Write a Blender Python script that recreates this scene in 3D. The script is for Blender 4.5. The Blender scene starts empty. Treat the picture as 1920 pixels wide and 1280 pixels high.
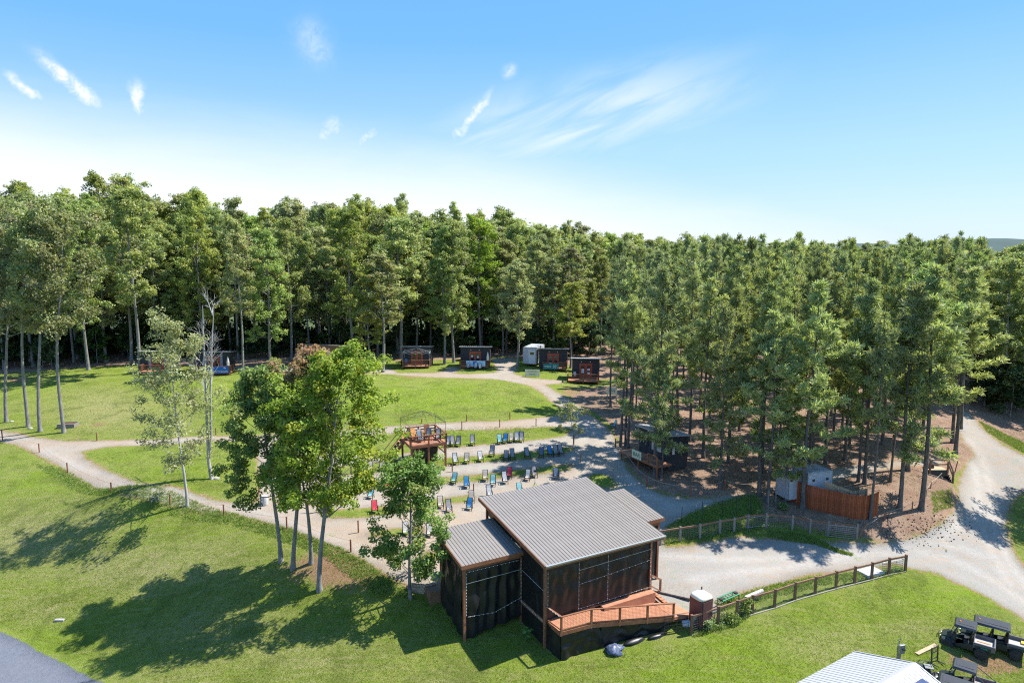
import bpy, bmesh, math, random
import numpy as np
from mathutils import Vector, Matrix, Euler

R = math.radians
random.seed(7); rng = np.random.default_rng(7)
sc = bpy.context.scene
col = sc.collection

# ------------------------------------------------------------------ camera
CH = 26.0; FPX = 1280.0; PITCH = R(7.8)
cd = bpy.data.cameras.new('camera'); cam = bpy.data.objects.new('camera', cd); col.objects.link(cam)
cam.location = (0, 0, CH); cam.rotation_euler = (R(90) - PITCH, 0, 0)
cd.sensor_width = 36; cd.lens = FPX / 1920 * 36; cd.clip_start = 0.5; cd.clip_end = 20000
sc.camera = cam
_cp, _sp = math.cos(PITCH), math.sin(PITCH)
def ray(px, py):
    u = (px - 960) / FPX; v = (py - 640) / FPX
    return np.array([u, _cp - v * _sp, -_sp - v * _cp])
def at(px, py, e):
    d = ray(px, py); t = (e - CH) / d[2]
    return np.array([d[0] * t, d[1] * t, e])
def atY(px, py, Y):
    d = ray(px, py); t = Y / d[1]
    return np.array([d[0] * t, Y, CH + d[2] * t])

# ------------------------------------------------------------------ light
SUN_AZ, SUN_EL = R(17), R(55)          # direction towards the sun, from +X
sd = Vector((math.cos(SUN_AZ) * math.cos(SUN_EL), math.sin(SUN_AZ) * math.cos(SUN_EL), math.sin(SUN_EL)))
sl = bpy.data.lights.new('sun', 'SUN'); so = bpy.data.objects.new('sun', sl); col.objects.link(so)
sl.energy = 3.8; sl.angle = R(0.53); sl.color = (1.0, 0.965, 0.90)
so.rotation_euler = sd.to_track_quat('Z', 'Y').to_euler(); so.location = (60, 20, 90)

w = bpy.data.worlds.new('World'); sc.world = w; w.use_nodes = True
nt = w.node_tree; nt.nodes.clear()
class NB:
    """tiny node helper"""
    def __init__(s, nt): s.nt = nt
    def n(s, t, **k):
        nd = s.nt.nodes.new(t)
        for a, b in k.items():
            if a.startswith('i_'):
                nd.inputs[a[2:].replace('_', ' ')].default_value = b
            else: setattr(nd, a, b)
        return nd
    def l(s, a, b): s.nt.links.new(a, b)
    def val(s, x, sock):
        if isinstance(x, (int, float, tuple, list)): sock.default_value = x
        elif x is not None: s.l(x, sock)
    def math(s, op, a, b=0.0, c=None, clamp=False):
        nd = s.n('ShaderNodeMath', operation=op); nd.use_clamp = clamp
        s.val(a, nd.inputs[0]); s.val(b, nd.inputs[1])
        if c is not None: s.val(c, nd.inputs[2])
        return nd.outputs[0]
    def mix(s, f, a, b, blend='MIX'):
        nd = s.n('ShaderNodeMix', data_type='RGBA', blend_type=blend)
        s.val(f, nd.inputs[0]); s.val(a if not isinstance(a, tuple) else (*a[:3], 1), nd.inputs[6])
        s.val(b if not isinstance(b, tuple) else (*b[:3], 1), nd.inputs[7])
        return nd.outputs[2]
    def noise(s, vec, scale, detail=3, rough=0.55, dist=0.0):
        nd = s.n('ShaderNodeTexNoise'); nd.inputs['Scale'].default_value = scale
        nd.inputs['Detail'].default_value = detail; nd.inputs['Roughness'].default_value = rough
        nd.inputs['Distortion'].default_value = dist
        if vec is not None: s.l(vec, nd.inputs['Vector'])
        return nd.outputs[0]
    def maprange(s, x, a, b, c=0.0, d=1.0, smooth=False):
        nd = s.n('ShaderNodeMapRange'); nd.interpolation_type = 'SMOOTHSTEP' if smooth else 'LINEAR'
        s.val(x, nd.inputs[0])
        for i, v in enumerate((a, b, c, d)): nd.inputs[i + 1].default_value = v
        return nd.outputs[0]
b = NB(nt)
sky = b.n('ShaderNodeTexSky', sky_type='NISHITA'); sky.sun_disc = False
sky.sun_elevation = SUN_EL; sky.sun_rotation = R(90) - SUN_AZ
sky.altitude = 200; sky.air_density = 1.0; sky.dust_density = 0.6; sky.ozone_density = 1.3
tc = b.n('ShaderNodeTexCoord'); sep = b.n('ShaderNodeSeparateXYZ'); b.l(tc.outputs['Generated'], sep.inputs[0])
X, Y, Z = sep.outputs
az = b.math('ARCTAN2', X, Y); el = b.math('ARCSINE', Z)
# thin high haze: white veil low on the left, thinning to the right
az_s = b.math('ADD', b.maprange(az, -0.05, 0.75, 0.105, -0.065), b.maprange(az, -0.7, -0.05, 0.045, 0.0))
cmb = b.n('ShaderNodeCombineXYZ'); b.l(b.math('MULTIPLY', az, 1.2), cmb.inputs[0]); b.l(b.math('MULTIPLY', el, 5.0), cmb.inputs[1])
nz = b.noise(cmb.outputs[0], 3.0, 5, 0.6, 0.3)
edge = b.math('ADD', az_s, b.math('MULTIPLY', b.math('SUBTRACT', nz, 0.5), 0.05))
veil = b.maprange(b.math('SUBTRACT', el, edge), -0.09, 0.08, 0.93, 0.0, True)
# soft gradual whitening towards the horizon
hz = b.maprange(el, -0.02, 0.12, 0.22, 0.0, True)
# cirrus wisps, upper middle right
cmb2 = b.n('ShaderNodeCombineXYZ')
b.l(b.math('ADD', b.math('MULTIPLY', az, 2.6), b.math('MULTIPLY', el, 1.0)), cmb2.inputs[0])
b.l(b.math('ADD', b.math('MULTIPLY', el, 13.0), b.math('MULTIPLY', az, -5.0)), cmb2.inputs[1])
wz = b.noise(cmb2.outputs[0], 1.7, 5, 0.55, 0.6)
band = b.math('MULTIPLY', b.maprange(b.math('ABSOLUTE', b.math('SUBTRACT', az, 0.10)), 0.02, 0.30, 1, 0, True),
              b.maprange(b.math('ABSOLUTE', b.math('SUBTRACT', b.math('SUBTRACT', el, b.math('MULTIPLY', az, 0.16)), 0.16)), 0.0, 0.085, 1, 0, True))
wisp = b.math('MULTIPLY', b.maprange(wz, 0.34, 0.68, 0.05, 0.62, True), band)
tot = b.math('MAXIMUM', b.math('MAXIMUM', veil, hz), wisp)
def pix_ae(px, py):
    d = ray(px, py); d = d / np.linalg.norm(d)
    return math.atan2(d[0], d[1]), math.asin(d[2])
streaks = [((83, 116), (178, 192), 10, .98), ((18, 144), (74, 184), 7, .9), ((257, 160), (257, 212), 9, .85),
           ((862, 250), (914, 181), 7, .8), ((600, 258), (632, 230), 14, .55), ((660, 275), (704, 246), 9, .5),
           ((570, 45), (604, 115), 26, .26), ((946, 142), (966, 128), 9, .45), ((850, 252), (870, 250), 8, .6)]
fray = b.maprange(b.noise(tc.outputs['Generated'], 75.0, 5, 0.7, 0.6), 0.35, 0.6, 0.35, 1.15)
wob = b.math('MULTIPLY', b.math('SUBTRACT', b.noise(tc.outputs['Generated'], 40.0, 3, 0.6), 0.5), 0.018)
for (p, q, wd, st) in streaks:
    a0, e0 = pix_ae(*p); a1, e1 = pix_ae(*q); L = math.hypot(a1 - a0, e1 - e0); ca, sa = (a1 - a0) / L, (e1 - e0) / L
    da = b.math('SUBTRACT', az, (a0 + a1) / 2); de = b.math('SUBTRACT', el, (e0 + e1) / 2)
    along = b.math('ADD', b.math('MULTIPLY', da, ca), b.math('MULTIPLY', de, sa))
    across = b.math('ADD', b.math('SUBTRACT', b.math('MULTIPLY', de, ca), b.math('MULTIPLY', da, sa)), wob)
    r2 = b.math('ADD', b.math('POWER', b.math('ABSOLUTE', b.math('DIVIDE', along, L * 0.62)), 3.0),
                b.math('POWER', b.math('ABSOLUTE', b.math('DIVIDE', across, wd / FPX)), 2.0))
    m = b.math('MULTIPLY', b.math('MULTIPLY', b.math('POWER', 2.718, b.math('MULTIPLY', r2, -1.2)), st), fray, clamp=True)
    tot = b.math('MAXIMUM', tot, m)
ramp = b.n('ShaderNodeValToRGB'); cr_ = ramp.color_ramp; cr_.elements[0].position = 0.0; cr_.elements[0].color = (.50, .70, .95, 1); cr_.elements[1].position = 1.0; cr_.elements[1].color = (.12, .36, .90, 1)
for p_, c_ in ((.12, (.37, .64, .98)), (.24, (.16, .47, .98)), (.36, (.12, .41, .95))): q_ = cr_.elements.new(p_); q_.color = (*c_, 1)
b.l(b.maprange(el, -.02, 1.2, 0, 1), ramp.inputs[0])
clear = b.mix(1.0, ramp.outputs[0], (4.6, 4.6, 4.6, 1), 'MULTIPLY')
nish = b.mix(.86, sky.outputs[0], clear)
skc = b.mix(tot, nish, (4.5, 4.62, 4.95, 1))
bg = b.n('ShaderNodeBackground'); bg.inputs[1].default_value = 0.10
out = b.n('ShaderNodeOutputWorld'); b.l(skc, bg.inputs[0]); b.l(bg.outputs[0], out.inputs[0])

sc.view_settings.view_transform = 'Standard'; sc.view_settings.look = 'None'
sc.view_settings.exposure = 1.30; sc.view_settings.gamma = 1.0; sc.view_settings.use_curve_mapping = False
sc.render.engine = 'CYCLES'
sc.cycles.max_bounces = 7; sc.cycles.diffuse_bounces = 4; sc.cycles.transmission_bounces = 4; sc.cycles.transparent_max_bounces = 8
sc.cycles.use_denoising = False; sc.cycles.filter_width = 1.15

# ------------------------------------------------------------------ materials
def mat(name, base, rough=0.8, var=0.0, scale=4.0, c2=None, metal=0.0, bump=0.0, bscale=None, spec=0.35, objrand=0.0, emit=None, stretch=None):
    m = bpy.data.materials.new(name); m.use_nodes = True; nt = m.node_tree; nt.nodes.clear(); b = NB(nt)
    p = b.n('ShaderNodeBsdfPrincipled'); o = b.n('ShaderNodeOutputMaterial'); b.l(p.outputs[0], o.inputs[0])
    p.inputs['Roughness'].default_value = rough; p.inputs['Metallic'].default_value = metal
    p.inputs['Specular IOR Level'].default_value = spec
    tc = b.n('ShaderNodeTexCoord'); vec = tc.outputs['Object']
    if stretch:
        mp = b.n('ShaderNodeMapping'); mp.inputs['Scale'].default_value = stretch; b.l(vec, mp.inputs[0]); vec = mp.outputs[0]
    c = (*base, 1)
    if c2 is None: c2 = tuple(min(1, x * (1 + var)) for x in base); c1 = tuple(x * (1 - var) for x in base)
    else: c1 = base
    n1 = b.noise(vec, scale, 5, 0.65)
    c = b.mix(b.maprange(n1, 0.32, 0.68), c1, c2)
    if objrand:
        oi = b.n('ShaderNodeObjectInfo')
        k = b.maprange(oi.outputs['Random'], 0, 1, 1 - objrand, 1 + objrand)
        hs = b.n('ShaderNodeHueSaturation'); b.l(k, hs.inputs['Value']); b.l(c, hs.inputs['Color']); c = hs.outputs[0]
    b.l(c, p.inputs['Base Color'])
    if bump:
        bp = b.n('ShaderNodeBump'); bp.inputs['Strength'].default_value = bump; bp.inputs['Distance'].default_value = 0.02
        b.l(b.noise(vec, bscale or scale * 3, 4, 0.6), bp.inputs['Height']); b.l(bp.outputs[0], p.inputs['Normal'])
    if emit: p.inputs['Emission Color'].default_value = (*emit[:3], 1); p.inputs['Emission Strength'].default_value = emit[3]
    return m

M = {}
M['wood_red'] = mat('stained_wood', (0.20, 0.078, 0.038), 0.65, c2=(0.29, 0.125, 0.062), scale=3, bump=.3, objrand=.12, stretch=(1, 1, 1))
M['wood_deck'] = mat('deck_wood', (0.36, 0.15, 0.08), 0.7, c2=(0.46, 0.22, 0.125), scale=2.5, bump=.3)
M['wood_brown'] = mat('brown_wood', (0.16, 0.085, 0.05), 0.75, c2=(0.26, 0.15, 0.09), scale=3, bump=.4, objrand=.15)
M['wood_post'] = mat('rust_brown_post', (0.22, 0.08, 0.045), 0.8, c2=(0.32, 0.13, 0.075), scale=5, objrand=.15)
M['wood_gray'] = mat('weathered_wood', (0.19, 0.17, 0.145), 0.85, c2=(0.29, 0.26, 0.22), scale=6, bump=.4, objrand=.12)
M['wood_tan'] = mat('tan_wood', (0.36, 0.26, 0.16), 0.85, c2=(0.47, 0.35, 0.23), scale=5, bump=.3, objrand=.12)
M['plank_red'] = mat('red_stained_plank', (0.21, 0.05, 0.017), 0.75, c2=(0.36, 0.10, 0.035), scale=2.5, bump=.3, objrand=.25, stretch=(3, 3, .5))
M['roof_brown'] = mat('brown_roof_metal', (0.215, 0.188, 0.160), 0.45, c2=(0.250, 0.222, 0.192), scale=.8, spec=.5, objrand=.05)
M['roof_seam'] = mat('roof_seam', (0.10, 0.088, 0.078), 0.5, var=.1)
M['tarp'] = mat('black_tarp', (0.010, 0.011, 0.012), 0.40, c2=(0.018, 0.019, 0.020), scale=1.2, spec=.4, bump=.25, bscale=5)
M['wire_white'] = mat('white_cord', (0.75, 0.75, 0.72), 0.6, var=.05)
M['bulb'] = mat('bulb_glass', (0.80, 0.80, 0.78), 0.25, var=.03)
M['metal'] = mat('galvanised_metal', (0.30, 0.31, 0.31), 0.45, var=.12, metal=.6, scale=6)
M['gutter'] = mat('gutter_metal', (0.50, 0.49, 0.47), 0.35, var=.05, metal=.4)
M['steel_dark'] = mat('dark_steel', (0.045, 0.045, 0.05), 0.5, var=.2, metal=.2)
M['steel_rust'] = mat('brown_steel', (0.10, 0.06, 0.045), 0.6, c2=(0.17, 0.10, 0.07), scale=8)
M['cabin'] = mat('charcoal_siding', (0.030, 0.031, 0.036), 0.75, c2=(0.055, 0.056, 0.064), scale=9, bump=.5, bscale=12)
M['cabin_trim'] = mat('pale_siding', (0.45, 0.45, 0.46), 0.7, var=.12)
M['cabin_roof'] = mat('cabin_roof_metal', (0.34, 0.35, 0.36), 0.5, c2=(0.50, 0.51, 0.52), scale=1.6, metal=.2)
M['door_red'] = mat('red_door_paint', (0.34, 0.065, 0.035), 0.5, c2=(0.42, 0.09, 0.05), scale=3)
M['glass'] = mat('window_glass', (0.02, 0.025, 0.03), 0.08, var=.2, spec=.8)
M['paper'] = mat('white_paper', (0.72, 0.71, 0.66), 0.8, var=.05)
M['sign_pale'] = mat('pale_yellow_board', (0.62, 0.64, 0.44), 0.7, var=.05)
M['sign_ink'] = mat('grey_green_ink', (0.16, 0.20, 0.10), 0.7, var=.05)
M['white'] = mat('white_paint', (0.62, 0.62, 0.62), 0.5, var=.05, scale=2)
M['trailer'] = mat('trailer_panel', (0.42, 0.44, 0.48), 0.45, var=.08, scale=1.5)
M['banner_blue'] = mat('blue_banner', (0.016, 0.13, 0.46), 0.6, var=.12)
M['banner_teal'] = mat('teal_banner', (0.02, 0.20, 0.21), 0.6, var=.12)
M['banner_sky'] = mat('sky_blue_banner', (0.20, 0.50, 0.74), 0.6, c2=(0.60, 0.76, 0.86), scale=1.2)
M['umbrella'] = mat('cream_canvas', (0.66, 0.60, 0.52), 0.85, var=.08)
M['frame_black'] = mat('black_chair_frame', (0.018, 0.018, 0.019), 0.45, var=.2)
for k, c in dict(gray=(.32, .31, .305), dark=(.10, .10, .10), beige=(.50, .43, .35), white=(.55, .53, .50), lgray=(.50, .50, .50), blue=(.04, .22, .46),
                 teal=(.24, .50, .52), red=(.60, .055, .085), slate=(.12, .17, .24), lilac=(.30, .27, .29)).items():
    M['sling_' + k] = mat(k + '_sling', c, 0.85, var=.08, scale=8)
M['potty_body'] = mat('maroon_plastic', (0.115, 0.045, 0.050), 0.45, var=.12, scale=2)
M['potty_roof'] = mat('tan_plastic', (0.70, 0.60, 0.44), 0.45, c2=(0.80, 0.74, 0.62), scale=1.5)
M['green_paint'] = mat('green_paint', (0.02, 0.22, 0.10), 0.45, var=.15)
M['rubber'] = mat('tyre_rubber', (0.022, 0.022, 0.022), 0.8, c2=(0.060, 0.056, 0.05), scale=6, bump=.8, bscale=14)
M['utv_plastic'] = mat('black_green_plastic', (0.018, 0.030, 0.028), 0.35, c2=(0.034, 0.050, 0.046), scale=2)
M['utv_roof'] = mat('roof_plastic', (0.05, 0.053, 0.06), 0.4, var=.12)
M['utv_bed'] = mat('bed_plastic', (0.10, 0.10, 0.115), 0.6, c2=(0.16, 0.155, 0.16), scale=3)
M['bed_floor'] = mat('dusty_bed_floor', (0.30, 0.29, 0.27), 0.8, c2=(0.44, 0.40, 0.36), scale=3)
M['yellow'] = mat('yellow_plastic', (0.65, 0.46, 0.05), 0.5, var=.05)
M['orange'] = mat('orange_plastic', (0.75, 0.25, 0.02), 0.4, var=.05)
M['plywood'] = mat('orange_plywood', (0.52, 0.26, 0.09), 0.7, var=.12)
M['seat_black'] = mat('black_vinyl', (0.02, 0.02, 0.022), 0.5, var=.2)
M['mesh_gray'] = mat('grey_mesh', (0.30, 0.30, 0.25), 0.8, var=.1)
M['solar'] = mat('solar_cells', (0.04, 0.06, 0.13), 0.2, c2=(0.06, 0.08, 0.17), scale=5, spec=.7)
M['roof_white'] = mat('white_roof_metal', (0.42, 0.425, 0.44), 0.5, var=.04, spec=.5)
M['roof_groove'] = mat('roof_groove_dark', (0.16, 0.163, 0.17), 0.5, var=.03)  # darker strip along one edge of each shed roof panel
M['brick_wall'] = mat('tan_block', (0.30, 0.23, 0.17), 0.9, c2=(0.42, 0.34, 0.26), scale=6, bump=.5, objrand=.2)
M['concrete'] = mat('concrete', (0.46, 0.45, 0.43), 0.85, c2=(0.56, 0.55, 0.52), scale=2, bump=.2)
M['bark_gray'] = mat('grey_bark', (0.13, 0.12, 0.105), 0.9, c2=(0.30, 0.285, 0.26), scale=2.2, bump=.7, bscale=8, stretch=(2, 2, .7))
M['bark_pine'] = mat('pine_bark', (0.070, 0.063, 0.058), 0.95, c2=(0.17, 0.155, 0.14), scale=3.0, bump=.8, bscale=8, stretch=(2, 2, .6))
M['bark_pale'] = mat('pale_bark', (0.28, 0.265, 0.24), 0.85, c2=(0.48, 0.46, 0.43), scale=3.0, bump=.4, bscale=9, stretch=(1, 1, .5))
M['rope'] = mat('pale_rope', (0.55, 0.46, 0.36), 0.8, var=.1)
M['hill'] = mat('far_hill', (0.055, 0.085, 0.075), 1.0, var=.1, scale=.002)
M['straw_bit'] = mat('pine_cone_brown', (0.05, 0.035, 0.025), 0.9, var=.3)
M['stone'] = mat('grey_stone', (0.30, 0.28, 0.25), 0.9, c2=(0.45, 0.42, 0.38), scale=4, bump=.5, objrand=.2)

def leafmat(name, dark, light, alt=None, trans=0.35, orand=0.22):
    m = bpy.data.materials.new(name); m.use_nodes = True; nt = m.node_tree; nt.nodes.clear(); b = NB(nt)
    o = b.n('ShaderNodeOutputMaterial')
    a = b.n('ShaderNodeAttribute', attribute_name='tint'); oi = b.n('ShaderNodeObjectInfo')
    c = b.mix(a.outputs['Fac'], dark, light)
    if alt is not None:
        a2 = b.n('ShaderNodeAttribute', attribute_name='alt')
        c = b.mix(a2.outputs['Fac'], c, alt)
    hs = b.n('ShaderNodeHueSaturation')
    b.l(b.maprange(oi.outputs['Random'], 0, 1, 0.485, 0.525), hs.inputs['Hue'])
    r2 = b.math('FRACT', b.math('MULTIPLY', oi.outputs['Random'], 7.31))
    r3 = b.math('FRACT', b.math('MULTIPLY', oi.outputs['Random'], 17.77))
    b.l(b.maprange(r2, 0, 1, 1 - orand, 1 + orand), hs.inputs['Value']); b.l(b.maprange(r3, 0, 1, 0.78, 1.08), hs.inputs['Saturation'])
    b.l(c, hs.inputs['Color'])
    p = b.n('ShaderNodeBsdfPrincipled'); p.inputs['Roughness'].default_value = 0.55; p.inputs['Specular IOR Level'].default_value = 0.35
    b.l(hs.outputs[0], p.inputs['Base Color'])
    tr = b.n('ShaderNodeBsdfTranslucent')
    b.l(b.mix(1.0, hs.outputs[0], (1.25, 1.25, 0.55, 1), 'MULTIPLY'), tr.inputs[0])
    ms = b.n('ShaderNodeMixShader'); ms.inputs[0].default_value = trans
    b.l(p.outputs[0], ms.inputs[1]); b.l(tr.outputs[0], ms.inputs[2]); b.l(ms.outputs[0], o.inputs[0])
    return m
M['leaf_forest'] = leafmat('forest_leaf', (0.14, 0.19, 0.045), (0.42, 0.48, 0.15), (0.52, 0.50, 0.16), trans=.4)
M['leaf_gray'] = leafmat('grey_green_leaf', (0.16, 0.195, 0.080), (0.43, 0.46, 0.20), (0.48, 0.44, 0.19), trans=.4)
M['leaf_yellow'] = leafmat('yellow_green_leaf', (0.14, 0.20, 0.028), (0.42, 0.48, 0.08), (0.54, 0.47, 0.08), orand=.05, trans=.45)
M['leaf_dark'] = leafmat('deep_green_leaf', (0.10, 0.155, 0.035), (0.31, 0.40, 0.12), (0.38, 0.36, 0.12), orand=.05, trans=.42)
M['leaf_red'] = leafmat('reddening_leaf', (0.10, 0.14, 0.035), (0.30, 0.36, 0.10), (0.46, 0.22, 0.15), orand=.03, trans=.42)
M['needle'] = leafmat('pine_needle', (0.13, 0.165, 0.065), (0.40, 0.455, 0.19), (0.48, 0.47, 0.19), trans=.42)
M['needle_pale'] = leafmat('pale_pine_needle', (0.17, 0.205, 0.095), (0.48, 0.53, 0.26), (0.50, 0.52, 0.26), trans=.42)
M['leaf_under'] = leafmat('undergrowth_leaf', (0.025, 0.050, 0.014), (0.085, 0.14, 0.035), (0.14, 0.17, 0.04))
M['grass_blade'] = leafmat('grass_blade', (0.13, 0.20, 0.018), (0.27, 0.37, 0.035), (0.34, 0.31, 0.10), orand=.02)

# ------------------------------------------------------------------ object helpers
def link(o, parent=None):
    col.objects.link(o)
    if parent is not None: o.parent = parent
    return o
def tag(o, label=None, cat=None, group=None, kind=None):
    if label: o['label'] = label
    if cat: o['category'] = cat
    if group: o['group'] = group
    if kind: o['kind'] = kind
    return o
def empty(name, loc=(0, 0, 0), rz=0.0, label=None, cat=None, group=None):
    o = bpy.data.objects.new(name, None); o.empty_display_size = .2; col.objects.link(o)
    o.location = loc; o.rotation_euler = (0, 0, rz); tag(o, label, cat, group); return o
def kids(o): return [c for c in bpy.data.objects if c.parent == o]
_kid = {}
def copy_tree(o, loc, rz=0.0, label=None, scale=None, parts=None):
    """copy a thing with its parts and their sub-parts; parts = list [(child, [grandchildren])]"""
    c = o.copy(); col.objects.link(c); c.location = loc; c.rotation_euler = (0, 0, rz)
    if label: c['label'] = label
    if scale is not None: c.scale = scale if isinstance(scale, tuple) else (scale,) * 3
    for ch in list(o.children):
        d = ch.copy(); col.objects.link(d); d.parent = c
        for g in list(ch.children):
            e = g.copy(); col.objects.link(e); e.parent = d
    return c
class MB:
    def __init__(s): s.v = []; s.f = []; s.mi = []; s.cur = 0
    def m(s, i): s.cur = i; return s
    def add(s, vs, fs):
        k = len(s.v); s.v.extend([tuple(map(float, p)) for p in vs]); s.f.extend([tuple(k + i for i in f) for f in fs]); s.mi.extend([s.cur] * len(fs)); return s
    def box(s, x0, x1, y0, y1, z0, z1, bev=0.0):
        vs = [(x, y, z) for z in (z0, z1) for y in (y0, y1) for x in (x0, x1)]
        return s.add(vs, [(0, 2, 3, 1), (4, 5, 7, 6), (0, 1, 5, 4), (2, 6, 7, 3), (0, 4, 6, 2), (1, 3, 7, 5)])
    def hexa(s, bot, top):
        vs = list(bot) + list(top)
        return s.add(vs, [(3, 2, 1, 0), (4, 5, 6, 7), (0, 1, 5, 4), (1, 2, 6, 5), (2, 3, 7, 6), (3, 0, 4, 7)])
    def beam(s, p, q, w, h, up=(0, 0, 1)):
        p = Vector(p); q = Vector(q); d = (q - p).normalized(); up = Vector(up)
        if abs(d.dot(up)) > .98: up = Vector((0, 1, 0))
        sx = d.cross(up).normalized(); sy = sx.cross(d).normalized()
        r = [sx * (a * w / 2) + sy * (c * h / 2) for a, c in ((-1, -1), (1, -1), (1, 1), (-1, 1))]
        return s.hexa([p + t for t in r], [q + t for t in r])
    def tube(s, pts, rad, n=6, cap=True):
        pts = [Vector(p) for p in pts]; k = len(pts); rs = rad if isinstance(rad, (list, tuple)) else [rad] * k
        vs = []; ref = Vector((0.13, 0.37, 1)).normalized()
        for i, p in enumerate(pts):
            d = (pts[min(i + 1, k - 1)] - pts[max(i - 1, 0)]); d = d.normalized() if d.length > 1e-9 else Vector((0, 0, 1))
            rf = ref if abs(d.dot(ref)) < .9 else Vector((1, 0.2, 0)).normalized()
            a = d.cross(rf).normalized(); c = d.cross(a)
            for j in range(n):
                t = 2 * math.pi * j / n; vs.append(p + a * (math.cos(t) * rs[i]) + c * (math.sin(t) * rs[i]))
        fs = [(i * n + j, i * n + (j + 1) % n, (i + 1) * n + (j + 1) % n, (i + 1) * n + j) for i in range(k - 1) for j in range(n)]
        if cap: fs += [tuple(range(n))[::-1], tuple((k - 1) * n + j for j in range(n))]
        return s.add(vs, fs)
    def lathe(s, prof, n=16, c=(0, 0, 0)):
        vs = [(c[0] + r * math.cos(2 * math.pi * j / n), c[1] + r * math.sin(2 * math.pi * j / n), c[2] + z) for r, z in prof for j in range(n)]
        fs = [(i * n + j, i * n + (j + 1) % n, (i + 1) * n + (j + 1) % n, (i + 1) * n + j) for i in range(len(prof) - 1) for j in range(n)]
        fs += [tuple(range(n))[::-1], tuple((len(prof) - 1) * n + j for j in range(n))]
        return s.add(vs, fs)
    def build(s, name, mats, parent=None, kind=None, smooth=False, bevel=0.0):
        me = bpy.data.meshes.new(name); me.from_pydata(s.v, [], s.f)
        for m_ in (mats if isinstance(mats, (list, tuple)) else [mats]): me.materials.append(M[m_] if isinstance(m_, str) else m_)
        me.polygons.foreach_set('material_index', s.mi)
        if smooth: me.polygons.foreach_set('use_smooth', [True] * len(s.f))
        me.update()
        o = bpy.data.objects.new(name, me); link(o, parent)
        if bevel:
            bm = bmesh.new(); bm.from_mesh(me); bmesh.ops.bevel(bm, geom=list(bm.edges), offset=bevel, segments=2, affect='EDGES', profile=.6); bm.to_mesh(me); bm.free()
        if kind: o['kind'] = kind
        return o
def B(name, m_, parent, *box, **k): return MB().box(*box).build(name, m_, parent, **k)
def text_mesh(s, size, name, m_, parent, loc, rot, depth=0.01, align='CENTER', xs=1.0):
    """a word as a thin solid mesh"""
    cu = bpy.data.curves.new(name, 'FONT'); cu.body = s; cu.size = size; cu.align_x = align; cu.align_y = 'CENTER'; cu.extrude = depth / 2; cu.resolution_u = 2
    cu.offset = size * 0.012
    o = bpy.data.objects.new(name + '_tmp', cu); col.objects.link(o)
    me = bpy.data.meshes.new_from_object(o.evaluated_get(bpy.context.evaluated_depsgraph_get())) if False else None
    bpy.context.view_layer.update()
    me = bpy.data.meshes.new_from_object(o); bpy.data.objects.remove(o); bpy.data.curves.remove(cu)
    me.materials.clear(); me.materials.append(M[m_]); me.name = name
    q = bpy.data.objects.new(name, me); link(q, parent); q.location = loc; q.rotation_euler = rot; q.scale = (xs, 1, 1)
    return q
# ------------------------------------------------------------------ terrain
CPX = [(300,1280,-1.2),(700,1260,-.4),(1050,1235,-.3),(1300,1250,-.5),(1296,1190,-.1),(1500,1190,-.8),(1500,1130,-.3),(1698,1072,-.4),(1700,1180,-1.5),
 (1830,1235,-2.2),(1920,1150,-2.0),(1920,1280,-2.8),(1600,1280,-1.9),(1420,1280,-.9),
 (0,1230,-2.3),(150,1280,-2.3),(-200,1200,-2.3),(0,1050,.1),(0,1150,-1.9),(130,1100,-.9),(150,1230,-2.1),(0,950,2.0),(100,970,1.9),(200,1100,-.6),(300,1000,1.8),(400,1050,1.0),
 (450,1130,.1),(550,1180,-.1),(650,1170,.1),(300,1150,-.8),(250,1200,-1.3),(450,1230,-.6),
 (0,820,3.7),(120,880,3.6),(220,925,3.5),(320,942,3.3),(420,963,3.1),(520,985,2.8),(600,1010,2.6),(680,1048,2.3),(740,1080,2.0),
 (600,1065,1.8),(600,1100,1.1),(525,1045,1.8),(700,1110,1.1),
 (873,1186,-.1),(827,1135,.7),(790,1112,1.2),(960,1140,.2),(810,1020,2.1),(900,960,2.2),(1100,905,2.9),(1000,1000,1.4),
 (1270,1060,.8),(1260,1010,1.3),(1250,960,2.0),(1300,1150,.2),(1400,1090,.3),(1500,1030,.5),(1600,1030,.2),(1700,1035,-.1),(1850,1080,-1.2),
 (1300,935,2.7),(1400,922,2.6),(1460,955,1.9),(1275,1012,1.3),(1350,1000,1.2),(1430,990,1.2),(1484,989,1.1),(1600,1008,.7),(1475,925,2.4),(1500,945,2.1),(1625,975,1.8),
 (1680,962,2.0),(1740,948,2.2),(1785,955,1.0),(1720,985,1.0),(1650,1003,.6),(1600,880,3.5),(1750,880,3.3),(1785,905,1.7),(1800,872,2.3),(1850,900,1.0),(1870,950,.1),(1900,1000,-.7),
 (1850,820,2.8),(1920,850,2.4),(1920,920,.8),(1250,800,4.3),(1400,800,4.3),(1550,800,4.3),(1150,850,3.8),(1190,900,3.1),
 (1000,900,3.1),(850,915,2.8),(690,950,2.9),(1000,860,3.8),(800,880,3.5),(1000,820,4.4),(750,840,4.3),(1000,790,4.8),(700,800,4.8),
 (900,750,5.5),(1000,720,5.7),(700,700,5.8),(450,720,5.5),(200,760,4.7),(300,815,4.3),(450,880,3.9),(400,925,3.6),(450,800,4.7),(100,720,5.0),(0,730,4.6),
 (200,690,5.5),(600,685,5.9),(900,685,5.9),(1100,715,5.5),(1250,700,5.5),(1500,720,5.3),(1700,740,5.0),(60,850,3.7),(640,900,3.3),(560,940,3.1),(500,900,3.5)]
pts = [at(*c) for c in CPX]
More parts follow.
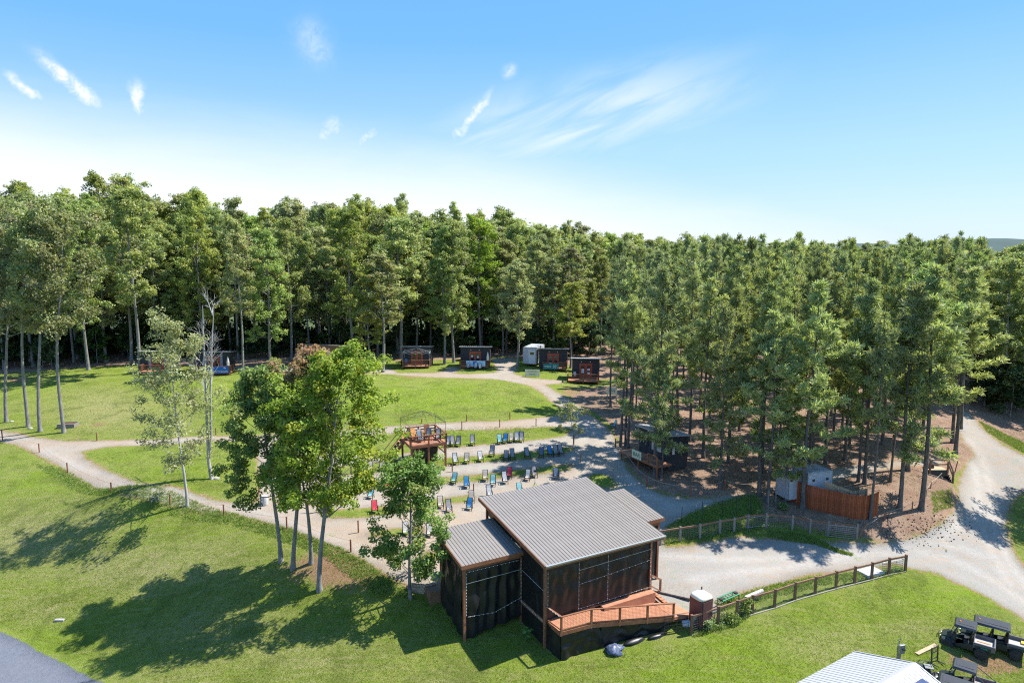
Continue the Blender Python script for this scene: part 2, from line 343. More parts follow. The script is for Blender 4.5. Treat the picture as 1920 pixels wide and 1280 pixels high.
for X in range(-120, 121, 40):
    pts.append(np.array([X, 150., 5.6 if X < 60 else 4.5])); pts.append(np.array([X, 190., 5.0]))
    pts.append(np.array([X, 20., -2.8]))
for Yv in (60, 90, 120):
    pts.append(np.array([-115., Yv, 3.5])); pts.append(np.array([115., Yv, 2.0]))
pts.append(np.array([-70., 50., -1.0])); pts.append(np.array([75., 55., -2.0])); pts.append(np.array([70., 85., 1.8]))
PT = np.array(pts); SC = 40.0
def _phi(r): return np.where(r > 1e-9, r * r * np.log(np.maximum(r, 1e-9)), 0)
n_ = len(PT); D = np.linalg.norm((PT[:, None, :2] - PT[None, :, :2]) / SC, axis=2)
K = np.zeros((n_ + 3, n_ + 3)); K[:n_, :n_] = _phi(D) + np.eye(n_) * 0.004
K[:n_, n_] = 1; K[:n_, n_ + 1:] = PT[:, :2] / SC; K[n_:, :n_] = K[:n_, n_:].T
sol = np.linalg.solve(K, np.concatenate([PT[:, 2], np.zeros(3)])); WT, PL = sol[:n_], sol[n_:]
def hraw(xy):
    xy = np.atleast_2d(xy); out = np.zeros(len(xy))
    for i in range(0, len(xy), 20000):
        q = xy[i:i + 20000] / SC
        d = np.linalg.norm(q[:, None, :] - PT[None, :, :2] / SC, axis=2)
        out[i:i + 20000] = _phi(d) @ WT + PL[0] + q @ PL[1:]
    return out
GX0, GX1, GY0, GY1, GS = -104.0, 104.0, 30.0, 156.0, 0.4
nx = int(round((GX1 - GX0) / GS)) + 1; ny = int(round((GY1 - GY0) / GS)) + 1
gx = np.linspace(GX0, GX1, nx); gy = np.linspace(GY0, GY1, ny)
cx_, cy_ = np.linspace(GX0, GX1, 105), np.linspace(GY0, GY1, 64)     # coarse evaluate, then bilinear
CG = hraw(np.stack(np.meshgrid(cx_, cy_), -1).reshape(-1, 2)).reshape(64, 105)
def bil(Gd, x0, x1, y0, y1, x, y):
    h_, w_ = Gd.shape
    fx = np.clip((np.asarray(x) - x0) / (x1 - x0) * (w_ - 1), 0, w_ - 1.001); fy = np.clip((np.asarray(y) - y0) / (y1 - y0) * (h_ - 1), 0, h_ - 1.001)
    ix, iy = fx.astype(int), fy.astype(int); tx, ty = fx - ix, fy - iy
    return (Gd[iy, ix] * (1 - tx) + Gd[iy, ix + 1] * tx) * (1 - ty) + (Gd[iy + 1, ix] * (1 - tx) + Gd[iy + 1, ix + 1] * tx) * ty
GXm, GYm = np.meshgrid(gx, gy)
HG = bil(CG, GX0, GX1, GY0, GY1, GXm, GYm)
def smooth_noise(seed, cell):
    r = np.random.default_rng(seed); a = r.random((int((GY1 - GY0) / cell) + 3, int((GX1 - GX0) / cell) + 3))
    return bil(a, GX0, GX1, GY0, GY1, GXm, GYm) - .5
HG = HG + smooth_noise(1, 6.0) * .22 + smooth_noise(2, 2.2) * .10 + smooth_noise(3, .9) * .04
def gz(x, y): return float(bil(HG, GX0, GX1, GY0, GY1, x, y))
def G(px, py):
    """the ground point seen at a pixel of the 1920x1280 photograph"""
    d = ray(px, py); lo = None; t = 25.0
    while t < 260:
        p = d * t; z = CH + p[2]
        if z < gz(p[0], p[1]): break
        lo = t; t *= 1.01
    a, c = (lo or 25.), t
    for _ in range(18):
        m_ = (a + c) / 2; p = d * m_
        if CH + p[2] < gz(p[0], p[1]): c = m_
        else: a = m_
    p = d * c; return Vector((p[0], p[1], gz(p[0], p[1])))
def top_h(base, px, py):
    """height above BASE that projects to row py"""
    return atY(px, py, base[1])[2] - base[2]
# pixels of the grid vertices
Pz = HG - CH; zc = GYm * _cp - Pz * _sp; yc = GYm * _sp + Pz * _cp
PXg = 960 + FPX * GXm / zc; PYg = 640 - FPX * yc / zc
def inpoly(poly):
    x, y = PXg, PYg; r = np.zeros(x.shape, bool); k = len(poly)
    for i in range(k):
        x0, y0 = poly[i]; x1, y1 = poly[(i + 1) % k]
        if y0 == y1: continue
        c = ((y0 > y) != (y1 > y)) & (x < (x1 - x0) * (y - y0) / (y1 - y0) + x0); r ^= c
    return r
def blur(a, k):
    for _ in range(k):
        a = (a + np.roll(a, 1, 0) + np.roll(a, -1, 0)) / 3; a = (a + np.roll(a, 1, 1) + np.roll(a, -1, 1)) / 3
    return a
amph = np.zeros(PXg.shape)
path_l = [(-400,720),(0,807),(32,812),(67,820),(120,826),(182,826),(287,824),(375,817),(462,817),(600,808),(712,801),(835,792),(950,789),(1040,780),(1085,772),
 (1061,769),(1032,750),(1018,736),(994,722),(937,711),(893,709),(815,707),(728,701),(660,700),(560,697),(440,694),(440,686),(560,688),(720,688),(745,697),(823,698),(842,688),(862,686),(862,692),(850,700),(882,701),
 (934,698),(930,688),(923,671),(966,671),(966,688),(964,701),(991,709),(1056,713),(1056,718),(1020,720),(1045,736),(1072,750),(1099,772),(1130,795),(1150,815),(1160,850),(1175,880),(1200,905),(1235,925),
 (1290,936),(1340,932),(1420,918),(1470,905),(1600,870),(1690,862),(1770,858),(1770,872),(1700,872),(1620,885),(1560,905),(1480,925),(1430,922),(1390,932),(1330,950),(1290,962),(1262,975),(1250,985),(1235,1022),
 (1230,1060),(1000,1130),(900,1150),(830,1118),(760,1092),(730,1075),(685,1049),(640,1027),(583,1010),(547,990),(467,968),(387,960),(300,940),(233,925),(180,913),(140,892),(120,877),(82,857),(50,840),(25,832),(0,826),(-400,745)]
yard = [(1235,1022),(1260,1030),(1330,1015),(1400,1006),(1500,1014),(1609,1016),(1679,1018),(1735,999),(1777,973),(1800,937),(1797,914),(1806,889),(1814,869),(1831,852),(1806,824),(1792,792),(1800,770),(1815,770),(1839,802),(1879,833),(1925,856),(2100,900),(2100,960),
 (1925,918),(1901,934),(1887,954),(1884,993),(1901,1038),(1925,1070),(2100,1200),(2100,1260),(1920,1160),(1909,1151),(1875,1132),(1837,1110),(1792,1088),(1750,1071),(1701,1064),(1677,1050),(1645,1062),(1592,1070),(1563,1072),(1526,1072),(1486,1083),(1433,1098),(1390,1109),(1363,1125),(1345,1150),(1300,1160),(1240,1150),(1180,1130),(1200,1060)]
strips = [[(147,845),(200,837),(325,831),(462,824),(482,826),(486,943),(467,948),(400,937),(333,915),(250,905),(200,882),(160,860)],
 [(600,822),(712,814),(835,805),(905,805),(960,802),(1040,799),(1078,803),(1060,818),(1000,825),(920,833),(840,840),(760,850),(690,852),(600,860)],
 [(560,885),(660,870),(737,862),(820,860),(900,852),(1000,845),(1075,836),(1084,836),(1072,846),(1000,860),(920,865),(845,872),(740,882),(660,890),(560,900)],
 [(520,935),(600,915),(672,905),(760,898),(865,891),(965,880),(1040,871),(1092,866),(1066,880),(1015,889),(940,897),(865,903),(760,911),(672,922),(600,932),(520,950)],
 [(600,957),(640,953),(700,950),(780,940),(848,930),(892,925),(892,941),(852,943),(780,955),(697,969),(640,972),(602,969)],
 [(676,1000),(710,991),(756,987),(800,985),(800,998),(756,1006),(700,1007)],
 [(775,1037),(810,1030),(830,1036),(828,1052),(790,1052)],
 [(1100,892),(1125,884),(1148,893),(1160,913),(1120,918),(1104,910)]]
isl = [(742,700),(740,694),(760,690),(835,690),(838,694),(820,699)]
for p in (path_l,): amph = np.maximum(amph, inpoly(p))
# open seating ground between the strips
seat = [(482,826),(712,812),(1000,797),(1085,790),(1130,830),(1160,880),(1235,930),(1262,975),(1235,1020),(1000,1130),(830,1118),(640,1027),(497,975),(486,945)]
amph = np.maximum(amph, inpoly(seat))
for s_ in strips: amph = amph * (1 - inpoly(s_))
amph = amph * (1 - inpoly(isl))
field = [(462,816),(375,816),(182,825),(60,815),(0,804),(-300,760),(-300,690),(0,712),(440,697),(560,700),(728,704),(815,709),(893,711),(937,713),(994,724),(1018,738),(1032,752),(1061,771),(1045,779),(1000,783),(835,790),(712,800),(600,807)]
amph = amph * (1 - inpoly(field))
yardm = inpoly(yard).astype(float)
asph = inpoly([(-400,1010),(-100,1135),(0,1182),(60,1212),(130,1248),(200,1283),(330,1350),(330,1700),(-900,1700),(-900,1000)]).astype(float)
straw = np.zeros(PXg.shape)
for p in ([(1062,748),(1100,728),(1150,722),(1190,700),(1300,640),(2300,640),(2300,800),(1925,850),(1879,830),(1839,798),(1815,768),(1795,770),(1792,792),(1806,824),(1831,852),(1814,869),(1800,880),(1780,905),(1800,930),(1790,962),(1770,975),(1735,999),(1679,1016),(1640,1010),(1500,985),(1430,978),(1427,930),(1300,933),(1235,920),(1200,900),(1165,850),(1150,800),(1110,770)],
          [(-400,640),(-400,708),(0,700),(100,693),(180,687),(250,684),(450,686),(540,684),(660,676),(800,676),(940,668),(1060,680),(1100,715),(1190,705),(1400,640)]):
    straw = np.maximum(straw, inpoly(p))
dirt = np.zeros(PXg.shape)
def ell(cx, cy, rx, ry, v=1.0): np.maximum(dirt, v * np.clip(1.3 - np.hypot((PXg - cx) / rx, (PYg - cy) / ry), 0, 1), out=dirt)
ell(625,1065,75,48,1.0); ell(560,1070,60,30,.7); ell(680,1085,60,34,.75); ell(185,795,25,6,.8); ell(140,822,26,6,.7); ell(30,712,40,9,.7); ell(480,690,60,10,.8); ell(600,695,80,12,.7)
ell(1700,988,80,22,.9); ell(1640,990,40,16,.8); ell(1800,950,18,40,.7); ell(1085,735,60,18,.7); ell(1150,745,60,18,.7); ell(850,672,40,6,.6); ell(400,1210,14,5,.3); ell(120,1226,40,7,.55); ell(190,1235,16,5,.5); ell(1850,1246,95,24,1.0); ell(1780,1226,30,12,.9); ell(770,706,40,5,.6)
[ell(x_, 1118 + (x_) * .487, 16, 4, .55) for x_ in range(0, 340, 18)]; ell(1290,1035,60,14,.5); ell(290,700,30,8,.6); ell(400,700,40,8,.6); ell(1280,1020,60,10,.5); ell(1665,1062,30,9,.6); ell(1400,1100,60,16,.35); ell(770,1120,30,14,.5)
dryg = np.zeros(PXg.shape)
for cx, cy, rx, ry, v in ((200,770,110,45,.9),(60,1010,140,80,.8),(280,1070,220,60,.75),(150,980,110,50,.65),(420,1180,200,70,.55),(560,1230,200,60,.5),(1560,1210,120,40,.6),(1700,1180,60,20,.5),(820,1270,120,30,.5),(640,1250,100,30,.55),(80,1140,120,40,.5),(1880,950,50,50,.5),(330,1260,150,40,.4),(640,1060,90,40,.7),(1740,920,40,35,.6),(330,790,60,30,.4)):
    np.maximum(dryg, v * np.clip(1.25 - np.hypot((PXg - cx) / rx, (PYg - cy) / ry), 0, 1), out=dryg)
lush = np.zeros(PXg.shape)
for cx, cy, rx, ry, v in ((860,750,200,42,1),(600,740,120,45,.9),(420,740,90,40,.8),(1450,1240,300,70,.8),(1780,1120,120,40,1),(1300,1270,200,40,.7),(300,860,170,40,.7),(90,1185,90,26,.9),(220,1250,90,26,.9),(60,900,90,40,.7),(980,1265,120,40,.6),(1380,960,60,30,.8)):
    np.maximum(lush, v * np.clip(1.25 - np.hypot((PXg - cx) / rx, (PYg - cy) / ry), 0, 1), out=lush)
ruts = np.zeros(PXg.shape)
for line in ([(1960,1150),(1850,1078),(1780,1045),(1700,1025),(1600,1040),(1450,1065),(1300,1085)], [(1960,1110),(1870,1050),(1790,1022),(1700,1008)], [(1925,1100),(1868,1010),(1862,940),(1850,880),(1812,820)], [(1890,1090),(1845,1000),(1838,940),(1828,880),(1798,820)], [(1240,1040),(1350,1048),(1480,1045),(1620,1028),(1760,1010),(1850,960)], [(60,835),(150,875),(300,925),(470,955),(600,1000),(700,1045)], [(1100,790),(1150,850),(1200,920),(1270,955),(1400,925)]):
    Wl = [G(*q)[:2] for q in line]
    for (x0, y0), (x1, y1) in zip(Wl[:-1], Wl[1:]):
        L2 = (x1 - x0) ** 2 + (y1 - y0) ** 2; t = np.clip(((GXm - x0) * (x1 - x0) + (GYm - y0) * (y1 - y0)) / L2, 0, 1)
        d_ = np.hypot(GXm - x0 - t * (x1 - x0), GYm - y0 - t * (y1 - y0)); np.maximum(ruts, np.exp(-(d_ / .55) ** 2), out=ruts)
kind_id = np.zeros(PXg.shape, int)
grav = np.maximum(amph, yardm)
kind_id[straw > .5] = 4; kind_id[yardm > .5] = 2; kind_id[amph > .5] = 1; kind_id[asph > .5] = 3
gb = blur(grav, 2); ab = blur(asph, 1); sb = blur(straw, 4); db = blur(dirt, 2)
HG = HG - gb * .05 - ab * .02
me = bpy.data.meshes.new('lawn')
co = np.stack([GXm, GYm, HG], -1).reshape(-1, 3)
ii = np.arange(nx * ny).reshape(ny, nx)
quads = np.stack([ii[:-1, :-1], ii[:-1, 1:], ii[1:, 1:], ii[1:, :-1]], -1).reshape(-1, 4)
qk = kind_id[:-1, :-1].reshape(-1)
far_mask = None
def ground_piece(name, sel):
    q = quads[sel]; used, inv = np.unique(q, return_inverse=True); q = inv.reshape(-1, 4)
    me = bpy.data.meshes.new(name); me.vertices.add(len(used)); me.vertices.foreach_set('co', co[used].ravel())
    me.loops.add(len(q) * 4); me.loops.foreach_set('vertex_index', q.ravel().astype(np.int32))
    me.polygons.add(len(q)); me.polygons.foreach_set('loop_start', np.arange(0, len(q) * 4, 4, dtype=np.int32)); me.polygons.foreach_set('loop_total', np.full(len(q), 4, np.int32))
    me.update(calc_edges=True); me.polygons.foreach_set('use_smooth', [True] * len(q))
    for nm, arr in (('gravel', gb), ('asphalt', ab), ('straw', sb), ('dirt', db), ('dry', dryg), ('lush', lush), ('ruts', ruts), ('yard', blur(yardm, 3))):
        a = me.attributes.new(nm, 'FLOAT', 'POINT'); a.data.foreach_set('value', arr.reshape(-1)[used].astype(np.float32))
    # exact normals from the height field, so that the pieces shade as one surface
    o = bpy.data.objects.new(name, me); link(o); o['kind'] = 'structure'; me.materials.append(MG); return o
def ground_material():
    m = bpy.data.materials.new('ground_surface'); m.use_nodes = True; nt = m.node_tree; nt.nodes.clear(); b = NB(nt)
    p = b.n('ShaderNodeBsdfPrincipled'); o = b.n('ShaderNodeOutputMaterial'); b.l(p.outputs[0], o.inputs[0])
    p.inputs['Roughness'].default_value = .92; p.inputs['Specular IOR Level'].default_value = .15
    tc = b.n('ShaderNodeTexCoord'); v = tc.outputs['Object']
    A = lambda nm: b.n('ShaderNodeAttribute', attribute_name=nm).outputs['Fac']
    n_big = b.noise(v, .12, 4, .6); n_mid = b.noise(v, .7, 5, .65); n_s = b.noise(v, 3.0, 5, .7); n_f = b.noise(v, 11., 4, .75); n_ff = b.noise(v, 28., 3, .8)
    # mowing streaks, a little along one direction
    mp = b.n('ShaderNodeMapping'); mp.inputs['Rotation'].default_value = (0, 0, R(-35)); mp.inputs['Scale'].default_value = (.35, 3.2, 1); b.l(v, mp.inputs[0])
    n_st = b.noise(mp.outputs[0], 1.0, 4, .6, .4)
    # grass
    g = b.mix(b.maprange(n_mid, .3, .7), (.13, .205, .012, 1), (.23, .325, .020, 1))
    g = b.mix(b.maprange(n_s, .35, .7, 0, .8), g, (.285, .36, .04, 1))
    lush_f = b.math('MULTIPLY', A('lush'), b.maprange(n_mid, .25, .6, .45, 1.0))
    g = b.mix(b.math('MULTIPLY', lush_f, .85), g, (.26, .40, .012, 1))
    dryf = b.math('ADD', b.math('MULTIPLY', A('dry'), 1.0), b.maprange(n_st, .44, .68, .04, .6))
    dryf = b.math('MULTIPLY', dryf, b.maprange(n_s, .3, .62, .25, 1.0), clamp=True)
    g = b.mix(dryf, g, (.44, .39, .18, 1))
    g = b.mix(b.math('MULTIPLY', b.maprange(n_big, .45, .65, 0, .55), b.maprange(n_s, .4, .6)), g, (.38, .34, .145, 1))
    n_b2 = b.noise(v, .33, 4, .7, .5); g = b.mix(b.maprange(n_b2, .50, .66, 0, .55), g, (.10, .135, .018, 1)); g = b.mix(b.maprange(n_b2, .44, .30, 0, .4), g, (.36, .33, .10, 1))
    g = b.mix(b.maprange(n_f, .38, .62, .75, 0), g, b.mix(.5, g, (.075, .11, .014, 1)))
    g = b.mix(b.maprange(n_ff, .52, .72, 0, .45), g, (.30, .35, .07, 1))
    # dirt, straw, gravel, asphalt
    d = b.mix(b.maprange(n_s, .3, .7), (.30, .165, .085, 1), (.42, .27, .16, 1)); d = b.mix(b.maprange(n_ff, .5, .8, 0, .6), d, (.22, .13, .07, 1))
    s = b.mix(b.maprange(n_mid, .3, .7), (.33, .195, .13, 1), (.50, .35, .245, 1)); s = b.mix(b.maprange(n_f, .45, .7, 0, .75), s, (.13, .070, .045, 1))
    s = b.mix(b.maprange(n_ff, .55, .75, 0, .5), s, (.50, .36, .25, 1))
    vor = b.n('ShaderNodeTexVoronoi'); vor.inputs['Scale'].default_value = 9.0; b.l(v, vor.inputs['Vector'])
    gr = b.mix(b.maprange(n_mid, .3, .7), (.28, .245, .195, 1), (.375, .34, .285, 1))
    gr = b.mix(b.math('MULTIPLY', b.maprange(n_big, .42, .60), .6), gr, (.34, .245, .165, 1))
    gr = b.mix(b.math('MULTIPLY', A('yard'), b.maprange(n_mid, .35, .6, .15, .75)), gr, (.275, .27, .255, 1))
    gr = b.mix(b.maprange(n_ff, .3, .5, .75, 0), gr, (.15, .13, .11, 1)); gr = b.mix(b.maprange(n_ff, .55, .75, 0, .7), gr, (.56, .53, .49, 1))
    gr = b.mix(b.maprange(vor.outputs['Distance'], .0, .13, .5, 0), gr, (.15, .13, .11, 1))
    aspc = b.mix(b.maprange(n_s, .3, .7), (.115, .125, .155, 1), (.165, .175, .20, 1)); aspc = b.mix(b.maprange(n_ff, .4, .7, 0, .5), aspc, (.22, .225, .24, 1)); aspc = b.mix(b.maprange(n_mid, .62, .7, 0, .35), aspc, (.09, .095, .11, 1))
    jit = b.math('ADD', b.math('MULTIPLY', b.math('SUBTRACT', n_s, .5), 1.1), b.math('MULTIPLY', b.math('SUBTRACT', n_mid, .5), .7))
    jit2 = b.math('ADD', jit, b.math('MULTIPLY', b.math('SUBTRACT', n_f, .5), .8))
    def th(a, lo, hi, k=1.0): return b.maprange(b.math('ADD', a, b.math('MULTIPLY', jit2, k)), lo, hi, 0, 1, True)
    G_ = A('gravel'); edge = b.math('MULTIPLY', b.math('MULTIPLY', G_, b.math('SUBTRACT', 1, G_)), 2.6)
    c = b.mix(th(A('dirt'), .42, .72), g, d)
    c = b.mix(th(A('straw'), .35, .60, .9), c, s)
    # weeds in the straw
    c = b.mix(b.math('MULTIPLY', b.math('MULTIPLY', b.maprange(n_big, .50, .60), b.maprange(n_s, .5, .6)), b.math('MULTIPLY', A('straw'), .7)), c, (.08, .105, .02, 1))
    c = b.mix(th(edge, .42, .75), c, d)
    c = b.mix(th(G_, .38, .62, .55), c, gr)
    c = b.mix(b.math('MULTIPLY', b.math('MULTIPLY', A('ruts'), G_), b.maprange(n_s, .3, .6, .1, .5)), c, (.44, .41, .37, 1))
    c = b.mix(b.math('MULTIPLY', b.math('MULTIPLY', b.maprange(n_st, .52, .66), G_), .4), c, (.40, .27, .17, 1))
    gw = b.math('MULTIPLY', b.maprange(n_mid, .60, .68), b.maprange(n_f, .45, .6)); c = b.mix(b.math('MULTIPLY', b.math('MULTIPLY', gw, G_), .8), c, (.19, .23, .05, 1))
    c = b.mix(th(A('asphalt'), .42, .58, .25), c, aspc)
    b.l(c, p.inputs['Base Color'])
    bp = b.n('ShaderNodeBump'); bp.inputs['Strength'].default_value = 1.0
    soft = b.maprange(b.math('MAXIMUM', b.math('MAXIMUM', G_, A('asphalt')), 0.0), 0, 1, .22, .045)
    b.l(soft, bp.inputs['Distance'])
    b.l(b.math('ADD', b.math('MULTIPLY', n_s, .6), b.math('ADD', n_f, b.math('MULTIPLY', n_ff, .5))), bp.inputs['Height']); b.l(bp.outputs[0], p.inputs['Normal'])
    return m
MG = ground_material()
for nm, k in (('lawn', 0), ('gravel_path', 1), ('gravel_driveway', 2), ('asphalt_road', 3), ('woodland_floor', 4)): ground_piece(nm, qk == k)
# wide land beyond, down to the horizon
fx = np.array([-6000, -2500, -1000, -500, -300, -200, -150, GX0, -70, -35, 0, 35, 70, GX1, 150, 200, 300, 500, 1000, 2500, 6000], float)
fy = np.array([-600, -100, 0, 15, GY0, 60, 95, 125, GY1, 200, 260, 400, 700, 1500, 3000, 9000], float)
mb = MB(); vid = {}
def fz(x, y):
    if GX0 <= x <= GX1 and GY0 <= y <= GY1: return gz(x, y) - .02
    return gz(min(max(x, GX0), GX1), min(max(y, GY0), GY1)) * (1 if y < 300 else .3) - (0.0 if y < 300 else min(14, (y - 300) * .02))
vs = [(x, y, fz(x, y)) for y in fy for x in fx]; k = len(fx)
fs = [(j * k + i, j * k + i + 1, (j + 1) * k + i + 1, (j + 1) * k + i) for j in range(len(fy) - 1) for i in range(k - 1)
      if not (GX0 <= fx[i] < GX1 and GY0 <= fy[j] < GY1)]
mb.add(vs, fs); go = mb.build('distant_ground', mat('distant_land', (.05, .075, .025), .95, c2=(.085, .11, .04), scale=.02), kind='structure')
# blue hills far off
hv = []; xs = np.linspace(-7000, 7000, 90)
for i, x in enumerate(xs):
    h = 40 + 60 * (.5 + .5 * math.sin(x * .0011 + 1)) + 24 * math.sin(x * .0037) + 30 * math.exp(-((x - 4900) / 900) ** 2)
    hv += [(x, 6900, -20), (x, 7300, h * .75), (x, 7800, h), (x, 9200, -20)]
fs = [(i * 4 + j, (i + 1) * 4 + j, (i + 1) * 4 + j + 1, i * 4 + j + 1) for i in range(len(xs) - 1) for j in range(3)]
MB().add(hv, fs).build('hills', 'hill', kind='structure', smooth=True)
# ------------------------------------------------------------------ vegetation generators
def mesh_from(name, V, F4, mats, tint=None, alt=None, tri=False):
    k = 3 if tri else 4
    me = bpy.data.meshes.new(name); me.vertices.add(len(V)); me.vertices.foreach_set('co', np.asarray(V, np.float32).ravel())
    n = len(F4); me.loops.add(n * k); me.loops.foreach_set('vertex_index', np.asarray(F4, np.int32).ravel())
    me.polygons.add(n); me.polygons.foreach_set('loop_start', np.arange(0, n * k, k, dtype=np.int32)); me.polygons.foreach_set('loop_total', np.full(n, k, np.int32))
    me.update(calc_edges=True)
    if tint is not None:
        a = me.attributes.new('tint', 'FLOAT', 'FACE'); a.data.foreach_set('value', np.asarray(tint, np.float32))
        a = me.attributes.new('alt', 'FLOAT', 'FACE'); a.data.foreach_set('value', np.asarray(alt if alt is not None else np.zeros(n), np.float32))
    for m_ in mats: me.materials.append(M[m_])
    return me
def unit(v): return v / np.maximum(np.linalg.norm(v, axis=-1, keepdims=True), 1e-9)
def leaves(C, Rr, per, size, rg, upb=.55, flat=.75, altp=None):
    """leaf quads filling clumps with centres C and radii Rr"""
    nC = len(C); idx = np.repeat(np.arange(nC), per); n = len(idx)
    d = unit(rg.normal(size=(n, 3))); r = rg.random(n) ** .42
    P = C[idx] + d * (Rr[idx] * r)[:, None] * np.array([1, 1, flat])
    N = unit(d * .55 + np.array([0, 0, upb]) + rg.normal(size=(n, 3)) * .55)
    T = unit(np.cross(N, rg.normal(size=(n, 3)))); Bv = np.cross(N, T)
    s = size * rg.uniform(.65, 1.3, n)[:, None]
    fold = N * s * .18
    V = np.stack([P - T * s * .62, P + Bv * s * .38 + fold, P + T * s * .62, P - Bv * s * .38 + fold], 1).reshape(-1, 3)
    F = np.arange(n * 4).reshape(-1, 4)
    ct = rg.random(nC)[idx] * .5; tint = np.clip(ct + rg.random(n) * .55, 0, 1)
    alt = ((rg.random(nC) < .12)[idx] * .6 + (rg.random(n) < .05) * .6) if altp is None else altp(P, idx, rg)
    return V, F, tint, np.clip(alt, 0, 1)
def branch_pts(p, d, L, rg, k=4, up=.25, wob=.16):
    pts = [np.array(p, float)]; d = unit(np.array(d, float))
    for i in range(k):
        d = unit(d + np.array([0, 0, up / k]) + rg.normal(size=3) * wob); pts.append(pts[-1] + d * L / k)
    return pts
class Tree:
    def __init__(s, seed): s.rg = np.random.default_rng(seed); s.mb = MB(); s.C = []; s.R = []
    def limb(s, p, d, L, r, lev, maxlev, clump, spread=.8, up=.25, kid=3):
        rg = s.rg; pts = branch_pts(p, d, L, rg, 4, up)
        if r > .012: s.mb.tube(pts, [r, r * .85, r * .65, r * .5, r * .3], 5 if r > .05 else 3, cap=False)
        if lev >= maxlev:
            for t in (2, 3, 4):
                if rg.random() < (.55, .8, 1)[t - 2]: s.C.append(pts[t] + rg.normal(size=3) * clump * .3); s.R.append(clump * rg.uniform(.65, 1.15))
            return
        dd = unit(pts[-1] - pts[0])
        for j in range(kid):
            t = rg.uniform(.35, 1.0); i = min(3, int(t * 4)); q = pts[i] + (pts[i + 1] - pts[i]) * (t * 4 - i)
            nd = unit(dd + unit(rg.normal(size=3)) * spread)
            s.limb(q, nd, L * rg.uniform(.45, .65), r * .5, lev + 1, maxlev, clump, spread, up, kid)
        s.C.append(pts[-1]); s.R.append(clump * rg.uniform(.7, 1.1))
def broad_tree(seed, H, r0, crown0, rad, nprim, clump, per, leaf, env=None, mats=('bark_gray', 'leaf_forest'), lean=(0, 0), up=.35, altp=None, trunk_n=8, upb=.55, kid=3, maxlev=1, gaps=0.0, fork=0):
    """returns (trunk mesh, crown mesh): tapered trunk with limbs, crown of leaf clumps"""
    T = Tree(seed); rg = T.rg
    K = 9; ph = rg.uniform(0, 6.28, 4); amp = H * .006
    def tp(z): t = z / H; return np.array([lean[0] * t ** 1.6 + amp * math.sin(t * 7 + ph[0]), lean[1] * t ** 1.6 + amp * math.sin(t * 6 + ph[1]), z])
    def tr(z): return r0 * (1 - .80 * (z / H)) * (1 + .45 * math.exp(-z / (r0 * 2.2)))
    zs = [-.4, 0, .35, 1.0] + [H * q for q in np.linspace(.1, .97, K)]
    T.mb.tube([tp(max(z, 0)) if z >= 0 else tp(0) + np.array([0, 0, z]) for z in zs], [max(tr(max(z, 0)), .03) for z in zs], trunk_n, cap=False)
    env = env or (lambda t: math.sin(math.pi * min(1, max(0, .12 + .88 * t)) ** .85) ** .6)
    ang = rg.uniform(0, 6.28)
    for i in range(nprim):
        t = (i + rg.uniform(0, .9)) / nprim; z = H * (crown0 + (1 - crown0) * t * .96)
        if rg.random() < gaps: continue
        ang += 2.4 + rg.normal() * .35
        L = rad * env(t) * rg.uniform(.65, 1.18)
        el = .15 + .75 * t + rg.normal() * .12
        d = np.array([math.cos(ang) * math.cos(el), math.sin(ang) * math.cos(el), math.sin(el)])
        T.limb(tp(z), d, max(L, .5), tr(z) * .42, 0, maxlev, clump, .8, up, kid)
    T.C.append(tp(H * .98)); T.R.append(clump)
    C = np.array(T.C); Rr = np.array(T.R)
    V, F, ti, al = leaves(C, Rr, per, leaf, rg, upb=upb, altp=altp)
    tm = T.mb; me1 = bpy.data.meshes.new('trunk'); me1.from_pydata(tm.v, [], tm.f); me1.materials.append(M[mats[0]]); me1.polygons.foreach_set('use_smooth', [True] * len(tm.f))
    return me1, mesh_from('crown', V, F, [mats[1]], ti, al)
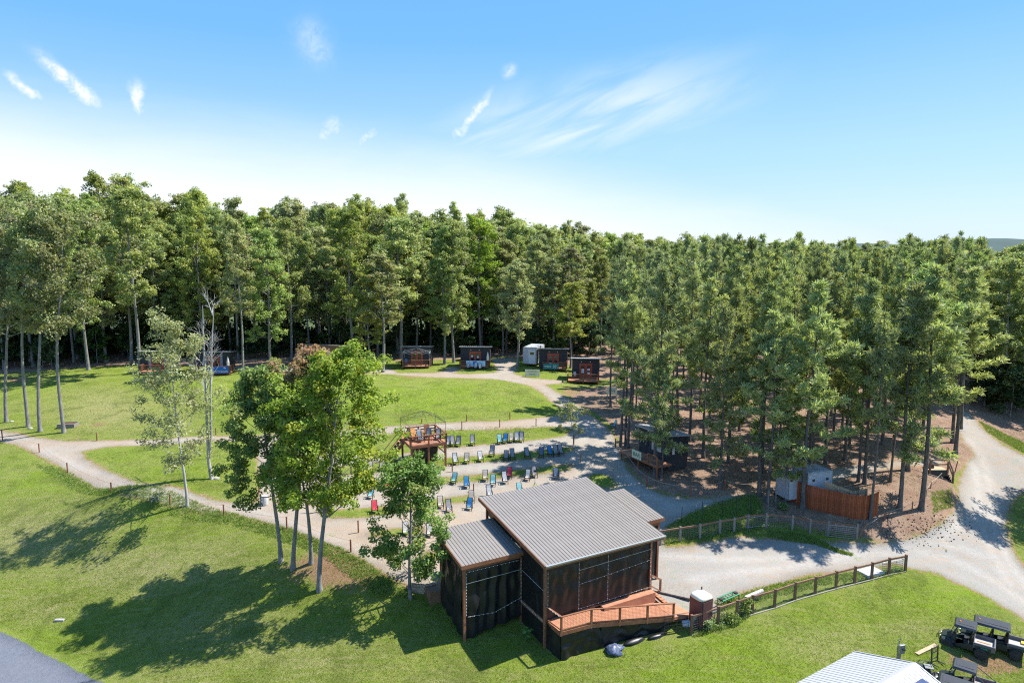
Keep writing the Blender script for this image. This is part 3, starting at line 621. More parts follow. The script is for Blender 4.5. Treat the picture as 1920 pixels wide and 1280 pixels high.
def pine_tree(seed, H, r0, crown0, rad, nwh, mats=('bark_pine', 'needle'), tuft=.42, dens=1.0, top_r=.25, lean=(0, 0), dead=8, droop=.05, density_top=1.0):
    rg = np.random.default_rng(seed); mb = MB(); ph = rg.uniform(0, 6.28, 2)
    def tp(z): t = z / H; return np.array([lean[0] * t ** 1.5 + H * .006 * math.sin(t * 5 + ph[0]), lean[1] * t ** 1.5 + H * .006 * math.sin(t * 6 + ph[1]), z])
    def tr(z): return max(r0 * (1 - .85 * z / H) * (1 + .35 * math.exp(-z / (r0 * 2.5))), .02)
    zs = [-.4, 0, .4, 1.0] + [H * q for q in np.linspace(.1, .99, 9)]
    mb.tube([tp(max(z, 0)) + (np.array([0, 0, z]) if z < 0 else 0) for z in zs], [tr(max(z, 0)) for z in zs], 7, cap=False)
    P = []; Dr = []
    for i in range(nwh):
        t = (i + rg.uniform(0, .6)) / nwh; z = H * (crown0 + (1 - crown0) * t)
        L0 = rad * (math.sin(math.pi * min(1., .22 + .80 * t)) ** .75 * (1 - top_r) + top_r * (1 - t))
        nb = rg.integers(3, 6) if t > .3 else rg.integers(1, 4); z += rg.uniform(-.3, .3); a0 = rg.uniform(0, 6.28)
        for j in range(nb):
            a = a0 + j * 6.283 / nb + rg.normal() * .25; L = L0 * rg.choice([rg.uniform(.35, .7), rg.uniform(.7, 1.45)]); el = -droop + .75 * t + rg.normal() * .12
            d = np.array([math.cos(a) * math.cos(el), math.sin(a) * math.cos(el), math.sin(el)])
            pts = branch_pts(tp(z), d, L, rg, 4, .35, .10)
            mb.tube(pts, [max(tr(z) * .30, .025), .03, .022, .016, .01], 3, cap=False)
            ntf = int(2 + L * 5.2 * dens)
            for q in range(ntf):
                u = rg.uniform(.36, 1.05) if q else 1.0; u = min(u, 1.0)
                k_ = min(3, int(u * 4)); pp = pts[k_] + (pts[k_ + 1] - pts[k_]) * (u * 4 - k_)
                side = unit(rg.normal(size=3)) * rg.uniform(0, .38) * (L * .28 + .25); side[2] = abs(side[2]) * .35
                P.append(pp + side); Dr.append(unit(d * .8 + np.array([0, 0, .75]) + side * 1.5 + rg.normal(size=3) * .3))
    for i in range(dead):
        z = H * rg.uniform(.12, crown0 + .12); a = rg.uniform(0, 6.28); L = rg.uniform(.4, 1.3)
        mb.tube([tp(z), tp(z) + np.array([math.cos(a) * L, math.sin(a) * L, rg.uniform(-.2, .3)])], [.025, .008], 3, cap=False)
    P = np.array(P); Dr = np.array(Dr); nt_ = len(P); per = 13
    idx = np.repeat(np.arange(nt_), per); n = len(idx)
    dd = unit(Dr[idx] * .65 + unit(rg.normal(size=(n, 3))) * .85)
    Ln = tuft * rg.uniform(.7, 1.2, n)[:, None]
    sd_ = unit(np.cross(dd, rg.normal(size=(n, 3)))) * tuft * .085
    Pb = P[idx] + rg.normal(size=(n, 3)) * tuft * .22
    V = np.stack([Pb - sd_, Pb + sd_, Pb + dd * Ln + sd_ * .8, Pb + dd * Ln - sd_ * .8], 1).reshape(-1, 3)
    F = np.arange(n * 4).reshape(-1, 4)
    ti = np.clip(rg.random(nt_)[idx] * .55 + rg.random(n) * .5, 0, 1); al = np.clip((rg.random(nt_) < .07)[idx] * .7, 0, 1)
    me1 = bpy.data.meshes.new('trunk'); me1.from_pydata(mb.v, [], mb.f); me1.materials.append(M[mats[0]]); me1.polygons.foreach_set('use_smooth', [True] * len(mb.f))
    return me1, mesh_from('crown', V, F, [mats[1]], ti, al)
def put_tree(meshes, name, cat, label, loc, H=None, H0=None, rz=None, group=None, w=1.0, mats=None):
    """one tree: an empty at its foot with a trunk and a crown"""
    e = empty(name, loc, rz if rz is not None else random.uniform(0, 6.28), label, cat, group)
    s = (H / H0) if H else 1.0; e.scale = (s * w, s * w, s)
    for nm, me in zip(('trunk', 'crown'), meshes):
        o = bpy.data.objects.new(nm, me); link(o, e)
    return e

# ---------------------------------------------------------------- forest behind the field
FORN = 30.0
for_env = lambda t: (.45 + .7 * math.sin(math.pi * (t * .62 + .16))) * (1 - .45 * max(0, t - .6) / .4)
FOR = []
for i in range(8):
    mt = ('leaf_forest', 'leaf_gray')[i % 3 == 1]
    FOR.append(broad_tree(100 + i, FORN, .28, (.20, .30, .36, .26, .42, .22, .32, .28)[i], (3.5, 2.9, 3.2, 3.7, 3.0, 3.5, 2.7, 3.3)[i], (50, 44, 42, 50, 38, 52, 44, 48)[i], .80, 34, .31,
                          env=for_env, mats=('bark_gray', mt), kid=3, maxlev=1, gaps=.08))
for i in (8, 9):
    FOR.append(broad_tree(100 + i, FORN, .26, (.26, .34)[i - 8], (3.8, 3.2)[i - 8], 46, .85, 38, .31, env=for_env, mats=('bark_gray', 'leaf_yellow'), kid=3, maxlev=1, gaps=.05))
PIN = []
for i in range(9):
    PIN.append(pine_tree(200 + i, 18.0, .16, (.28, .38, .20, .44, .32, .24, .34, .15, .42)[i], (2.5, 2.1, 2.8, 2.0, 2.4, 2.9, 2.2, 2.7, 1.8)[i], (15, 13, 17, 12, 14, 16, 12, 18, 11)[i],
                         mats=('bark_pine', 'needle_pale' if i in (0, 2, 5, 6) else 'needle'), dens=(1.25, 1.0, 1.3, 1.1, 1.2, 1.2, .9, 1.1, 1.2)[i], lean=((.3, 0), (-.5, .2), (.2, .3), (0, 0), (.6, -.2), (-.2, 0), (-.7, .3), (.4, .4), (.1, -.5))[i], droop=(.0, .12, .05, -.05, .1, .0, .15, .08, .0)[i], dead=14))
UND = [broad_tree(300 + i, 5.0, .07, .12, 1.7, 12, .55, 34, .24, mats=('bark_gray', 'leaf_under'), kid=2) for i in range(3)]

SKY = [(-400,372),(0,368),(40,350),(60,340),(100,352),(140,345),(200,345),(235,330),(270,340),(300,362),(340,372),(390,352),(440,370),(500,392),(540,372),(600,384),(660,362),(700,362),(760,378),(810,392),(850,392),(900,398),(955,388),(1000,400),(1060,414),(1120,420),(1180,436),
       (1240,444),(1300,438),(1350,440),(1420,446),(1480,440),(1540,446),(1600,450),(1660,448),(1710,438),(1740,436),(1790,440),(1830,462),(1870,458),(1900,446),(2400,452)]
_sx, _sy = zip(*SKY)
def skyline(px): return float(np.interp(px, _sx, _sy))
def pix_of(x, y, z):
    p = z - CH; zc_ = y * _cp - p * _sp; yc_ = y * _sp + p * _cp
    return 960 + FPX * x / zc_, 640 - FPX * yc_ / zc_
placed = []
def far_enough(x, y, dmin):
    for (a, c_) in placed:
        if (a - x) ** 2 + (c_ - y) ** 2 < dmin * dmin: return False
    return True
NF = 0
def forest_tree(x, y, toppx, label, k=None, group=None, hh=None):
    z = gz(x, y) if (GX0 < x < GX1 and GY0 < y < GY1) else fz(x, y) - .05
    H = hh or (atY(960, toppx + 6, y)[2] - z); H = max(H * .965, 8); k = random.randrange(8) if k is None else k
    put_tree(FOR[k], 'broadleaf_tree', 'tree', label, (x, y, z), H, FORN, group=group, w=random.uniform(.85, 1.25) * (30 / H) ** .45 if H > 14 else 1)
    placed.append((x, y))
# trees standing at the edge of the field, each placed by the foot of its trunk
edge_trees = [
 ((165,694), 372, 'tall thick trunked tree alone at the wood edge left of the first cabin', 3),
 ((247,676), 388, 'tall leafy tree just behind the field edge left of the leftmost cabin', 6),
 ((262,699), 340, 'tall forked pale trunk tree touching the leftmost cabin', 2),
 ((382,672), 372, 'tall leafy tree rising between the two left cabins', 5),
 ((448,672), 395, 'leaning pale trunk tree right behind the cabin with the blue banner', 1),
 ((457,700), 430, 'slim tall tree in front of the wood, right of the blue banner', 4),
 ((509,690), 420, 'tall straight bare trunk tree left of the brown shed', 0),
 ((548,672), 398, 'tall tree with its trunk in front of the brown shed roof', 7),
 ((661,676), 380, 'straight grey trunk tree behind the maples, right of the brown shed', 3),
 ((693,694), 505, 'shorter bright tree at the field edge right of the maples', 8),
 ((720,697), 470, 'slender bare trunked tree on the path edge left of the canopy frame cabin', 4),
 ((752,672), 398, 'tall tree right behind the cabin with the folding canopy frame', 2),
 ((782,662), 392, 'tall tree growing straight above the canopy frame cabin', 1),
 ((833,682), 420, 'slim tree on the grass between the two middle cabins', 6),
 ((850,680), 402, 'thick trunked tree on the grass left of the sky blue banner cabin', 0),
 ((899,662), 398, 'tall yellow green tree behind the cabin with the sky blue banner', 8),
 ((971,687), 480, 'grey green tree beside the service track left of the white trailer', 1),
 ((1007,668), 440, 'leafy tree behind the white trailer', 7),
 ((1069,690), 520, 'yellow topped tree between the teal banner cabin and the right cabin', 9)]
for (bp_, tp_, lab, k) in edge_trees:
    g_ = G(*bp_); forest_tree(g_.x, g_.y, tp_, lab, k)
# extra bright crowns of the photograph
rows = 0
FG = 'forest trees massed behind the field and cabins'
FL = 'tall broadleaf tree massed in the deep forest behind the cabins'
FG2 = 'forest trees behind the pine grove'; FL2 = 'green broadleaf tree crowding the forest far behind the pine grove'
rr = random.Random(3)
def forest_front(x):
    """how far away (Y) the wood begins, for a pixel column"""
    return 0
cand = []
for row in range(7):
    for i in range(72):
        px = -120 + 2160 * (i + rr.uniform(0, 1)) / 72
        base_py = float(np.interp(px, [-200, 0, 100, 180, 250, 450, 660, 940, 1060, 1200, 1500, 1800, 1850, 2100], [702, 694, 688, 680, 674, 670, 668, 664, 672, 640, 620, 640, 770, 790]))
        g0 = G(px, base_py); Y0 = g0.y; Yt = Y0 + 1.5 + row * 5.2 + rr.uniform(-1.8, 1.8)
        x = (px - 960) / FPX * (Yt * _cp + 20 * _sp); cand.append((row, px, x, Yt))
for (row, px, x, y) in cand:
    if not far_enough(x, y, 3.5 if row < 3 else 4.6): continue
    off = [70, 46, 24, 12, 6, 2, -2][row] * rr.uniform(.5, 1.4) + rr.uniform(-6, 14) - (rr.uniform(10, 26) if row > 2 and rr.random() < .28 else 0)
    right = px > 1150
    if right: off = off * .35 + rr.uniform(-6, 8)
    if NF > 268: break
    kk = random.randrange(8); tint_ = ('green', 'greyish green')[kk % 3 == 1]
    zone = next(z for lim, z in ((60, 'at the far left picture edge'), (180, 'behind the left tree row on the lawn'), (330, 'above the leftmost cabin'), (480, 'above the blue banner cabin'), (640, 'above the brown shed'), (760, 'above the maple crowns'), (860, 'above the canopy frame cabin'), (950, 'above the sky blue banner cabin'), (1060, 'above the white trailer'), (1150, 'above the rightmost cabin'),
        (1300, 'beyond the left part of the pine grove'), (1450, 'beyond the middle of the pine grove'), (1620, 'beyond the right half of the pine grove'), (1800, 'beyond the right end of the pine grove'), (9999, 'at the right picture edge')) if px < lim)
    rank = ('front rank', 'second rank', 'third rank', 'middle depth', 'middle depth', 'rear ranks', 'rearmost rank')[row]
    forest_tree(x, y, skyline(px) + off, f'{tint_} forest tree, {rank}, {zone}', k=kk, group=FG2 if right else FG); NF += 1
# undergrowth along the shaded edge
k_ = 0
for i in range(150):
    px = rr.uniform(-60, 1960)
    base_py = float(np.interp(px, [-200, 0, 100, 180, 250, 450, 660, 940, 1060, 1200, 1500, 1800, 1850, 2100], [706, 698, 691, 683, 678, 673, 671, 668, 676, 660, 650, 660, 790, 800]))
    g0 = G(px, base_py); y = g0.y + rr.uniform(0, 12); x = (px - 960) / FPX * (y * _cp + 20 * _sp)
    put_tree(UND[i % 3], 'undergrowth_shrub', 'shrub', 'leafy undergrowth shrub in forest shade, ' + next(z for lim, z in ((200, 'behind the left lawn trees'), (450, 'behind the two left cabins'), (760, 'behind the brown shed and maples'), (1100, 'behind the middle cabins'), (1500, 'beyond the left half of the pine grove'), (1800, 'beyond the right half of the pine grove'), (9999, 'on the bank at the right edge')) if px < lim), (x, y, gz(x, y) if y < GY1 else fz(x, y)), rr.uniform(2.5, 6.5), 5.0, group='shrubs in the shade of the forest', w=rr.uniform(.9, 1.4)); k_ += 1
# thick undergrowth that closes the forest behind the trunks
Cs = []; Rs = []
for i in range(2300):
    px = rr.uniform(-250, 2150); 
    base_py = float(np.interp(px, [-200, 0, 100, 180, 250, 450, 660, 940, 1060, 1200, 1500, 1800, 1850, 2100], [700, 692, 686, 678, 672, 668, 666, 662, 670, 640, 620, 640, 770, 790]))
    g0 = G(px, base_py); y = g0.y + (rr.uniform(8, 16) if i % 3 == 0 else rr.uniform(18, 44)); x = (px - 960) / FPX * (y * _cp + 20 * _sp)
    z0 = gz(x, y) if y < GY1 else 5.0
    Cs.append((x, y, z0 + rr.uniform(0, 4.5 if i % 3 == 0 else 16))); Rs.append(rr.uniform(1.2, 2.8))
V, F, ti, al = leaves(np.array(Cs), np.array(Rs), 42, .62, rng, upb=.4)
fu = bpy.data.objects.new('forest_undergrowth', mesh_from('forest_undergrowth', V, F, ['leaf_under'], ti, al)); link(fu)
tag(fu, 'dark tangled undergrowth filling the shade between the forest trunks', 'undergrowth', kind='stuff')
# the far wood, one mass
Cs = []; Rs = []
for i in range(1500):
    y = rr.uniform(150, 420); px = rr.uniform(-350, 2250); x = (px - 960) / FPX * (y + 3)
    toppx = skyline(px) + rr.uniform(16, 40); z = atY(960, toppx, y)[2]
    if z > 42: z = rr.uniform(22, 30)
    Cs.append((x, y, z - 2)); Rs.append(rr.uniform(2.5, 4.5)); Cs.append((x + rr.uniform(-2, 2), y, z - 7)); Rs.append(rr.uniform(3, 4.5))
V, F, ti, al = leaves(np.array(Cs), np.array(Rs), 38, .95, rng, upb=.5)
fw = bpy.data.objects.new('far_woods', mesh_from('far_woods', V, F, ['leaf_forest'], ti, al)); link(fw)
tag(fw, 'distant green woodland canopy fading out behind the forest', 'woods', kind='stuff')
# ---------------------------------------------------------------- the pine grove
PG = 'pines of the grove on the right'; PL = 'tall dark trunked pine standing in the shaded middle of the pine grove'
front_pines = [  # foot pixel, top row, label, variant, width
 ((1145,762), 470, 'pine beside the pale sign board at the left edge of the grove', 1, .9),
 ((1166,838), 462, 'leftmost pine of the close trio left of the bar deck', 3, .9),
 ((1173,836), 478, 'middle pine of the close trio left of the bar deck', 1, .8),
 ((1179,851), 470, 'right hand pine of the trio, touching the bar deck corner', 5, .9),
 ((1186,765), 480, 'straight dark pine beside the white bench left of the bar', 4, .9),
 ((1193,777), 500, 'thin dark pine just right of the white bench', 1, .7),
 ((1229,893), 470, 'thick pine standing in front of the bar deck', 7, 1.0),
 ((1241,897), 640, 'short young pine with low branches in front of the bar deck', 2, .9),
 ((1318,857), 500, 'straight pine on the sunny litter right of the bar', 5, 1.05),
 ((1366,866), 520, 'leaning slim pine in the open floor right of the bar', 2, .95),
 ((1351,917), 545, 'slim pine by the rope fence bend', 7, .9),
 ((1384,808), 478, 'pine behind the slim leaning one, middle of the grove', 3, 1),
 ((1422,926), 505, 'pine at the grassy bank above the black metal stakes', 5, 1.1),
 ((1441,942), 560, 'bushy low branched pine beside the pair of white posts', 2, 1.05),
 ((1471,942), 640, 'small bushy pine next to the left end of the red fence', 7, .85),
 ((1505,952), 500, 'pine with its trunk in front of the red board fence', 2, 1.1),
 ((1515,905), 520, 'pine between the two white trailers', 0, .9),
 ((1545,869), 490, 'pine behind the white trailers', 4, 1), ((1585,862), 482, 'straight pine on bare litter behind the trailers', 1, 1),
 ((1608,903), 520, 'left pine of the pair beside the tan fence corner', 5, .9), ((1619,907), 500, 'right pine of the pair beside the tan fence corner', 0, 1.0),
 ((1633,974), 560, 'crooked pine at the right corner of the red fence', 3, .75),
 ((1655,834), 470, 'pine in the sunlit gap behind the pale path', 1, 1), ((1671,903), 520, 'thin pine right of the red fence beside the pale path', 3, .7),
 ((1685,952), 505, 'curved trunk pine on the bank holding the rope', 0, 1.1), ((1700,880), 470, 'thick pine beside the pale path near the steps', 5, 1.15),
 ((1727,956), 470, 'thickest pine on the bank left of the wooden steps', 2, 1.2), ((1726,848), 450, 'pine behind the wooden steps', 4, 1),
 ((1786,830), 455, 'pine at the bend of the driveway, left of its pair', 1, 1.05), ((1791,848), 480, 'pine at the bend of the driveway, right of its pair', 0, 1.2),
 ((1268,800), 470, 'pine close behind the bar roof', 3, 1), ((1245,790), 455, 'pine at the rear corner of the bar', 5, .9), ((1228,770), 452, 'pine beyond the bar, left of its rear corner', 0, .9), ((1208,742), 460, 'pine on the light ground beyond the white bench', 2, .95)]
placed_p = []
def pine(x, y, H, lab, k, w=1.0, group=None):
    put_tree(PIN[k], 'pine_tree', 'pine tree', lab, (x, y, gz(x, y)), H, 18.0, group=group, w=w); placed_p.append((x, y))
for (bp_, tp_, lab, k, w_) in front_pines:
    g = G(*bp_); pine(g.x, g.y, top_h(g, 960, tp_) * .95, lab, k, w_)
cnt = 0
for i in range(1500):
    if cnt >= 88: break
    py = rr.uniform(655, 905); px = rr.uniform(1150, 1850)
    if py > 800 and px < 1270: continue
    if py > 760 and px > 1805: continue
    if py > 870 and not (1300 < px < 1440): continue
    if 1440 < px < 1640 and py > 855: continue
    if 855 < py < 885 and px > 1560: continue
    if px < 1200 and 690 < py < 800: continue
    g = G(px, py)
    if g.y > 128: continue
    if any((a - g.x) ** 2 + (c - g.y) ** 2 < (3.7 if g.y < 88 else 3.6) ** 2 for a, c in placed_p): continue
    tpx = skyline(px) + rr.uniform(-8, 26) + max(0, (py - 760)) * .22
    pine(g.x, g.y, top_h(g, 960, tpx), 'dark trunked pine in the ' + ('near part' if py > 800 else 'middle' if py > 730 else 'far part') + ' of the grove, ' + next(z for lim, z in ((1250, 'beyond the bar'), (1350, 'right of the bar'), (1450, 'in line with the steel stakes'), (1550, 'in line with the white trailers'), (1650, 'in line with the red fence'), (1750, 'in line with the bank pines'), (9999, 'near the driveway bend')) if px < lim), rr.randrange(9), rr.uniform(.68, .95), PG); cnt += 1

# ---------------------------------------------------------------- single trees in front
def near_tree(bpx, toppx, name_lab, **k):
    g = G(*bpx); H = top_h(g, 960, toppx) * .95
    ms = broad_tree(H=H, **k); e = put_tree(ms, 'broadleaf_tree', 'tree', name_lab, g, rz=0.0); return e, g, H
def altz(zlo, zhi, p=.85):
    def f(P, idx, rg): return np.clip((P[:, 2] - zlo) / (zhi - zlo), 0, 1) * (rg.random(len(P)) < p)
    return f
round_env = lambda t: math.sin(math.pi * (.18 + .74 * t)) ** .7
near_tree((350,948), 630, 'thin sparse tree with pale trunk on the left path edge', seed=11, r0=.13, crown0=.20, rad=3.4, nprim=32, clump=.66, per=46, leaf=.17, env=lambda t: 1.05 - .75 * abs(t - .45), mats=('bark_pale', 'leaf_gray'), lean=(-.9, .2), up=.45, kid=3, maxlev=1, gaps=.12)
near_tree((525,1052), 690, 'left tree of the maple clump with a dark green crown', seed=12, r0=.17, crown0=.36, rad=2.7, nprim=30, clump=.62, per=90, leaf=.19, env=round_env, mats=('bark_gray', 'leaf_dark'), lean=(-1.3, .3), kid=3, maxlev=1)
near_tree((552,1064), 650, 'reddish topped tree in the middle of the maple clump', seed=13, r0=.17, crown0=.42, rad=2.4, nprim=28, clump=.60, per=86, leaf=.19, env=round_env, mats=('bark_gray', 'leaf_red'), lean=(1.9, 1.0), kid=3, maxlev=1, altp=altz(13.0, 17.5))
near_tree((585,1056), 770, 'short forked tree with a small crown in the maple clump', seed=14, r0=.16, crown0=.34, rad=2.0, nprim=20, clump=.58, per=84, leaf=.19, env=round_env, mats=('bark_gray', 'leaf_yellow'), lean=(-.9, -.5), kid=3, maxlev=1)
near_tree((602,1104), 664, 'front maple of the clump with a broad yellow green crown', seed=15, r0=.18, crown0=.32, rad=3.9, nprim=44, clump=.68, per=84, leaf=.19, env=round_env, mats=('bark_gray', 'leaf_yellow'), lean=(2.2, .5), kid=3, maxlev=1)
near_tree((770,1122), 864, 'young tree with deep green crown beside the pavilion', seed=16, r0=.13, crown0=.16, rad=2.8, nprim=38, clump=.52, per=66, leaf=.17, env=lambda t: math.sin(math.pi * (.15 + .80 * t)) ** .9, mats=('bark_gray', 'leaf_dark'), lean=(.1, .2), kid=3, maxlev=1)
for (bp_, tp_, lab, sd_) in (((15,790), 430, 'far left tall tree of the row standing on the lawn', 21), ((50,800), 400, 'second tall tree from the left in the lawn row', 22), ((79,808), 390, 'third tall tree from the left in the lawn row', 23), ((117,811), 405, 'right hand tall tree of the lawn row, beside the wooden planter', 24)):
    near_tree(bp_, tp_, lab, seed=sd_, r0=.22, crown0=.46, rad=3.2, nprim=28, clump=.85, per=50, leaf=.26, env=lambda t: .8 + .35 * math.sin(3.1 * t), mats=('bark_gray', 'leaf_gray'), lean=(2.3 - .2 * (sd_ - 21), .5), kid=3, maxlev=1, gaps=.1)
for (bp_, tp_, lab, sd_) in (((2035,965), 560, 'leafy tree on the grass verge right of the driveway, nearer one', 31), ((2075,930), 600, 'leafy tree on the grass verge right of the driveway, farther one', 32)):
    near_tree(bp_, tp_, lab, seed=sd_, r0=.22, crown0=.40, rad=3.6, nprim=24, clump=.9, per=44, leaf=.26, env=round_env, mats=('bark_gray', 'leaf_forest'), kid=3)
near_tree((1075,834), 762, 'small pale sapling on the gravel by the last chair row', seed=41, r0=.05, crown0=.30, rad=1.6, nprim=14, clump=.36, per=26, leaf=.13, env=round_env, mats=('bark_gray', 'leaf_gray'), lean=(-.5, .1), kid=2)
# the bare tree: two stems and naked limbs
g = G(398, 898); e = empty('bare_tree', g, 0, 'leafless dead tree with two pale stems on the lawn', 'tree')
T = Tree(51); H = top_h(g, 960, 535) * .93
def bare(p, d, L, r, lev):
    pts = branch_pts(p, d, L, T.rg, 5, .35, .10); T.mb.tube(pts, [r, r * .85, r * .7, r * .5, r * .35, r * .15], 5 if lev == 0 else 4, cap=False)
    if lev >= 2: return
    for j in range((6, 4)[lev]):
        t = T.rg.uniform(.3, .95); i = min(4, int(t * 5)); q = pts[i] + (pts[i + 1] - pts[i]) * (t * 5 - i)
        bare(q, unit(unit(pts[-1] - pts[0]) + unit(T.rg.normal(size=3)) * .75), L * T.rg.uniform(.35, .6), r * .45, lev + 1)
T.mb.tube([(0, 0, -.3), (-.05, 0, 0), (-.25, .05, H * .10), (-.2, .05, H * .3), (-.1, .05, H * .55), (.0, 0, H * .8), (.1, 0, H * .97)], [.24, .21, .16, .13, .11, .07, .02], 7, cap=False)
st1 = T.mb.build('trunk', 'bark_pale', e, smooth=True)
T.mb = MB(); T.mb.tube([(-.2, .05, H * .12), (.15, 0, H * .25), (.35, 0, H * .5), (.7, .05, H * .75), (1.1, .1, H * .96)], [.13, .12, .10, .07, .02], 7, cap=False)
T.mb.build('stem', 'bark_pale', e, smooth=True)
T.mb = MB()
for i in range(16):
    z = H * T.rg.uniform(.42, .95); sx = -.1 + .2 * z / H if i % 2 else .35 + .75 * max(0, z / H - .5) * 2
    a = T.rg.uniform(0, 6.28); el = T.rg.uniform(.5, 1.1); bare(np.array([sx, 0, z]), np.array([math.cos(a) * math.cos(el), math.sin(a) * math.cos(el), math.sin(el)]), T.rg.uniform(1.2, 2.8), .045, 0)
T.mb.build('branches', 'bark_pale', e, kind='stuff', smooth=True)
C = np.array([T.rg.normal(size=3) * [.25, .25, 0] + [0, 0, T.rg.uniform(.12, .5) * H] for _ in range(26)]); V, F, ti, al = leaves(C, np.full(26, .3), 16, .12, T.rg)
o = bpy.data.objects.new('vine_leaves', mesh_from('vine_leaves', V, F, ['leaf_gray'], ti, al)); link(o, e)
# tufts and weeds: real blades on the rougher grass
def tufts(name, lab, polys, dens, hgt, seed, mt='grass_blade', nb=4, lim=16000):
    rg = np.random.default_rng(seed); P = []
    for poly, n in polys:
        k = len(poly)
        x0 = min(p[0] for p in poly); x1 = max(p[0] for p in poly); y0 = min(p[1] for p in poly); y1 = max(p[1] for p in poly); c = 0
        while c < n:
            px, py = rg.uniform(x0, x1), rg.uniform(y0, y1); ins = False
            for i in range(k):
                a, b_ = poly[i], poly[(i + 1) % k]
                if (a[1] > py) != (b_[1] > py) and px < (b_[0] - a[0]) * (py - a[1]) / (b_[1] - a[1]) + a[0]: ins = not ins
            if not ins: continue
            q = at(px, py, gz(*at(px, py, 2.0)[:2])); q = at(px, py, gz(q[0], q[1])); P.append((q[0], q[1], gz(q[0], q[1]))); c += 1
    P = np.array(P); idx = np.repeat(np.arange(len(P)), nb); n = len(idx)
    b0 = P[idx] + np.c_[rg.normal(size=(n, 2)) * hgt * .35, np.zeros(n)]; L = hgt * rg.uniform(.5, 1.3, n)[:, None]
    d = unit(np.c_[rg.normal(size=(n, 2)) * .55, np.ones(n)]); s_ = unit(np.cross(d, rg.normal(size=(n, 3)))) * hgt * .11
    V = np.stack([b0 - s_, b0 + s_, b0 + d * L], 1).reshape(-1, 3); F = np.arange(n * 3).reshape(-1, 3)
    ti = np.clip(rg.random(len(P))[idx] * .6 + rg.random(n) * .5, 0, 1); al = (rg.random(len(P)) < .2)[idx] * .7
    o = bpy.data.objects.new(name, mesh_from(name, V, F, [mt], ti, al, tri=True)); link(o); tag(o, lab, 'grass', kind='stuff')
tufts('tall_grass', 'rough uncut grass and weeds along the path banks', [([(120,880),(180,918),(320,945),(547,993),(640,1030),(700,1062),(780,1112),(700,1100),(600,1040),(480,1000),(300,975),(150,930),(60,870)], 6000),
   ([(1340,1125),(1480,1088),(1560,1075),(1690,1060),(1690,1072),(1560,1092),(1440,1120),(1350,1145)], 1800), ([(1250,985),(1300,960),(1390,930),(1425,930),(1430,985),(1330,1010),(1245,1020)], 3500), ([(1440,985),(1500,990),(1600,1006),(1600,1014),(1500,1010),(1440,1002)], 1500),
   ([(1300,1190),(1380,1170),(1420,1140),(1360,1150),(1300,1175)], 1500), ([(1745,925),(1785,915),(1785,950),(1750,960)], 500), ([(1835,790),(1920,830),(1920,850),(1850,810)], 1500)], 1, .2, 5)
tufts('lawn_blades', 'short mown grass blades scattered over the lawn', [([(0,900),(300,970),(640,1060),(820,1130),(1040,1240),(1300,1200),(1690,1075),(1920,1180),(1920,1279),(300,1279),(0,1170)], 34000),
   ([(700,812),(1040,798),(1060,818),(840,840)], 2500), ([(740,735),(960,715),(1050,775),(740,795)], 7000), ([(160,850),(470,830),(484,940),(250,905)], 4000), ([(60,815),(440,815),(440,700),(120,715)], 8000)], 1, .11, 6, nb=3)
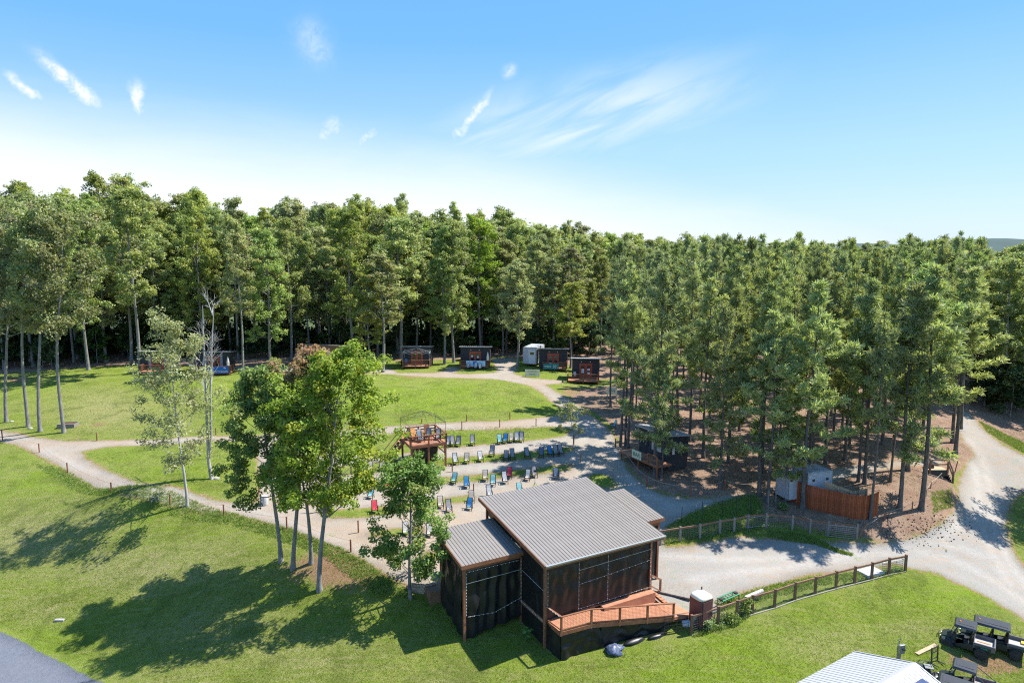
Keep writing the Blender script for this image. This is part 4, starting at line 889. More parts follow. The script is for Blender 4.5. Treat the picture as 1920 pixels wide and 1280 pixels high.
# ---------------------------------------------------------------- the pavilion
PO = Vector((2.163, 42.135, 0)); PTH = 0.497
pav = empty('stage_pavilion', PO, PTH, 'large open stage pavilion with brown metal lean-to roofs and black tarp walls', 'pavilion')
def PW(a, b_, z=0): c, s = math.cos(PTH), math.sin(PTH); return Vector((PO.x + c * a - s * b_, PO.y + s * a + c * b_, z))
def pg(a, b_): p = PW(a, b_); return gz(p.x, p.y)
DZ = 1.65
def lean_to(x0, x1, y0, y1, zf, zr, gutter=False, label=None):
    """a sloping roof: deck board, seamed panels one by one, fascia boards"""
    mb = MB(); t = .16
    bot = [(x0, y0, zf - t), (x1, y0, zf - t), (x1, y1, zr - t), (x0, y1, zr - t)]; top = [(x, y, z + t - .03) for x, y, z in bot]
    mb.hexa(bot, top); rf = mb.build('roof', 'wood_brown', pav)
    n = int(round((x1 - x0) / .26)); wd = (x1 - x0) / n; L = math.hypot(y1 - y0, zr - zf); an = math.atan2(zr - zf, y1 - y0)
    m0 = MB().box(0.004, wd - .004, -.04, L + .04, 0, .016); m0.m(1).hexa([(wd - .022, -.045, .010), (wd + .012, -.045, .010), (wd + .012, L + .045, .010), (wd - .022, L + .045, .010)], [(wd - .016, -.045, .036), (wd + .006, -.045, .036), (wd + .006, L + .045, .036), (wd - .016, L + .045, .036)])
    p0 = m0.build('roof_panel', ['roof_brown', 'roof_seam'], rf)
    for i in range(n):
        o = p0 if i == 0 else p0.copy()
        if i: col.objects.link(o)
        o.parent = rf; o.location = (x0 + i * wd, y0, zf - .018); o.rotation_euler = (an, 0, 0)
    w_ = .05; h_ = .26
    for nm, p, q in (('fascia_board', (x0 - w_ / 2, y0, zf - .15), (x0 - w_ / 2, y1, zr - .15)), ('fascia_board', (x1 + w_ / 2, y0, zf - .15), (x1 + w_ / 2, y1, zr - .15)),
                     ('fascia_board', (x0 - w_, y0 - w_ / 2, zf - .15), (x1 + w_, y0 - w_ / 2, zf - .15)), ('fascia_board', (x0 - w_, y1 + w_ / 2, zr - .15), (x1 + w_, y1 + w_ / 2, zr - .15))):
        MB().beam(p, q, w_, h_).build(nm, 'wood_red', pav)
    for j in range(1, 6):
        xx = x0 + (x1 - x0) * j / 6; MB().beam((xx, y0 + .1, zf - .27), (xx, y1 - .1, zr - .27), .06, .18).build('rafter', 'wood_red', pav)
    if gutter:
        g_ = MB(); g_.hexa([(x0, y0 - .17, zf - .10), (x1, y0 - .17, zf - .10), (x1, y0 - .055, zf - .10), (x0, y0 - .055, zf - .10)], [(x0, y0 - .19, zf + .01), (x1, y0 - .19, zf + .01), (x1, y0 - .055, zf + .01), (x0, y0 - .055, zf + .01)])
        g_.build('gutter', 'gutter', pav)
    return rf
lean_to(-.37, 9.54, -.61, 9.14, 5.83, 7.16, True)
lean_to(-4.63, -.05, 2.91, 7.56, 5.30, 6.02)
lean_to(9.64, 12.0, 2.30, 7.25, 5.62, 6.32)
def post(x, y, zb, zt, w_=.16, m_='wood_red', nm='post'):
    return MB().box(x - w_ / 2, x + w_ / 2, y - w_ / 2, y + w_ / 2, zb, zt).build(nm, m_, pav)
rz_ = lambda y: 5.83 + (y + .61) * .1364 - .36
for x, y in ((0, 0), (8.84, 0), (0, 3.2), (0, 8.5), (8.84, 8.5), (8.84, 3.2), (4.4, 8.5)): post(x, y, pg(x, y) - .3, rz_(y))
za = lambda y: 5.30 + (y - 2.91) * .155 - .36
for x, y in ((-4.38, 3.16), (-4.38, 7.1), (-.62, 7.1)): post(x, y, pg(x, y) - .3, za(y), .17)
zb_ = lambda y: 5.62 + (y - 2.3) * .141 - .36
for x, y in ((11.7, 2.6), (11.7, 6.9)): post(x, y, pg(x, y) - .3, zb_(y))
MB().beam((-.1, -.06, 5.36), (8.95, -.06, 5.36), .08, .26).build('beam', 'wood_red', pav)
MB().beam((-4.45, 3.1, 4.90), (-.1, 3.1, 4.90), .08, .24).build('beam', 'wood_red', pav)
MB().beam((8.95, 2.52, 5.12), (11.8, 2.52, 5.12), .08, .24).build('beam', 'wood_red', pav)
# tarps: hanging sheets with real folds
def sheet(p, q, zb0, zb1, zt0, zt1, sag=.0, amp=.05, seed=0, nm='tarp_wall', th=.004, hem=0.0):
    rg = np.random.default_rng(seed); p = np.array(p, float); q = np.array(q, float); L = np.linalg.norm(q - p); d = (q - p) / L; nn = np.array([d[1], -d[0]])
    nu, nv = int(L * 14) + 2, 46; fr = [(rg.uniform(2, 9), rg.uniform(0, 6.28), rg.uniform(.4, 1), rg.uniform(-1.5, 1.5)) for _ in range(7)]
    swg = [(rg.uniform(1.3, 2.3), rg.uniform(0, 2), rg.uniform(11, 19)) for _ in range(2)]
    vs = []
    for j in range(nv):
        v = j / (nv - 1)
        for i in range(nu):
            u = i / (nu - 1); s_ = u * L; off = sum(a * math.sin(f * s_ + ph + k * v * 3) * (.35 + .65 * (1 - v)) for f, ph, a, k in fr) * amp / 2.2
            for (seg, ph2, k2) in swg:
                w2 = ((s_ + ph2) % seg) / seg - .5; off += amp * .50 * math.sin(k2 * (v + 1.3 * w2 * w2)) * (1 - 4 * w2 * w2) * (.3 + .7 * v)
            off = off * min(1, 8 * (1 - v) + .1) + .03
            zb = zb0 + (zb1 - zb0) * u + hem * math.sin(s_ * 2.1 + seed) * .5; zt = zt0 + (zt1 - zt0) * u
            xy = p + d * s_ + nn * off; vs.append((xy[0], xy[1], zb + (zt - zb) * v))
    fs = [(j * nu + i, j * nu + i + 1, (j + 1) * nu + i + 1, (j + 1) * nu + i) for j in range(nv - 1) for i in range(nu - 1)]
    mb = MB().add(vs, fs); return mb.build(nm, 'tarp', pav, smooth=True)
sheet((.1, .02), (4.35, .02), DZ + .02, DZ + .02, 5.25, 5.25, seed=1, amp=.07)
sheet((4.35, .02), (8.76, .02), DZ + .02, DZ + .12, 5.25, 5.25, seed=2, amp=.08)
sheet((.02, 3.1), (.02, .08), DZ + .02, DZ + .02, rz_(3.1), rz_(0) + .02, seed=3, amp=.05)
sheet((-4.28, 3.18), (-.08, 3.18), pg(-4.3, 3.1) + .08, .45, 4.85, 4.80, seed=4, amp=.10, hem=.1)
sheet((-4.40, 7.0), (-4.40, 3.24), pg(-4.4, 7) - .05, pg(-4.4, 3.3) + .05, za(7), za(3.3), seed=5, amp=.12)
sheet((.02, 8.4), (.02, 3.3), 5.95, 5.4, rz_(8.4) + .05, rz_(3.3) + .05, seed=21, amp=.03)  # added dark sheet standing in for the shade in the open gap above the annex
sheet((8.86, .1), (8.86, 3.1), DZ, DZ, rz_(0), rz_(3.1), seed=6, amp=.05)
sheet((8.92, 2.62), (11.62, 2.62), pg(10, 2.6) + .3, pg(11.6, 2.6) + .3, 5.0, 5.0, seed=7, amp=.05)
sheet((11.72, 2.7), (11.72, 6.8), pg(11.7, 3) + .3, pg(11.7, 6.8) + .2, zb_(2.7), zb_(6.8), seed=8, amp=.05)
sheet((-.5, 7.12), (-4.3, 7.12), pg(-1, 7.1), pg(-4.3, 7.1), za(7.1), za(7.1), seed=9, amp=.05)
sheet((.04, 3.2), (.04, -.02), pg(0, 3.2) - .1, pg(0, 0) - .1, DZ - .2, DZ - .2, seed=10, amp=.03, nm='tarp_skirt')
sheet((.1, -.08), (.30, -1.52), pg(0, 0) - .1, pg(.2, -1.6) - .1, DZ - .2, DZ - .2, seed=11, amp=.03, nm='tarp_skirt')
sheet((.32, -1.50), (3.3, -1.72), pg(.2, -1.6) - .1, pg(3.3, -1.8) + .0, DZ - .22, DZ - .30, seed=12, amp=.08, nm='tarp_skirt', hem=.15)
sheet((3.3, -1.72), (8.6, -2.5), pg(3.3, -1.8) - .05, pg(8.6, -2.6) - .1, 1.30, .72, seed=13, amp=.08, nm='tarp_skirt')
# stage floor, edge boards, ramp and its boards
B('stage_floor', 'wood_deck', pav, .06, 8.8, .06, 8.46, DZ - .16, DZ - .02)
MB().beam((-.03, 3.2, DZ - .10), (-.03, -.05, DZ - .10), .05, .26).build('edge_board', 'wood_brown', pav)
def rampz(x): return DZ - .02 if x < 2.5 else DZ - .02 - (x - 2.5) * .68 / 6.1
def yF(x): return -1.6 - .15 * (x - .2) / 2.3 if x < 2.5 else -1.75 - (x - 2.5) * 1.05 / 6.1
XE = 8.6
dk_ = MB()
for (a, c_) in ((.2, 2.5), (2.5, XE)): dk_.hexa([(a, yF(a), rampz(a) - .20), (c_, yF(c_), rampz(c_) - .20), (c_, -.1, rampz(c_) - .20), (a, -.1, rampz(a) - .20)], [(a, yF(a), rampz(a) - .03), (c_, yF(c_), rampz(c_) - .03), (c_, -.1, rampz(c_) - .03), (a, -.1, rampz(a) - .03)])
deck = dk_.build('ramp_deck', 'wood_red', pav)
bd = MB(); x = .2
while x < XE - .1:
    z0, z1 = rampz(x + .01) - .02, rampz(x + .13) - .02; y1 = -.03
    bd.hexa([(x, yF(x) - .01, z0 - .02), (x + .132, yF(x) - .01, z1 - .02), (x + .132, y1, z1 - .02), (x, y1, z0 - .02)], [(x, yF(x) - .01, z0 + .02), (x + .132, yF(x) - .01, z1 + .02), (x + .132, y1, z1 + .02), (x, y1, z0 + .02)]); x += .142
bd.build('deck_boards', 'wood_deck', deck, kind='stuff')
B('upper_walk', 'wood_deck', pav, 4.4, 8.9, -.55, -.02, DZ - .07, DZ)
MB().hexa([(4.4, -.57, rampz(4.4)), (8.9, -.57, rampz(8.9)), (8.9, -.555, rampz(8.9)), (4.4, -.555, rampz(4.4))], [(4.4, -.57, DZ), (8.9, -.57, DZ), (8.9, -.555, DZ), (4.4, -.555, DZ)]).build('side_board', 'wood_deck', pav)
MB().beam((.16, yF(.2) - .03, DZ - .14), (2.5, yF(2.5) - .03, DZ - .14), .05, .26).build('edge_board', 'wood_red', pav)
MB().beam((2.5, yF(2.5) - .03, DZ - .14), (XE, yF(XE) - .03, rampz(XE) - .12), .05, .26).build('edge_board', 'wood_red', pav)
MB().beam((.16, -1.6, DZ - .14), (.16, -.05, DZ - .14), .05, .26).build('edge_board', 'wood_red', pav)
ze = rampz(XE)
MB().hexa([(XE, yF(XE), ze - .2), (10.9, -2.3, .05), (10.6, -.6, .15), (XE, -.6, ze - .2)], [(XE, yF(XE), ze), (10.9, -2.3, .30), (10.6, -.6, .40), (XE, -.6, ze)]).build('ramp_landing', 'wood_deck', pav)
px_ = [.26, 2.5, 4.55, 6.6, 8.6]
for i, x in enumerate(px_): post(x, yF(x), rampz(x) - .3, rampz(x) + 1.02, .11, nm='rail_post')
for (a, c_) in ((.26, 2.5), (2.5, 8.7)): MB().beam((a, yF(a), rampz(a) + 1.02), (c_, yF(c_), rampz(c_) + 1.02), .13, .05).build('handrail', 'wood_red', pav)
MB().beam((.26, -1.66, DZ + 1.02), (.06, -.05, DZ + 1.02), .12, .05).build('handrail', 'wood_red', pav)
for (a, c_) in ((.26, 2.5), (2.5, 8.6)): MB().beam((a, yF(a), rampz(a) + .1), (c_, yF(c_), rampz(c_) + .1), .04, .08).build('lower_rail', 'wood_red', pav)
MB().beam((.26, -1.6, DZ + .1), (.1, -.05, DZ + .1), .04, .08).build('lower_rail', 'wood_red', pav)
wm = MB()
for a, c_ in zip(px_[:-1], px_[1:]):
    for i in range(1, 20):
        x = a + (c_ - a) * i / 20; wm.beam((x, yF(x), rampz(x) + .12), (x, yF(x), rampz(x) + .98), .007, .007)
    for j in range(1, 9): wm.beam((a, yF(a), rampz(a) + .1 + j * .098), (c_, yF(c_), rampz(c_) + .1 + j * .098), .007, .007)
wm.build('wire_mesh', 'steel_rust', pav, kind='stuff')
# steps at the right end with their rail
for i in range(5): B('step', 'wood_deck', pav, 8.95 + i * .28, 9.25 + i * .28, -.5, .85, DZ - .26 * (i + 1) - .05, DZ - .26 * (i + 1))
for x, y, zt in ((9.0, .1, DZ + 1), (10.75, .95, 1.5)): post(x, y + .1, -.1 if x > 10 else DZ, zt, .12, nm='rail_post')
MB().beam((9.0, .2, DZ + .98), (10.75, 1.05, 1.45), .06, .12).build('handrail', 'wood_red', pav)
MB().beam((9.0, .2, DZ + .15), (10.75, 1.05, .55), .05, .08).build('lower_rail', 'wood_red', pav)
# string lights and cords
def string(pts, every=.30, nm='string_light'):
    mb = MB()
    for p, q in zip(pts[:-1], pts[1:]):
        p = Vector(p); q = Vector(q); mb.beam(p, q, .007, .007); n = int((q - p).length / every)
        for i in range(n):
            c_ = p + (q - p) * ((i + .5) / n); mb.m(1).box(c_.x - .016, c_.x + .016, c_.y - .016, c_.y + .016, c_.z - .04, c_.z + .005).m(0)
    return mb.build(nm, ['wire_white', 'bulb'], pav)
yf = -.12
string([(8.74, -.14, 5.2), (8.74, -.14, DZ + .1), ]); string([(2.6, yf, 5.2), (2.6, yf, DZ + .1)]); string([(5.0, yf, 5.2), (5.0, yf, DZ + .2)]); string([(.14, -.14, 5.1), (.14, -.14, DZ + 1.0)])
string([(-4.28, 3.02, 4.7), (-4.28, 3.02, 1.6)], .22); string([(-.12, 3.0, 4.7), (-.12, 3.0, DZ - .1)], .25); string([(-4.2, 3.0, 4.72), (-.3, 3.0, 4.68)], .3)
string([(-4.2, 3.0, 1.55), (-2.2, 3.0, 1.35), (-.1, 3.0, 1.9)], .3); string([(-.12, 3.1, DZ - .02), (-.12, 0, DZ - .02)], .35); string([(.1, -1.68, DZ + 1.1), (.02, -.1, DZ + 1.05)], .3)
string([(2.6, yf, DZ + .2), (8.7, yf, DZ + .25)], .45); string([(2.6, yf, 3.6), (5, yf, 3.72), (8.7, yf, 3.95)], .5)
for a, c_ in (((2.6, yf, 4.6), (8.7, yf, 4.75)), ((-4.3, 3.02, 3.9), (-.1, 3.02, 3.95)), ((-.05, 3.0, 3.9), (-.05, .1, 3.7))): MB().beam(a, c_, .014, .014).build('cord', 'wire_white', pav)
# downpipe at the corner post
MB().tube([(-.28, -.52, 5.62), (-.12, -.28, 5.3), (-.10, -.14, 5.1), (-.10, -.14, 2.0), (-.14, -.16, 1.6), (-.14, -.16, .1)], .045, 6).build('downpipe', 'wood_brown', pav)
B('side_step', 'wood_brown', pav, -5.3, -4.5, 7.0, 8.2, pg(-5, 7.5) - .2, pg(-5, 7.5) + .75)
# things by the pavilion
def rw(a, b_): p = PW(a, b_); return Vector((p.x, p.y, gz(p.x, p.y)))
tp = rw(3.9, -2.5); mb = MB(); rg = np.random.default_rng(3)
vs = []; 
for j in range(7):
    for i in range(16):
        a = 6.283 * i / 16; r = (.62, .66, .60, .48, .34, .18, .02)[j] * (1 + .16 * math.sin(3 * a + j) + .12 * rg.normal() * (j < 6)); vs.append((r * .95 * math.cos(a), r * .75 * math.sin(a), (0, .12, .22, .32, .38, .42, .44)[j] + .04 * rg.normal() * (0 < j < 6)))
fs = [(j * 16 + i, j * 16 + (i + 1) % 16, (j + 1) * 16 + (i + 1) % 16, (j + 1) * 16 + i) for j in range(6) for i in range(16)]
M['tarp_blue'] = mat('blue_patterned_tarp', (.015, .02, .05), .4, c2=(.16, .20, .30), scale=9)
o = mb.add(vs, fs).build('bundled_tarp', 'tarp_blue', smooth=True); o.location = tp; o.rotation_euler = (0, 0, .4); tag(o, 'crumpled blue and silver tarp bundle on the grass below the ramp', 'tarp')
def blob(name, pos, sx, sy, sz, m_, label, cat, seed=0, rz=0):
    rg = np.random.default_rng(seed); vs = []; J = (0, .25, .55, .8, .97, 1.0); Q = (1, 1.05, .95, .7, .35, .02)
    for j in range(6):
        for i in range(12):
            a = 6.283 * i / 12; r = Q[j] * (1 + .12 * rg.normal() * (j < 5)); vs.append((r * sx * math.cos(a), r * sy * math.sin(a), J[j] * sz + (.03 * rg.normal() * sz if 0 < j < 5 else 0)))
    fs = [(j * 12 + i, j * 12 + (i + 1) % 12, (j + 1) * 12 + (i + 1) % 12, (j + 1) * 12 + i) for j in range(5) for i in range(12)]
    o = MB().add(vs, fs).build(name, m_, smooth=True); o.location = (pos[0], pos[1], pos[2] - .02); o.rotation_euler = (0, 0, rz); tag(o, label, cat); return o
blob('plastic_sheeting', rw(5.6, -2.4), .8, .28, .25, 'tarp', 'black plastic sheeting heaped under the ramp, nearer the middle', 'tarp', 4, PTH)
blob('plastic_sheeting', rw(7.3, -2.7), .8, .22, .2, 'tarp', 'low black plastic sheeting heaped under the lower end of the ramp', 'tarp', 5, PTH)
# broad leaved weed in the corner
e = empty('leafy_plant', rw(-.75, 1.2), 0, 'broad leaved green plant growing against the pavilion corner', 'plant')
mb = MB(); rg = np.random.default_rng(9)
MB().tube([(0, 0, 0), (.03, .02, .8)], [.02, .012], 5).build('stem', 'green_paint', e)
for i in range(13):
    a = rg.uniform(0, 6.28); z = rg.uniform(.3, .95); r = rg.uniform(.1, .38); c_ = Vector((r * math.cos(a), r * math.sin(a), z)); L = rg.uniform(.14, .22); o_ = Vector((math.cos(a), math.sin(a), -.25)) * L; s_ = Vector((-math.sin(a), math.cos(a), 0)) * L * .75

    q = MB().add([c_ - o_ * .6, c_ + s_ + Vector((0, 0, .02)), c_ + o_, c_ - s_ + Vector((0, 0, .02)), c_ + Vector((0, 0, .05))], [(0, 1, 4), (1, 2, 4), (2, 3, 4), (3, 0, 4)])
    M.setdefault('weed', mat('weed_leaf', (.10, .20, .04), .6, var=.2)); q.build('leaf', 'weed', e)
# retaining wall of blocks left of the pavilion
e = empty('retaining_wall', G(790, 1113), 0, 'curved low wall of tan blocks below the gravel beside the pavilion', 'wall'); bz = e.location.copy()
blk = MB().box(-.20, .20, -.11, .11, 0, .17).build('block', 'brick_wall', e, bevel=.012); first = True
for j in range(4):
    for i in range(9):
        px = 768 + i * 5.6; g = G(px, 1104 + 6 * math.sin((px - 768) / 50 * 3.1)); o = blk if first else blk.copy()
        if not first: col.objects.link(o)
        first = False; o.parent = e; o.location = (g.x - bz.x + (.12 if j % 2 else 0), g.y - bz.y, 1.3 - bz.z + j * .18 - .25); o.rotation_euler = (0, 0, .15 * math.cos(i))
# frame leaning panel near the wall
e = empty('arched_gate', G(800, 1080), -.9, 'arched metal wire panel standing on the gravel left of the pavilion', 'gate')
MB().tube([(-.8, 0, 0), (-.8, 0, .9), (-.5, 0, 1.15), (.5, 0, 1.15), (.8, 0, .9), (.8, 0, 0), (-.8, 0, .02)], .02, 5).build('frame', 'metal', e)
m_ = MB()
for i in range(1, 12): m_.beam((-.8 + i * .133, 0, .02), (-.8 + i * .133, 0, 1.1), .006, .006)
for i in range(1, 8): m_.beam((-.8, 0, i * .135), (.8, 0, i * .135), .006, .006)
m_.build('wire_mesh', 'metal', e, kind='stuff')
# ---------------------------------------------------------------- cabins
def rail_run(parent, p, q, z, h=.95, n=2, m_='wood_red', mid=2):
    p = Vector(p); q = Vector(q)
    for i in range(n + 1):
        c_ = p + (q - p) * i / n; MB().box(c_.x - .07, c_.x + .07, c_.y - .07, c_.y + .07, z, z + h).build('rail_post', m_, parent)
    MB().beam((p.x, p.y, z + h + .02), (q.x, q.y, z + h + .02), .15, .10).build('handrail', m_, parent)
    for k in range(mid):
        zz = z + h * (k + 1) / (mid + 1); MB().beam((p.x, p.y, zz), (q.x, q.y, zz), .05, .11).build('middle_rail', m_, parent)
def cabin(pos, rz, label, W=4.8, Dp=2.6, Hf=2.95, Hb=2.6, dw=4.0, dd=2.0, dz=.45, wall='cabin', trim=False, door='door_red', rails=True, left_rail=True, deck_x=0.0, roofm='cabin_roof', dx=0.0):
    """deck front lies towards -y; origin under the front wall centre"""
    e = empty('cabin', pos, rz, label, 'cabin'); z0 = dz
    # walls as one shell with plank relief, doors set into the front
    mb = MB().hexa([(-W / 2, 0, .1), (W / 2, 0, .1), (W / 2, Dp, .1), (-W / 2, Dp, .1)], [(-W / 2, 0, z0 + Hf), (W / 2, 0, z0 + Hf), (W / 2, Dp, z0 + Hb), (-W / 2, Dp, z0 + Hb)]); wl = mb.build('wall', wall, e)
    sd = MB()
    k = int(Hf / .22)
    for i in range(k):
        z = z0 + .1 + i * .22
        for (x0, x1) in ((-W / 2 - .012, dx - 1.0), (dx + 1.0, W / 2 + .012)): sd.box(x0, x1, -.03, -.002, z, z + .19)
        sd.box(-W / 2 - .03, -W / 2 - .002, 0, Dp, z, z + .19).box(W / 2 + .002, W / 2 + .03, 0, Dp, z, z + .19)
    sd.build('siding_boards', wall, wl, kind='stuff')
    if trim:
        for s_ in (-1, 1):
            t = MB()
            for i in range(13): t.box(dx + s_ * 1.22 - .2, dx + s_ * 1.22 + .2, -.06, -.031, z0 + .2 + i * .17, z0 + .31 + i * .17)
            t.build('louvre_panel', 'cabin_trim', e)
    th = math.atan2(Hb - Hf, Dp)
    rf = MB().hexa([(-W / 2 - .28, -.4, z0 + Hf + .08), (W / 2 + .28, -.4, z0 + Hf + .08), (W / 2 + .28, Dp + .2, z0 + Hb + .02), (-W / 2 - .28, Dp + .2, z0 + Hb + .02)], [(-W / 2 - .28, -.4, z0 + Hf + .17), (W / 2 + .28, -.4, z0 + Hf + .17), (W / 2 + .28, Dp + .2, z0 + Hb + .11), (-W / 2 - .28, Dp + .2, z0 + Hb + .11)]).build('roof', roofm, e)
    rb = MB(); n = int(W / .3)
    for i in range(n + 1):
        x = -W / 2 - .26 + (W + .5) * i / n; rb.beam((x, -.4, z0 + Hf + .185), (x, Dp + .2, z0 + Hb + .125), .03, .03)
    rb.build('roof_ribs', roofm, rf, kind='stuff')
    if door:
        fr = MB().box(dx - 1.0, dx + 1.0, -.05, -.004, z0, z0 + 2.25).build('door_frame', door, e)
        for s_ in (-1, 1):
            d = MB().box(dx + s_ * .46 - .42, dx + s_ * .46 + .42, -.085, -.052, z0 + .04, z0 + 2.12).build('door', door, e)
            for (a, c_) in ((.55, 1.15), (1.22, 1.92)): B('pane', 'glass', d, dx + s_ * .46 - .27, dx + s_ * .46 + .27, -.094, -.086, z0 + a, z0 + c_)
            MB().box(dx + s_ * .08 - .02, dx + s_ * .08 + .02, -.13, -.087, z0 + 1.0, z0 + 1.12).build('handle', 'metal', d)
    for s_ in (-1, 1): MB().box(dx + s_ * .7 - .06, dx + s_ * .7 + .06, -.12, -.004, z0 + 2.45, z0 + 2.55).build('lamp', 'wire_white', e)
    if dw:
        x0, x1 = deck_x - dw / 2, deck_x + dw / 2; dk = MB().box(x0, x1, -dd, -.1, dz - .22, dz - .05).build('deck', 'wood_red', e)
        bd = MB(); y = -dd
        while y < -.2: bd.box(x0, x1, y, y + .13, dz - .05, dz - .01); y += .14
        bd.build('deck_boards', 'wood_deck', dk, kind='stuff')
        for x in (x0 + .1, (x0 + x1) / 2, x1 - .1): MB().box(x - .06, x + .06, -dd + .03, -dd + .15, -.6, dz - .22).build('deck_post', 'wood_red', e)
        if rails:
            rail_run(e, (x0, -dd, 0), (x1, -dd, 0), dz); rail_run(e, (x1, -dd, 0), (x1, -.12, 0), dz, n=1)
            if left_rail: rail_run(e, (x0, -dd, 0), (x0, -.12, 0), dz, n=1)
    return e
def gat(px, py, dz=0): g = G(px, py); g.z += dz; return g
c1 = cabin(gat(297, 697), .10, 'leftmost dark cabin, half hidden behind the sparse tree', W=5.2, trim=True, Hf=2.9)
c2 = cabin(gat(402, 699), .10, 'dark cabin with red doors and a deep blue banner on its deck rail', W=5.2, trim=True, dd=2.3, dw=5.2, deck_x=.5)
c3 = cabin(gat(600, 684), -.25, 'brown walled shed with pale doors behind the maple crowns', W=7.5, Dp=3.0, wall='wood_brown', door=None, dw=0, roofm='roof_brown')
for x in (-2.6, -1.35, 1.6): MB().box(x - .5, x + .5, -.07, -.034, .5, 2.6).build('door', 'white', c3)
c4 = cabin(gat(782, 687), .0, 'dark cabin with a bare folding canopy frame over its deck', W=4.9, dw=4.6, dd=2.1)
c5 = cabin(gat(891, 688), -.04, 'dark cabin with a sky blue banner on its deck rail', W=4.9, dw=4.8, dd=2.0)
c6 = cabin(gat(1037, 692), -.10, 'dark cabin with a teal banner beside the white trailer', W=4.7, dw=3.9, dd=1.7, deck_x=.3)
c7 = cabin(gat(1098, 713), -.10, 'rightmost dark cabin at the pine edge with papers in its red doors', W=4.2, dw=4.7, dd=2.6, deck_x=-.4)
def local(c_, x, y, z):
    a = c_.rotation_euler[2]; return Vector((c_.location.x + math.cos(a) * x - math.sin(a) * y, c_.location.y + math.sin(a) * x + math.cos(a) * y, c_.location.z + z))
def paper(c_, x, z, w_=.3, h_=.35): B('paper_notice', 'paper', c_, x - w_ / 2, x + w_ / 2, -.104, -.098, z - h_ / 2, z + h_ / 2)
for x, z in ((-.46, 1.7), (-.46, 1.35), (.46, 1.75), (.46, 1.15)): paper(c7, x, z, .4, .32)
for x, z in ((.46, 1.75), (-.5, 1.9)): paper(c5, x, z)
paper(c6, -.46, 1.0, .35, .3)
def banner(name, c_, x0, x1, y, z0, z1, m_, label, words=()):
    e = empty(name, local(c_, (x0 + x1) / 2, y, z0), c_.rotation_euler[2], label, 'banner'); w_ = (x1 - x0) / 2; h_ = z1 - z0; n = 14; vs = []
    for k in range(2):
        for i in range(n + 1):
            u = i / n; vs += [(-w_ + 2 * w_ * u, -.03 - .02 * math.sin(u * 17) + k * .012, 0), (-w_ + 2 * w_ * u, -.03 + k * .012, h_ - .04 * math.sin(math.pi * u * 3) ** 2)]
    N = 2 * (n + 1); fs = [(2 * i, 2 * i + 2, 2 * i + 3, 2 * i + 1) for i in range(n)] + [(N + 2 * i + 1, N + 2 * i + 3, N + 2 * i + 2, N + 2 * i) for i in range(n)] + [(2 * i, N + 2 * i, N + 2 * i + 2, 2 * i + 2) for i in range(n)] + [(2 * i + 1, 2 * i + 3, N + 2 * i + 3, N + 2 * i + 1) for i in range(n)]
    MB().add(vs, fs).build('sheet', m_, e)
    for (t, s_, x, z, mt) in words: text_mesh(t, s_, 'lettering', mt, e, (x, -.065, z), (R(90), 0, 0))
    return e
bb = banner('banner', c2, -.35, 3.05, -2.36, .35, 1.45, 'banner_blue', 'deep blue banner with white lettering hung on a deck rail', [('MOUNTCLEAR', .46, 0, .28, 'white')])
MB().add([(.75, -.07, .85), (1.25, -.07, .72), (1.3, -.07, .80), (1.1, -.07, .98), (.85, -.07, 1.0), (1.05, -.07, .86)], [(0, 1, 2, 3, 4, 5)]).build('logo', 'white', bb)
banner('banner', c5, -1.3, 1.9, -2.06, .5, 1.45, 'banner_sky', 'pale sky blue picture banner hung on the middle cabin rail', [('~', .9, -.9, .5, 'white'), ('~', .9, .9, .45, 'white')])
B('picture_patch', 'banner_blue', bpy.data.objects['banner.001'], -.45, .12, -.062, -.058, .3, .85)
banner('banner', c6, -1.55, 1.0, -1.76, .30, 1.25, 'banner_teal', 'teal banner with white lettering on the rail beside the white trailer', [('WBLB', .42, -.55, .45, 'white'), ('10', .68, .55, .45, 'white'), ('s', .36, 1.05, .33, 'white')])
# folding canopy frame over the cabin deck
e = empty('canopy_frame', local(c4, .1, -1.1, 0), 0, 'bare white folding canopy frame standing over a cabin deck', 'canopy frame')
for i, (x, y) in enumerate(((-2.2, -.9), (2.3, -.9), (-2.2, 1.0), (2.3, 1.0))): MB().tube([(x, y, .45), (x, y, 2.85)], .03, 5).build('leg', 'metal', e)
m_ = MB()
for (x0, y0, x1, y1) in ((-2.2, -.9, 2.3, -.9), (-2.2, 1, 2.3, 1), (-2.2, -.9, -2.2, 1), (2.3, -.9, 2.3, 1)):
    n = 4 if y0 == y1 else 2
    for i in range(n):
        a, c_ = i / n, (i + 1) / n; A_ = Vector((x0 + (x1 - x0) * a, y0 + (y1 - y0) * a, 0)); C_ = Vector((x0 + (x1 - x0) * c_, y0 + (y1 - y0) * c_, 0))
        m_.beam(A_ + Vector((0, 0, 2.85)), C_ + Vector((0, 0, 2.5)), .03, .03).beam(A_ + Vector((0, 0, 2.5)), C_ + Vector((0, 0, 2.85)), .03, .03)
m_.build('scissor_bars', 'white', e)
MB().beam((-2.2, -.9, 2.85), (.05, .05, 3.3), .025, .025).beam((2.3, -.9, 2.85), (.05, .05, 3.3), .025, .025).beam((-2.2, 1, 2.85), (.05, .05, 3.3), .025, .025).beam((2.3, 1, 2.85), (.05, .05, 3.3), .025, .025).build('roof_bars', 'white', e)
